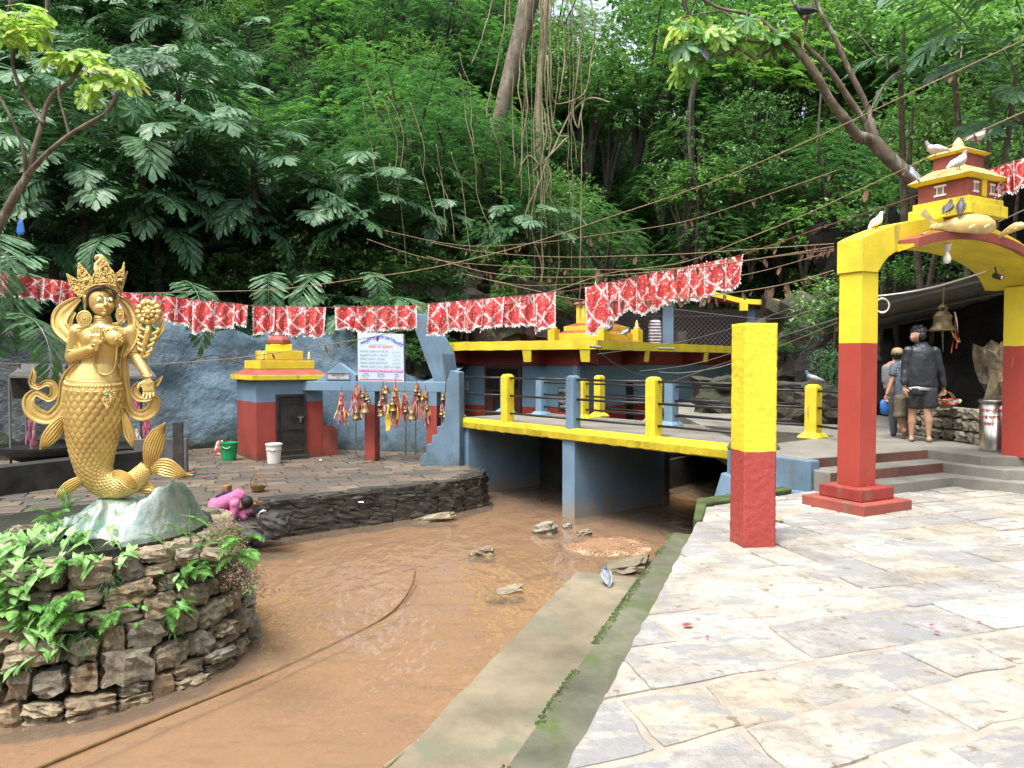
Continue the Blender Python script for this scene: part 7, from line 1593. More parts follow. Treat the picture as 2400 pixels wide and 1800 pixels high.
# ------------------------------------------------------------------ vegetation
def leaflet(mb, p, d, n, L, W, shape='jag'):
    d = d.normalized(); w_ = d.cross(n).normalized(); n2 = w_.cross(d)
    if shape == 'jag':
        v = [p, p + d * L * .35 + w_ * W * .30, p + d * L * .35 - w_ * W * .30, p + d * L * .78 + w_ * W * .52 - n2 * L * .03, p + d * L * .78 - w_ * W * .42 - n2 * L * .05, p + d * L * .92 + w_ * W * .18 - n2 * L * .08, p + d * L - w_ * W * .05 - n2 * L * .12, p + d * L * .86 - w_ * W * .2 - n2 * L * .07]
        mb.add(v, [(0, 1, 3, 4, 2)[:3] + (4, 2), (3, 5, 7, 4)] if 0 else [(0, 1, 3, 5, 6, 7, 4, 2)])
    elif shape == 'blade':
        v = [p, p + d * L * .4 + w_ * W * .5 + n2 * L * .02, p + d * L - n2 * L * .12, p + d * L * .4 - w_ * W * .5 + n2 * L * .02]
        mb.add(v, [(0, 1, 2), (0, 2, 3)])
    else:
        v = [p, p + d * L * .3 + w_ * W * .5, p + d * L * .65 + w_ * W * .42 - n2 * L * .03, p + d * L - n2 * L * .10, p + d * L * .65 - w_ * W * .42 - n2 * L * .03, p + d * L * .3 - w_ * W * .5, p + d * L * .5 + n2 * L * .04]
        mb.add(v, [(0, 1, 6), (1, 2, 6), (2, 3, 6), (3, 4, 6), (4, 5, 6), (5, 0, 6)])
def frond_mesh(nm, L, n, ll, lw, a0=1.15, a1=-.9, mat='lpalm', shape='jag', r_=.022, tilt=.35):
    mb = MB(); st_ = MB(); P = V(0, 0, 0); pts = [P.copy()]; tg = []
    for i in range(n):
        f = i / n; a = a0 + (a1 - a0) * f; t_ = V(math.cos(a), 0, math.sin(a)); P = P + t_ * L / n; pts.append(P.copy()); tg.append(t_)
    for i in range(2, n):
        f = i / n; t_ = tg[i]; up = V(-t_.z, 0, t_.x)
        if f < .16: continue
        s = ll * (.45 + .75 * math.sin(PI * (f * .82 + .12))) * rnd(.85, 1.12)
        for sg in (-1, 1):
            sw = 1.15 - .5 * f; d = t_ * math.cos(sw) + V(0, sg, 0) * math.sin(sw) - V(0, 0, 1) * rnd(.1, .4) + up * rnd(-.1, .25)
            nn = up + V(0, -sg * tilt * rnd(.4, 1.8), 0) + t_ * rnd(-.3, .3); leaflet(mb, pts[i] + t_ * rnd(-.3, .3) * L / n, d, nn, s, lw * rnd(.8, 1.2), shape)
    leaflet(mb, pts[-1], tg[-1], V(-tg[-1].z, 0, tg[-1].x), ll * .7, lw * 1.8, shape)
    k = max(1, n // 9); mb.tube(pts[::k] + [pts[-1]], [r_ * (1 - .8 * i / (len(pts[::k]))) for i in range(len(pts[::k]))] + [.003], 4)
    return mb.mesh(nm, M[mat])
FRD = [frond_mesh('palm_frond', rnd(2.6, 3.4), 27, .66, .115, rnd(1.0, 1.3), rnd(-1.0, -.5)) for _ in range(4)]
FDRY = frond_mesh('dry_frond', 2.4, 22, .55, .10, .3, -1.5, 'dryleaf')
SMF = [frond_mesh('fern_frond', 1.1, 26, .22, .045, 1.0, -.6, 'lfern', 'blade', .008) for _ in range(2)]
def put(o, p, rz, sc): o.location = p; o.rotation_euler = (rnd(-.12, .12), rnd(-.12, .12), rz); o.scale = (sc, sc, sc * rnd(.9, 1.1)); ORG[o.name] = V(*p); return o
def palm_proto(k, lab):
    r = thing('arching_palm', lab, 'palm', (0, 0, -50), 'arching jungle palms on the hillside')
    MB().tube([V(0, 0, -.8), V(.05, 0, .3), V(.02, .03, .8)], [.13, .10, .07], 8).build('trunk', M['barkdark'], r, world=False)
    n = 11 + k
    for i in range(n):
        a = 2 * PI * i * .382 + k; up = i / n
        o = place(random.choice(FRD), 'frond', r, (.02, 0, .5 + .35 * up), (rnd(-.25, .25), -rnd(-.15, .25) + (.55 - .75 * up) * .8, a), rnd(.75, 1.1))
    return r
def crown_feather(nm, R, H, nspray, mat):
    mb = MB()
    for i in range(nspray):
        a = rnd(0, 2 * PI); e = math.asin(rnd(-.35, 1)); rr = rnd(.55, 1.0) * (1 + .25 * noise.noise(V(math.cos(a) * 2, math.sin(a) * 2, e * 2)))
        c = V(math.cos(a) * math.cos(e) * R * rr, math.sin(a) * math.cos(e) * R * rr, H * .45 + math.sin(e) * H * .5 * rr); out = V(math.cos(a), math.sin(a), rnd(-.2, .5)).normalized(); side = out.cross(V(0, 0, 1)).normalized()
        L = rnd(.35, .6)
        for j in range(9):
            f = (j + .7) / 9; q = c + out * L * f - V(0, 0, 1) * L * .5 * f * f
            for sg in (-1, 1): leaflet(mb, q, side * sg + out * .5 - V(0, 0, rnd(0, .4)), V(0, 0, 1) + out * rnd(-.4, .4), .13 * (1.2 - f * .6), .045, 'blade')
    return mb.mesh(nm, M[mat])
def crown_broad(nm, R, H, ncl, mat, ls=.16, per=9, shape='oval', wf=.5):
    mb = MB()
    for i in range(ncl):
        a = rnd(0, 2 * PI); e = math.asin(rnd(-.5, 1)); rr = rnd(.45, 1.0) * (1 + .35 * noise.noise(V(math.cos(a) * 1.6, math.sin(a) * 1.6, e * 2 + R)))
        c = V(math.cos(a) * math.cos(e) * R * rr, math.sin(a) * math.cos(e) * R * rr, H * .5 + math.sin(e) * H * .5 * rr)
        for j in range(per):
            d = V(rnd(-1, 1), rnd(-1, 1), rnd(-.7, .35)).normalized(); q = c + V(rnd(-1, 1), rnd(-1, 1), rnd(-.6, .6)) * ls * .9; leaflet(mb, q, d, V(rnd(-.6, .6), rnd(-.6, .6), 1), ls * rnd(.7, 1.2), ls * wf, shape)
    return mb.mesh(nm, M[mat])
def stems(nm, R, H, n, r_, mat='barkdark'):
    mb = MB()
    for i in range(n):
        a = 2 * PI * i / n + rnd(-.5, .5); e = rnd(.3, 1) * R * .8; mb.tube([V(0, 0, -.8), V(0, 0, H * .15) + V(math.cos(a), math.sin(a), 0) * e * .2, V(math.cos(a) * e * .6, math.sin(a) * e * .6, H * .45), V(math.cos(a) * e, math.sin(a) * e, H * rnd(.6, .8))], [r_, r_ * .8, r_ * .5, r_ * .2], 5)
    return mb.mesh(nm, M[mat])
CF = [crown_feather('feather_crown', rnd(1.3, 1.6), rnd(2.4, 3.0), 210, 'lfeather') for _ in range(3)]
CB = [crown_broad('broad_crown', rnd(1.3, 1.7), rnd(2.4, 3.2), 210, 'lbroad', rnd(.15, .19), 8) for _ in range(3)]
CS = [crown_broad('small_leaf_crown', 1.5, 2.8, 330, 'lbroad', .095, 9) for _ in range(2)]
CY = [crown_feather('bright_crown', 1.5, 2.6, 220, 'lbright')]
CU = [crown_broad('hanging_crown', 1.4, 3.4, 260, 'lunder', .20, 7, 'blade', .28)]
TS = [stems('tree_stems', 1.5, 2.8, 5, .07) for _ in range(3)]
# shadowed understorey that closes the gaps
ub = MB()
for i in range(62000):
    y = 20.5 + 26 * random.random() ** 1.3; x = rnd(-.78, .80) * y; h = hz(x, y)
    if h < -.5: continue
    q = V(x, y, h + rnd(0, .9) * rnd(.3, 1)); leaflet(ub, q, V(rnd(-1, 1), rnd(-1, .2), rnd(-.3, .8)), V(rnd(-.7, .7), -1, rnd(.2, 1.2)), rnd(.2, .42), rnd(.09, .16), 'blade')
ub.build('undergrowth', M['lunder'], kind='stuff')
WH = {'palm': ['dark arching palm with broad jagged leaflets on the slope', 'drooping palm fronds over the soot blackened rock', 'arching palm among the upper left forest'], 'feather': 'feathery light green shrub on the middle of the slope', }
def where(x, y):
    px = 1200 + FOC * x / y
    for b_, s in zip((100, 230, 350, 520, 640, 760, 900, 1050, 1200, 1350, 1480, 1640, 1820, 1960, 2120, 2300, 9999), ('at the left edge', 'directly above the statue', 'right of the statue crown', 'left of the small shrine', 'above the shrine roof', 'above the shrine right corner', 'above the notice board', 'above the leaning blue wall', 'behind the leaning trunk', 'behind the hanging vines', 'above the temple crown', 'above the pavilion', 'above the free column', 'left of the gate', 'above the gate arch', 'behind the pagoda', 'at the right edge')):
        if px < b_: return s
palms = [palm_proto(i, 'arching palm') for i in range(2)]
trees = {}
def tree_proto(key, nm, cr, cat, grp):
    out = []
    for c in cr:
        r = thing(nm, nm.replace('_', ' '), cat, (0, 0, -50), grp); place(c, 'crown', r); place(random.choice(TS), 'stems', r); out.append(r)
    trees[key] = out
tree_proto('feather', 'feathery_shrub', CF, 'shrub', 'feathery shrubs on the slope'); tree_proto('broad', 'broadleaf_tree', CB, 'tree', 'broadleaf trees on the slope'); tree_proto('small', 'small_leaved_tree', CS, 'tree', 'small leaved trees on the slope')
tree_proto('bright', 'bright_shrub', CY, 'shrub', 'bright young shrubs on the slope'); tree_proto('dark', 'drooping_bush', CU, 'shrub', 'drooping dark bushes on the slope')
used = set(); cnt = {}
LBL = {'palm': 'dark arching palm, {}, {} of the slope', 'feather': 'feathery green shrub, {}, {} of the slope', 'broad': 'mid green tree, {}, {} of the slope', 'small': 'small leaved tree, {}, {} of the slope', 'bright': 'bright yellowish green shrub, {}, {} of the slope', 'dark': 'drooping dark leaved bush, {}, {} of the slope'}
def plant(key, p, sc, extra=None):
    src = random.choice(palms if key == 'palm' else trees[key])
    if src.name not in used: used.add(src.name); o = src
    else: o = copy_tree(src)
    put(o, p, rnd(0, 6.28), sc); py = 850 - (p.z + 1.5 - 1.65) / p.y * FOC
    lev = next(s for b_, s in ((640, 'at the foot'), (560, 'very low down'), (470, 'low down'), (380, 'in the lower half'), (290, 'half way up'), (200, 'in the upper half'), (110, 'high up'), (20, 'near the top'), (-9999, 'at the very top')) if py > b_)
    o['label'] = extra or LBL[key].format(where(p.x, p.y), lev)
    if not extra:
        o['group'] = o['label'].replace(', ', ' ')
    return o
pts = []
tries = 0
while tries < 16000 and len(pts) < 640:
    tries += 1
    y = 21.4 + 27 * random.random() ** 1.15; x = rnd(-.80, .80) * y; h = hz(x, y)
    if h < -.3 or (x < -2 and y < 22.8): continue
    px = 1200 + FOC * x / y
    if -3 < x < 15 and y < 34 and x / y < .405 and x / y > -.08 and y > 20 and not (x < 2.5 and y > 26.5): continue
    md = .98 + .032 * (y - 21)
    if any((x - a) ** 2 + (y - b_) ** 2 < md * md for a, b_ in pts): continue
    pts.append((x, y)); py = 850 - (h + 1.5 - 1.65) / y * FOC; rr = random.random()
    n_ = noise.noise(V(px * .004, py * .006, 0))
    if px < 560 + 150 * n_ or (px < 950 and py > 420 and rr < .7): key = 'palm' if rr < .72 else 'dark'
    elif px < 1180: key = 'feather' if rr < .62 else 'small' if rr < .78 else 'palm' if py > 420 else 'bright'
    elif px < 1480: key = 'small' if rr < .4 else 'feather' if rr < .6 else 'bright' if rr < .8 else 'broad'
    elif px < 2050: key = 'broad' if rr < .42 else 'small' if rr < .75 else 'dark' if rr < .88 else 'feather'
    else: key = 'small' if rr < .3 else 'broad' if rr < .6 else 'palm' if rr < .85 else 'dark'
    if y < 24 and x > -3 and x < 2: key = 'dark' if rr < .5 else 'feather'
    sc = rnd(.75, 1.05) * (1 + .016 * (y - 21)); sc *= 1.12 if key == 'palm' else 1
    plant(key, V(x, y, h - .25), sc)
for px, py, D, s in ((960, 330, 25.5, 1.3), (1060, 430, 25, 1.3), (1110, 500, 25, 1.2), (1160, 420, 26, 1.2), (1040, 550, 24.5, 1.0), (930, 440, 24.5, 1.2), (1180, 520, 25.5, 1.0), (1210, 620, 24.8, .9), (1330, 560, 26.5, 1.0), (1420, 600, 27, 1.0)): p = at(px, py + 60, D); o = plant('feather', p, s, 'tall feathery shrub below the vines, ' + ('upper' if py < 440 else 'lower') + ', ' + where(p.x, p.y)); o['group'] = 'tall feathery shrubs below the leaning trunk'
for j, (D, base) in enumerate(((38, 250), (44, 150), (50, 60), (34, 420), (33.5, 540), (35.5, 330))):
    for i in range(9 if j > 2 else 0, 24):
        px = 960 + i * 60 + rnd(-25, 25) + j * 20; py = base + rnd(-35, 60) + (40 if 1290 < px < 1440 else 0)
        if (1210 < px < 1530 and j in (1, 2)) or (j > 2 and px < 1640 and py > 470): continue
        p = at(px, py, D + rnd(-2, 2)); o = plant(random.choice(('small', 'broad', 'feather', 'bright')), p - V(0, 0, 1.5), rnd(1.7, 2.4) * (1 if j < 3 else .62)); o['label'] = 'big ' + o['label'].replace('yellowish ', ''); o['group'] = o['label'].replace(', ', ' ')
for i in range(30):
    px, py, D = 330 + (i % 15) * 46 + rnd(-15, 15), (600, 500)[i // 15] + rnd(-35, 35), (23.2, 24.6)[i // 15]; p = at(px, py, D); plant(('broad', 'feather', 'small')[i % 3], p - V(0, 0, 1.5), rnd(.75, 1.05))
# a curtain of palm fronds hanging over the top of the painted wall
for px, py, D in ((30, 640, 20.6), (130, 610, 20.8), (260, 590, 21), (370, 600, 22.2), (470, 560, 22.6), (560, 600, 22.9), (650, 560, 23), (740, 600, 23.1), (840, 560, 23.1), (930, 600, 23.2), (900, 480, 24), (700, 500, 24),  (60, 480, 20), (200, 500, 20.6), (330, 430, 20.8), (480, 450, 21.6), (600, 430, 22), (100, 330, 21), (260, 280, 21.5), (420, 250, 22.5)):
    p = at(px, py, D); o = plant('palm', p - V(0, 0, .2), rnd(.85, 1.15), 'palm ' + ('hanging low over the rock wall' if py > 560 else 'jutting from the forest wall') + ', ' + where(p.x, p.y) + (', lowest row' if py > 580 else ', second row' if py > 520 else ', third row' if py > 400 else ', top row')); o['group'] = 'palms overhanging the rock wall'
for px, py, D in ((1230, 560, 24), (1260, 600, 23.5), (1150, 610, 23), (1050, 560, 24)): p = at(px, py, D); o = plant('palm' if px != 1150 else 'feather', p - V(0, 0, .3), rnd(.55, .8), 'small plant above the temple roof, ' + where(p.x, p.y) + (' feathery' if px == 1150 else ' palm like')); o['group'] = 'small plants above the temple roof'
# mossy rocks and green scramblers above the temple roof
for i, (px, py, D, s) in enumerate(((1060, 700, 23.5, 1.0), (1150, 760, 23, .9), (1240, 740, 23, 1.0), (1310, 720, 24, .9), (930, 700, 23.2, .9), (1010, 640, 24.5, 1.0), (960, 850, 21.6, .7), (1900, 800, 25, 1.5), (2000, 780, 22, 1.2), (930, 800, 22, .8))):
    p = at(px, py, D); k = MB(); k.rock(V(0, 0, 0), s, s * .7, s * .9, i, rough=.5, sub=4, boxy=.6); o = k.build('mossy_rock', M['rockface'], label='mossy rock outcrop on the bank, ' + ('%s from the left' % ('first second third fourth fifth sixth seventh eighth ninth tenth'.split()[sorted((1060, 1150, 1240, 1310, 930.1, 1010, 960, 1900, 2000, 930).index(v_) if 0 else v_ for v_ in (1060, 1150, 1240, 1310, 930.1, 1010, 960, 1900, 2000, 930)).index(px if i != 4 else 930.1)])), cat='rock', group='mossy rocks on the bank'); o.location = p
    for j in range(9):
        q = p + V(rnd(-1.2, 1.2) * s, -s * .7, rnd(-.6, .9) * s); o = plant(('broad', 'bright', 'feather')[j % 3], q, rnd(.16, .34), 'small leafy scrambler on the rocks, ' + where(q.x, q.y)); o['group'] = 'small scramblers on the rocks'

for i, (px, py, D, s) in enumerate(((1845, 985, 16, .5), (1870, 940, 17, .7), (1940, 960, 15.5, .6), (1700, 930, 19, .8))):
    p = at(px, py, D); k = MB(); k.rock(V(0, 0, 0), s, s * .8, s * .6, i + 40, rough=.5, sub=3, boxy=.55); o = k.build('boulder', M['rockface'], label=['low boulder behind the right end of the railing', 'boulder between free column and yellow post, behind the rails', 'boulder directly left of the gate pillar behind the rails', 'boulder in the gap behind the blue railing post'][i], cat='rock'); o.location = p
for px, py, D, s in ((1945, 900, 18, .45), (1965, 850, 18, .5), (1990, 760, 20, .9)): p = at(px, py, D); o = plant('dark', p - V(0, 0, 1.2), s, 'dark bush behind the rails near the gate, ' + ('taller' if py < 800 else 'low, ' + where(p.x, p.y) + ' at %s' % ('column' if px < 1870 else 'pillar'))); o['group'] = 'dark bushes behind the rails'
# lianas and the big leaning trunk
def trunk(pts, label, mat='bark', cat='tree', nm='tree', n=12, parent=None, pn='trunk', kn=.05):
    P_ = spline(pts, 5); W = [at(a, c, D) for a, c, D, r_ in P_]; W2 = [w_ + V(noise.noise(w_ * 1.3), 0, 0) * kn for w_ in W]
    r = parent or thing(nm, label, cat, tuple(W[0])); MB().tube(W2, [q[3] * .85 for q in P_], n).build(pn, M[mat], r, smooth=True); return r, W
trunk([(1080, 660, 28, .26), (1110, 520, 28, .3), (1150, 400, 27.5, .3), (1172, 280, 27, .32), (1195, 180, 27, .34), (1218, 90, 27, .38), (1240, 0, 27, .42), (1262, -120, 27, .45)], 'thick pale leaning trunk among the hanging vines, left of centre', 'barkpale')
trunk([(1268, 640, 26.5, .10), (1270, 520, 26.5, .12), (1262, 300, 26.5, .13), (1270, 120, 26.5, .13), (1290, -80, 26.5, .13)], 'slim vine wrapped trunk right of the thick pale leaning trunk', 'liana')
trunk([(1610, 620, 33, .18), (1622, 330, 33, .16), (1618, 260, 33, .16), (1630, 170, 33, .15), (1612, 60, 33, .12), (1600, -60, 33, .10)], 'dark forked trunk in the forest above the garland rope', 'barkdark')
if 0: trunk([(1685, 620, 35, .12), (1690, 330, 35, .12), (1700, 180, 35, .10), (1670, 40, 35, .08), (1668, -60, 35, .07)], 'thin dark trunk in the forest right of centre', 'barkdark')
for i, (x0, x1) in ((0, (1625, 1622)), (2, (1920, 1925)), (3, (2262, 2245))): trunk([(x0, 700, 31, .09), ((x0 + x1) / 2 + 12, 470, 31.5, .08), (x1 - 8, 330, 32, .07), (x1 + 10, 100, 34, .03)], ['straight thin trunk behind the long garland', 'straight thin trunk above the pavilion roof', 'thin trunk left of the pagoda', 'pale trunk directly above the pagoda', 'thin pale trunk below the sky gap', 'thin trunk right of the hanging vines'][i], 'barkdark' if i != 3 else 'barkpale')
lv = thing('hanging_vines', 'tangle of pale lianas hanging from the treetops in the middle of the forest', 'vines', tuple(at(1270, 700, 22.8)))
def liana(pts, r_=.03, D=22.6):
    P_ = spline(pts, 7); W = [at(a, c, D + .3 * noise.noise(V(a * .01, c * .01, r_ * 90))) for a, c in P_]; W = [w_ + V(.07 * noise.noise(V(w_.z * 1.6, w_.x, 3)), 0, 0) for w_ in W]; MB().tube(W, r_, 6).build('liana', M['liana'], lv, smooth=True)
for L in ([(1265, -40), (1268, 100), (1270, 250), (1275, 400), (1268, 520), (1272, 650), (1262, 760)], [(1275, -40), (1262, 150), (1250, 300), (1258, 420), (1246, 540), (1270, 640), (1255, 780)], [(1240, -30), (1228, 80), (1215, 200), (1225, 290), (1218, 420)], [(1365, -40), (1362, 120), (1364, 300), (1362, 480), (1360, 620), (1356, 780)], [(1358, -40), (1366, 60), (1352, 180), (1345, 230)], [(1380, -40), (1392, 70), (1385, 160), (1372, 215), (1330, 240), (1300, 238), (1292, 180), (1290, 60), (1288, -30)],
          [(1268, 380), (1290, 400), (1282, 450), (1300, 490), (1312, 600), (1296, 720)], [(1282, 130), (1300, 300), (1330, 320), (1320, 330), (1278, 380)], [(1218, 390), (1240, 365), (1262, 385), (1250, 400)], [(1225, 100), (1235, 250), (1224, 330)], [(1310, 45), (1320, 60), (1322, 130), (1312, 240)], [(1190, -20), (1172, 120), (1150, 200), (1140, 280)], [(1160, -20), (1130, 90), (1105, 150)], [(1255, -40), (1280, 60), (1278, 200), (1290, 330), (1276, 470), (1284, 560)], [(1270, -40), (1272, 90), (1266, 210), (1280, 300), (1264, 420)], [(1365, 230), (1345, 240), (1355, 300), (1372, 210)], [(1430, 240), (1352, 250), (1240, 480), (1235, 560)]): liana(L, rnd(.014, .03))
for i in range(10):
    x = random.gauss(1275, 50); y1 = rnd(250, 760); liana([(x + rnd(-15, 15), -40), (x + rnd(-10, 10), y1 * .35), (x + rnd(-14, 14), y1 * .7), (x + rnd(-10, 10), y1)], rnd(.008, .016), rnd(22, 23.4))
for i in range(14):
    x = rnd(830, 1180); y = rnd(120, 420); liana([(x, y), (x + rnd(10, 40), y + 90), (x + rnd(20, 70), y + rnd(150, 260))], .010, 21.5)

# lobed leaves (near trees)
def lobed(nm, R, lobes=8, mat='lyellow'):
    mb = MB(); vs = [V(0, 0, 0)]; n_ = lobes * 6; fs = []
    for i in range(n_ + 1):
        a = -PI * .92 + 2 * PI * .92 * i / n_; ph = (i % 6) / 6; lob = abs(math.sin(PI * i / 6)); rr = R * (.42 + .58 * lob ** .6) * (.85 + .15 * math.cos(a)) * (1 - .06 * (i % 2)); vs.append(V(math.cos(a) * rr, math.sin(a) * rr, -.28 * rr * rr / R + .03 * R * math.cos(i)))
    for i in range(1, n_ + 1): fs.append((0, i, i + 1))
    mb.add(vs, fs); mb.tube([V(0, 0, 0), V(-R * .6, 0, -.1 * R), V(-R * 1.1, 0, -.5 * R)], R * .022, 4); return mb.mesh(nm, M[mat])
LOB = [lobed('lobed_leaf', .30), lobed('lobed_leaf', .26, 7)]; LOBG = [lobed('lobed_leaf_green', .30, 8, 'lbright'), lobed('lobed_leaf_green', .30, 8, 'lfeather')]
def leafring(r, px, py, D, n_, rad, meshes, sc=1.0, down=.0):
    c = at(px, py, D)
    for i in range(n_):
        a = 2 * PI * i / n_ + rnd(-.3, .3); e = rnd(-.2, .7) - down; p = c + V(math.cos(a) * rad, math.sin(a) * rad * .8, rad * e) - ORG[r.name]
        place(random.choice(meshes), 'leaf', r, p, (rnd(-.5, .5), rnd(.1, .8) + down, a), sc * rnd(.7, 1.1))
r, _ = trunk([(-60, 640, 10, .085), (0, 525, 10, .07), (40, 450, 10, .062), (62, 415, 10, .058), (78, 360, 10, .046), (95, 300, 10.05, .040), (108, 250, 10.1, .036), (130, 215, 10.1, .034), (165, 190, 10.1, .032), (190, 150, 10.2, .04)], 'nearby tree at far left with bare forked limbs and yellow green lobed leaves', kn=.0)
for P_ in ([(60, 415, 10, .05), (110, 360, 9.9, .038), (165, 315, 9.9, .034), (215, 285, 9.9, .03), (250, 262, 9.9, .028), (278, 215, 9.9, .035)], [(102, 290, 10, .032), (70, 245, 10.1, .03), (45, 200, 10.1, .028), (30, 150, 10.2, .028), (35, 95, 10.2, .04)], [(62, 415, 10, .04), (55, 350, 9.9, .028), (30, 285, 9.8, .022), (0, 230, 9.8, .02), (-30, 190, 9.8, .02)], [(163, 318, 9.9, .022), (150, 270, 9.9, .018), (138, 225, 9.9, .015), (140, 190, 9.9, .015)], [(20, 30, 12, .03), (30, -20, 12, .03)], [(108, 110, 11.5, .035), (112, -20, 11.5, .035)]): trunk(P_, '', parent=r, pn='limb', kn=0)
for px, py, n_, rad in ((35, 75, 11, .30), (20, 40, 8, .35), (190, 135, 7, .22), (150, 145, 5, .16), (278, 190, 8, .2), (75, 90, 4, .2), (235, 175, 3, .14), (0, 90, 6, .3)): leafring(r, px, py, 10.1, n_, rad, LOB, .95)
leafring(r, 205, 215, 10, 3, .08, LOB, .95, .8); leafring(r, 80, 195, 10.2, 3, .12, LOBG, .8, .4); leafring(r, 295, 255, 10, 2, .1, LOBG, .9, .5)
# tree on the right, leaning out behind the gate
r, _ = trunk([(2260, 545, 12.4, .14), (2180, 455, 12.4, .135), (2120, 402, 12.4, .13), (2075, 362, 12.4, .135), (2045, 330, 12.4, .13), (2010, 318, 12.3, .10), (1985, 285, 12.2, .088), (1945, 235, 12.1, .082), (1915, 180, 12, .078), (1878, 128, 12, .07), (1840, 100, 12, .055), (1815, 75, 12, .045), (1780, 45, 12, .035), (1740, 30, 12, .03), (1690, 20, 12, .028), (1650, 0, 12, .025)], 'tree with lichen spotted limbs leaning up to the left behind the pagoda', kn=.0)
for P_ in ([(2042, 328, 12.4, .09), (2025, 285, 12.3, .065), (1985, 225, 12.2, .06), (1945, 165, 12.1, .05), (1900, 118, 12.1, .045), (1860, 85, 12, .04), (1838, 66, 12, .03)], [(2050, 325, 12.4, .085), (2038, 270, 12.5, .06), (2018, 220, 12.5, .055), (1988, 160, 12.5, .05), (1960, 95, 12.5, .045), (1935, 50, 12.5, .04), (1915, 10, 12.5, .035), (1905, -40, 12.5, .03)], [(1876, 128, 12, .035), (1880, 85, 12, .03), (1890, 50, 12, .03), (1905, 0, 12, .025), (1906, -40, 12, .02)], [(1890, 50, 12, .02), (1872, 30, 12, .018), (1850, -10, 12, .015)], [(1842, 100, 12, .035), (1820, 108, 12, .028), (1790, 125, 12, .026), (1770, 138, 12, .025), (1730, 115, 12, .02), (1690, 128, 12, .018), (1650, 142, 12, .015), (1620, 160, 12, .012)], [(1815, 98, 12, .026), (1760, 98, 12, .024), (1700, 70, 12, .02), (1640, 92, 12, .018), (1590, 95, 12, .015)], [(1740, 72, 12, .02), (1700, 30, 12, .018), (1660, 30, 12, .016), (1590, 42, 12, .014)], [(2038, 265, 12.5, .02), (2080, 190, 12.6, .022), (2120, 165, 12.6, .02), (2160, 160, 12.6, .015)], [(2080, 165, 12.6, .018), (2075, 130, 12.6, .018), (2055, 130, 12.6, .016), (2010, 80, 12.6, .014), (1960, 60, 12.6, .01)]): trunk(P_, '', parent=r, pn='limb', kn=0)
for px, py, n_, rad in ((1770, 80, 4, .25), (1745, 60, 4, .2), (1825, 90, 3, .12), (1860, 70, 2, .1), (1630, 100, 6, .3), (1620, 150, 4, .2), (1660, 60, 4, .25), (1690, 90, 4, .22), (1600, 60, 4, .2)): leafring(r, px, py, 12, n_, rad, LOBG + LOB[:1], 1.05, .45)
pigeon(at(1887, 42, 11.9), 2.6, 'black', 'black bird perched in the fork of the leaning tree', 1.1, .3, 'black_bird', 'bird'); pigeon(at(1648, 138, 11.9), 2.0, 'grey', 'pale grey bird on the left branch of the leaning tree', .95, 1.0)
# bright compound foliage hanging in at the upper right
CRT = crown_broad('hanging_crown_near', 1.2, 1.6, 80, 'lbright', .17, 6); CRB = crown_broad('dark_crown_near', 1.2, 1.8, 110, 'lbroad', .14, 7)
for i, (px, py, D, c, s, lab) in enumerate(((2120, 60, 14, CRT, .7, 'sunlit bright leaves high at the right, nearest the leaning tree'), (2250, 40, 13.5, CRT, .9, 'sunlit bright crown at the upper right corner'), (2390, 90, 13, CRT, .9, 'bright leaves at the extreme upper right edge'), (2140, 250, 15, CRT, .8, 'bright leafy spray above the pagoda, left'), (2330, 220, 14, CRB, 1.0, 'glossy darker crown above the pagoda, right'), (2230, 330, 15.5, CRB, 1.0, 'dark leafy crown right behind the pagoda'), (2390, 420, 15, CRB, 1.0, 'dark leafy crown behind the red garland at right edge'), (2080, 480, 17, CRB, 1.0, 'dark leafy crown left of the gold fish'), (2200, 640, 16.5, CRB, .8, 'leafy bush seen through the gate arch'), (2100, 640, 17, CRT, .5, 'small bright bush seen through the gate arch, left'), (1960, 720, 19, CRB, 1.0, 'dark bush left of the gate pillar'), (1900, 600, 35, CRB, 2.0, 'dark tree crown between pavilion and gate'))):
    p = at(px, py, D); k = thing('leafy_crown', lab, 'tree', tuple(p)); place(c, 'crown', k, (0, 0, -.8 * s), (rnd(-.3, .3), rnd(-.3, .3), rnd(0, 6)), s); MB().tube([p + V(rnd(0, 1), 1, -3.5), p + V(.1, .3, -1), p], [.07, .05, .02], 6).build('stem', M['bark'], k)
for i, (px, py, D, a, s) in enumerate(((2300, 110, 12.5, 3.6, .8), (2380, 180, 12.3, 3.3, .8), (2400, 60, 12.5, 3.5, .8), (2410, 270, 13, 3.4, .9), (2340, 330, 14, 4.2, .7), (2230, 190, 13.5, 3.2, .6), (2400, 380, 14, 3.7, .8), (2180, 180, 13.8, 2.9, .6))):
    p = at(px, py, D); k = thing('hanging_palm_sprig', 'single green palm frond at the upper right, ' + ['above the garland', 'by the right edge middle', 'by the right corner', 'just over the right garland', 'behind the pagoda spire', 'over the pagoda left', 'lowest at the right edge', 'beside the lichen spotted limb'][i], 'palm', tuple(p)); place(FRD[i % 4], 'frond', k, (0, 0, 0), (rnd(-.4, .4), rnd(0, .4), a), s)
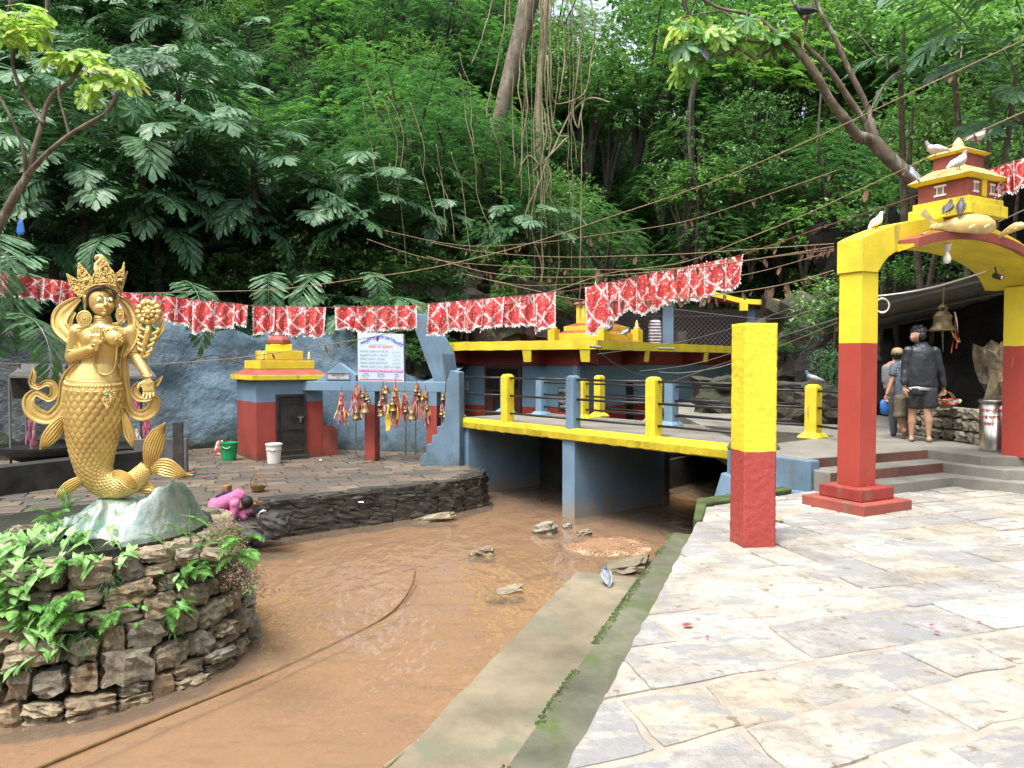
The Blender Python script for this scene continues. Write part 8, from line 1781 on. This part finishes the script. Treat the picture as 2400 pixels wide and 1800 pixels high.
for i, (px, py, D, a, pit, s) in enumerate(((5, 740, 13.5, -.6, .9, .7), (40, 640, 16, -1.2, 1.0, .9), (120, 610, 17.5, -1.9, 1.0, .8), (385, 690, 18.6, -1.5, 1.1, .75), (425, 660, 19, -.9, 1.1, .8), (640, 640, 20.3, -1.3, 1.1, .75), (780, 640, 20.3, -2.0, 1.1, .75), (860, 640, 20.5, -1.0, 1.1, .6), (-20, 560, 14, -.9, .9, .8), (300, 560, 20, -1.6, .9, .9))):
    p = at(px, py, D); k = thing('drooping_frond', 'single drooping palm frond, ' + ['lowest at the far left edge beside the statue', 'over the leftmost red garland', 'above the statue crown, left', 'beside the golden flower', 'right of the golden flower, over the blue rock', 'above the shrine finial', 'left of the notice board', 'directly above the notice board', 'far left edge, above the blue rag', 'above the garland right of the crown'][i], 'palm', tuple(p)); place(FRD[i % 4], 'frond', k, (0, 0, 0), (rnd(-.3, .3), pit, a), s)
# ---- dead branch over the rock wall
trunk([(440, 848, 19, .02), (500, 832, 19, .018), (560, 850, 19, .02), (600, 850, 19, .012)], 'bare dead twig against the blue painted rock', 'bark', 'branch', 'dead_branch')

# ------------------------------------------------------------------ planter plants
def cone_at(px, py):
    d = ray(px, py); best = None
    for i in range(400):
        p = EYE + d * (4.2 + i * .01)
        z_ = p.z; rr = math.hypot(p.x - PC.x, p.y - PC.y)
        if z_ < ZT and rr < prad(max(z_, ZW)) + .02: return p, V(p.x - PC.x, p.y - PC.y, .25).normalized()
        if -.05 <= z_ <= .03 and rr < RT: return p, V(0, -.3, 1).normalized()
    p = at(px, py, 6.3); return p, V(0, -1, .2).normalized()
def arrow_mesh(nm, L):
    mb = MB(); v = [V(0, 0, 0), V(-.28 * L, .30 * L, -.02 * L), V(.05 * L, .36 * L, -.01 * L), V(.5 * L, .24 * L, -.05 * L), V(L, 0, -.22 * L), V(.5 * L, -.24 * L, -.05 * L), V(.05 * L, -.36 * L, -.01 * L), V(-.28 * L, -.30 * L, -.02 * L), V(.45 * L, 0, .05 * L)]
    mb.add(v, [(0, 1, 2), (0, 2, 8), (2, 3, 8), (3, 4, 8), (4, 5, 8), (5, 6, 8), (6, 0, 8), (0, 6, 7)][::1]); mb.tube([V(0, 0, 0), V(-.3 * L, 0, -.35 * L), V(-.3 * L, 0, -.8 * L)], .012 * L + .001, 4); return mb.mesh(nm, M['larrow'])
def oval_mesh(nm, L, mat='lbright'):
    mb = MB(); leaflet(mb, V(0, 0, 0), V(1, 0, .1), V(0, 0, 1), L, L * .5, 'oval'); return mb.mesh(nm, M[mat])
AR = [arrow_mesh('arrow_leaf', .13), arrow_mesh('arrow_leaf', .10)]; OV = oval_mesh('oval_leaf', .16); OVS = oval_mesh('small_oval_leaf', .09)
def cluster(nm, label, spots, meshes, sc=(.7, 1.2), tilt=.8, jit=.05, lift=.07):
    p0, _ = cone_at(*spots[0][:2]); r = thing(nm, label, 'plant', tuple(p0))
    for sx, sy, n_, spr in spots:
        for i in range(n_):
            px, py = sx + rnd(-spr, spr), sy + rnd(-spr, spr) * .7; p, nn = cone_at(px, py); a = math.atan2(nn.y, nn.x) + rnd(-1.3, 1.3)
            place(random.choice(meshes), 'leaf', r, p + nn * rnd(.03, lift + .05) + V(0, 0, rnd(0, lift)) - ORG[r.name], (rnd(-.5, .5), rnd(.2, .2 + tilt), a), rnd(*sc))
    return r
cluster('arrowhead_vine', 'pale green arrowhead leaved vine spilling over the upper left of the planter', [(60, 1300, 14, 45), (110, 1270, 12, 30), (180, 1290, 14, 35), (230, 1330, 9, 30), (40, 1350, 14, 35), (110, 1340, 10, 30), (150, 1250, 8, 25), (20, 1300, 8, 25)], AR, (.8, 1.3))
cluster('arrowhead_vine', 'variegated arrowhead leaved plant low on the left of the planter', [(95, 1490, 13, 28), (130, 1520, 10, 25), (65, 1540, 8, 25), (100, 1460, 6, 20)], AR, (.9, 1.35))
cluster('heart_leaf_vine', 'short yellow green heart leaved vine below the pearly rock', [(258, 1262, 2, 8), (275, 1285, 3, 12), (298, 1300, 3, 12), (278, 1325, 2, 8), (305, 1318, 2, 8)], AR, (.7, 1.0))
cluster('arrowhead_vine', 'small white leaved arrowhead plant on the right half of the planter', [(420, 1425, 6, 14), (405, 1358, 6, 14), (425, 1340, 3, 10)], AR, (.7, 1.05))
cluster('broad_leaf_plant', 'rosette of rounded green leaves at the left edge of the planter', [(55, 1405, 8, 28), (50, 1440, 7, 22), (20, 1400, 6, 25)], [OV], (.8, 1.25), .5)
cluster('creeper', 'tiny round leaved creeper on the right rim of the planter', [(590, 1380, 4, 8), (320, 1425, 5, 10), (315, 1465, 4, 8), (360, 1360, 4, 8)], [OVS], (.6, 1.0))
TUF = []
for _ in range(2):
    mb = MB()
    for i in range(110):
        a = rnd(0, 6.28); e = rnd(.2, 1.2); L = rnd(.14, .24); p = V(0, 0, 0); d = V(math.cos(a) * math.cos(e), math.sin(a) * math.cos(e), math.sin(e)); s = d.cross(V(0, 0, 1)).normalized() * .0042; q = [p, p + d * L * .5, p + d * L + V(0, 0, -L * .55)]
        mb.add([q[0] - s, q[0] + s, q[1] + s, q[1] - s, q[2]], [(0, 1, 2, 3), (3, 2, 4)])
    TUF.append(mb.mesh('grass_tuft', M['ltuft']))
for i, (px, py, s) in enumerate(((250, 1368, 1.1), (205, 1500, 1.2), (262, 1480, 1.0), (410, 1495, 1.0), (398, 1372, 1.0), (180, 1520, .9), (440, 1350, .6))):
    p, nn = cone_at(px, py); k = place(TUF[i % 2], 'grass_tuft', None, p, (rnd(-.3, .3), .4, rnd(0, 6)), s, label='dark grassy tuft on the planter, ' + ['highest, below the heart leaved vine', 'lower left, largest', 'low centre beside the largest', 'lower right under the fern', 'right, next to the white leaved plant', 'lowest left, partly covered', 'small, right rim'][i], cat='grass', group='dark grass tufts on the planter')
for i, (px, py, n_, s, lab) in enumerate(((150, 1255, 4, .25, 'fern'), (150, 1420, 7, .30, 'bushy fern left of the planter centre'), (185, 1450, 6, .28, 'fern beside the bushy fern'), (270, 1440, 4, .22, 'small fern near the planter centre'), (390, 1440, 7, .24, 'fern hanging beside the white leaved plant'), (480, 1330, 6, .28, 'spreading fern on the right shoulder of the planter'), (520, 1345, 5, .25, 'narrow fern below the purple plant'), (560, 1310, 5, .28, 'light fern growing through the purple plant'), (150, 1335, 5, .22, 'pale fern among arrowhead leaves'), (190, 1270, 3, .2, 'small fern under the pearly rock'), (445, 1350, 4, .25, 'upright fern left of the right shoulder'), (570, 1270, 4, .25, 'fern tip at the outer right'))):
    p, nn = cone_at(px, py); k = thing('fern', lab if lab != 'fern' else 'thin fern at the foot of the pearly rock, left', 'fern', tuple(p), 'ferns on the planter'); a0 = math.atan2(nn.y, nn.x)
    for j in range(n_): place(SMF[j % 2], 'frond', k, nn * .02, (rnd(-.3, .3), rnd(-.3, .5), a0 + rnd(-1.4, 1.4)), s * rnd(.8, 1.2))
# reed-like grass stalks
def stalk(px, py0, py1, label, n_=6, bend=.1, L=.28):
    p, nn = cone_at(px, py0); top = at(px + 10, py1, p.y - .05); r = thing('tall_grass', label, 'grass', tuple(p)); MB().tube([p, p.lerp(top, .5) + V(.01, 0, 0), top], [.005, .004, .002], 5).build('stem', M['larrow'], r)
    for i in range(n_):
        c = p.lerp(top, .15 + .8 * i / n_); sg = 1 if i % 2 else -1; d = V(sg * rnd(.4, .9), rnd(-.4, .2), rnd(.5, 1.1)).normalized(); k = MB(); rs = []
        for j in range(6): f = j / 5; q = c + d * L * f + V(sg * bend * f * f, 0, -.25 * f * f * L * 1.6); w_ = V(0, 1, 0).cross(d).normalized() * .014 * math.sin(PI * (f * .8 + .12)); rs.append([q - w_, q, q + w_])
        k.rings(rs, closed=False).build('blade', M['lbright'], r, smooth=True)
stalk(435, 1410, 1190, 'tall broad bladed grass rising before the pearly rock, right'); stalk(485, 1330, 1215, 'shorter curved grass by the stones of the right rim', 5, .15, .3); stalk(375, 1330, 1250, 'thin arching grass in the centre of the rim', 3, .12, .2)
r = thing('weeping_weed', 'fine leaved green weed leaning beside the left of the pearly rock', 'plant', tuple(onz(130, 1230, .15)))
for i in range(9): k = place(SMF[i % 2], 'sprig', r, (rnd(-.1, .1), 0, rnd(-.1, .1)), (rnd(-.4, .4), rnd(-.8, .1), rnd(0, 6)), rnd(.18, .3))
# purple seeding plant
r = thing('purple_plant', 'bushy purple brown flowering plant hanging from the right side of the planter', 'plant', tuple(at(560, 1290, 7.4))); mb = MB(); mb2 = MB(); c0 = at(530, 1290, 7.3)
for i in range(150):
    e = at(rnd(480, 620), 0, 7.3); py = rnd(1222, 1385); px = rnd(490, 550) + (py - 1222) * rnd(.2, .6); e = at(px, py, rnd(7.15, 7.6)); mid = c0.lerp(e, .5) + V(rnd(-.05, .05), rnd(-.05, .05), .06)
    mb2.tube([c0 + V(rnd(-.04, .04), 0, 0), mid, e], .0016, 3)
    for j in range(14): q = e + V(random.gauss(0, .035), random.gauss(0, .03), random.gauss(0, .03)); leaflet(mb, q, V(rnd(-1, 1), rnd(-1, 1), rnd(-1, .4)), V(0, -1, 1), rnd(.016, .034), .017, 'blade')
mb.build('seed_heads', M['lpurple'], r, kind='stuff'); mb2.build('stems', M['lpurple'], r, kind='stuff')
for o in palms + sum(trees.values(), []):
    if o.name not in used:
        for k in list(o.children_recursive): bpy.data.objects.remove(k)
        bpy.data.objects.remove(o)
# neighbours whose labels came out alike are told apart by which stands further left
bl = {}
for o in COL.objects:
    if o.parent is None and o.get('label') and o.get('category') in ('tree', 'shrub', 'palm', 'rock'): bl.setdefault(o['label'], []).append(o)
for l, os_ in bl.items():
    if 2 <= len(os_) <= 3 and len(l.split()) <= 14:
        os_.sort(key=lambda o: o.location.x / o.location.y)
        for o, s in zip(os_, ('left one', 'right one') if len(os_) == 2 else ('left one', 'middle one', 'right one')): o['label'] = l + ', ' + s
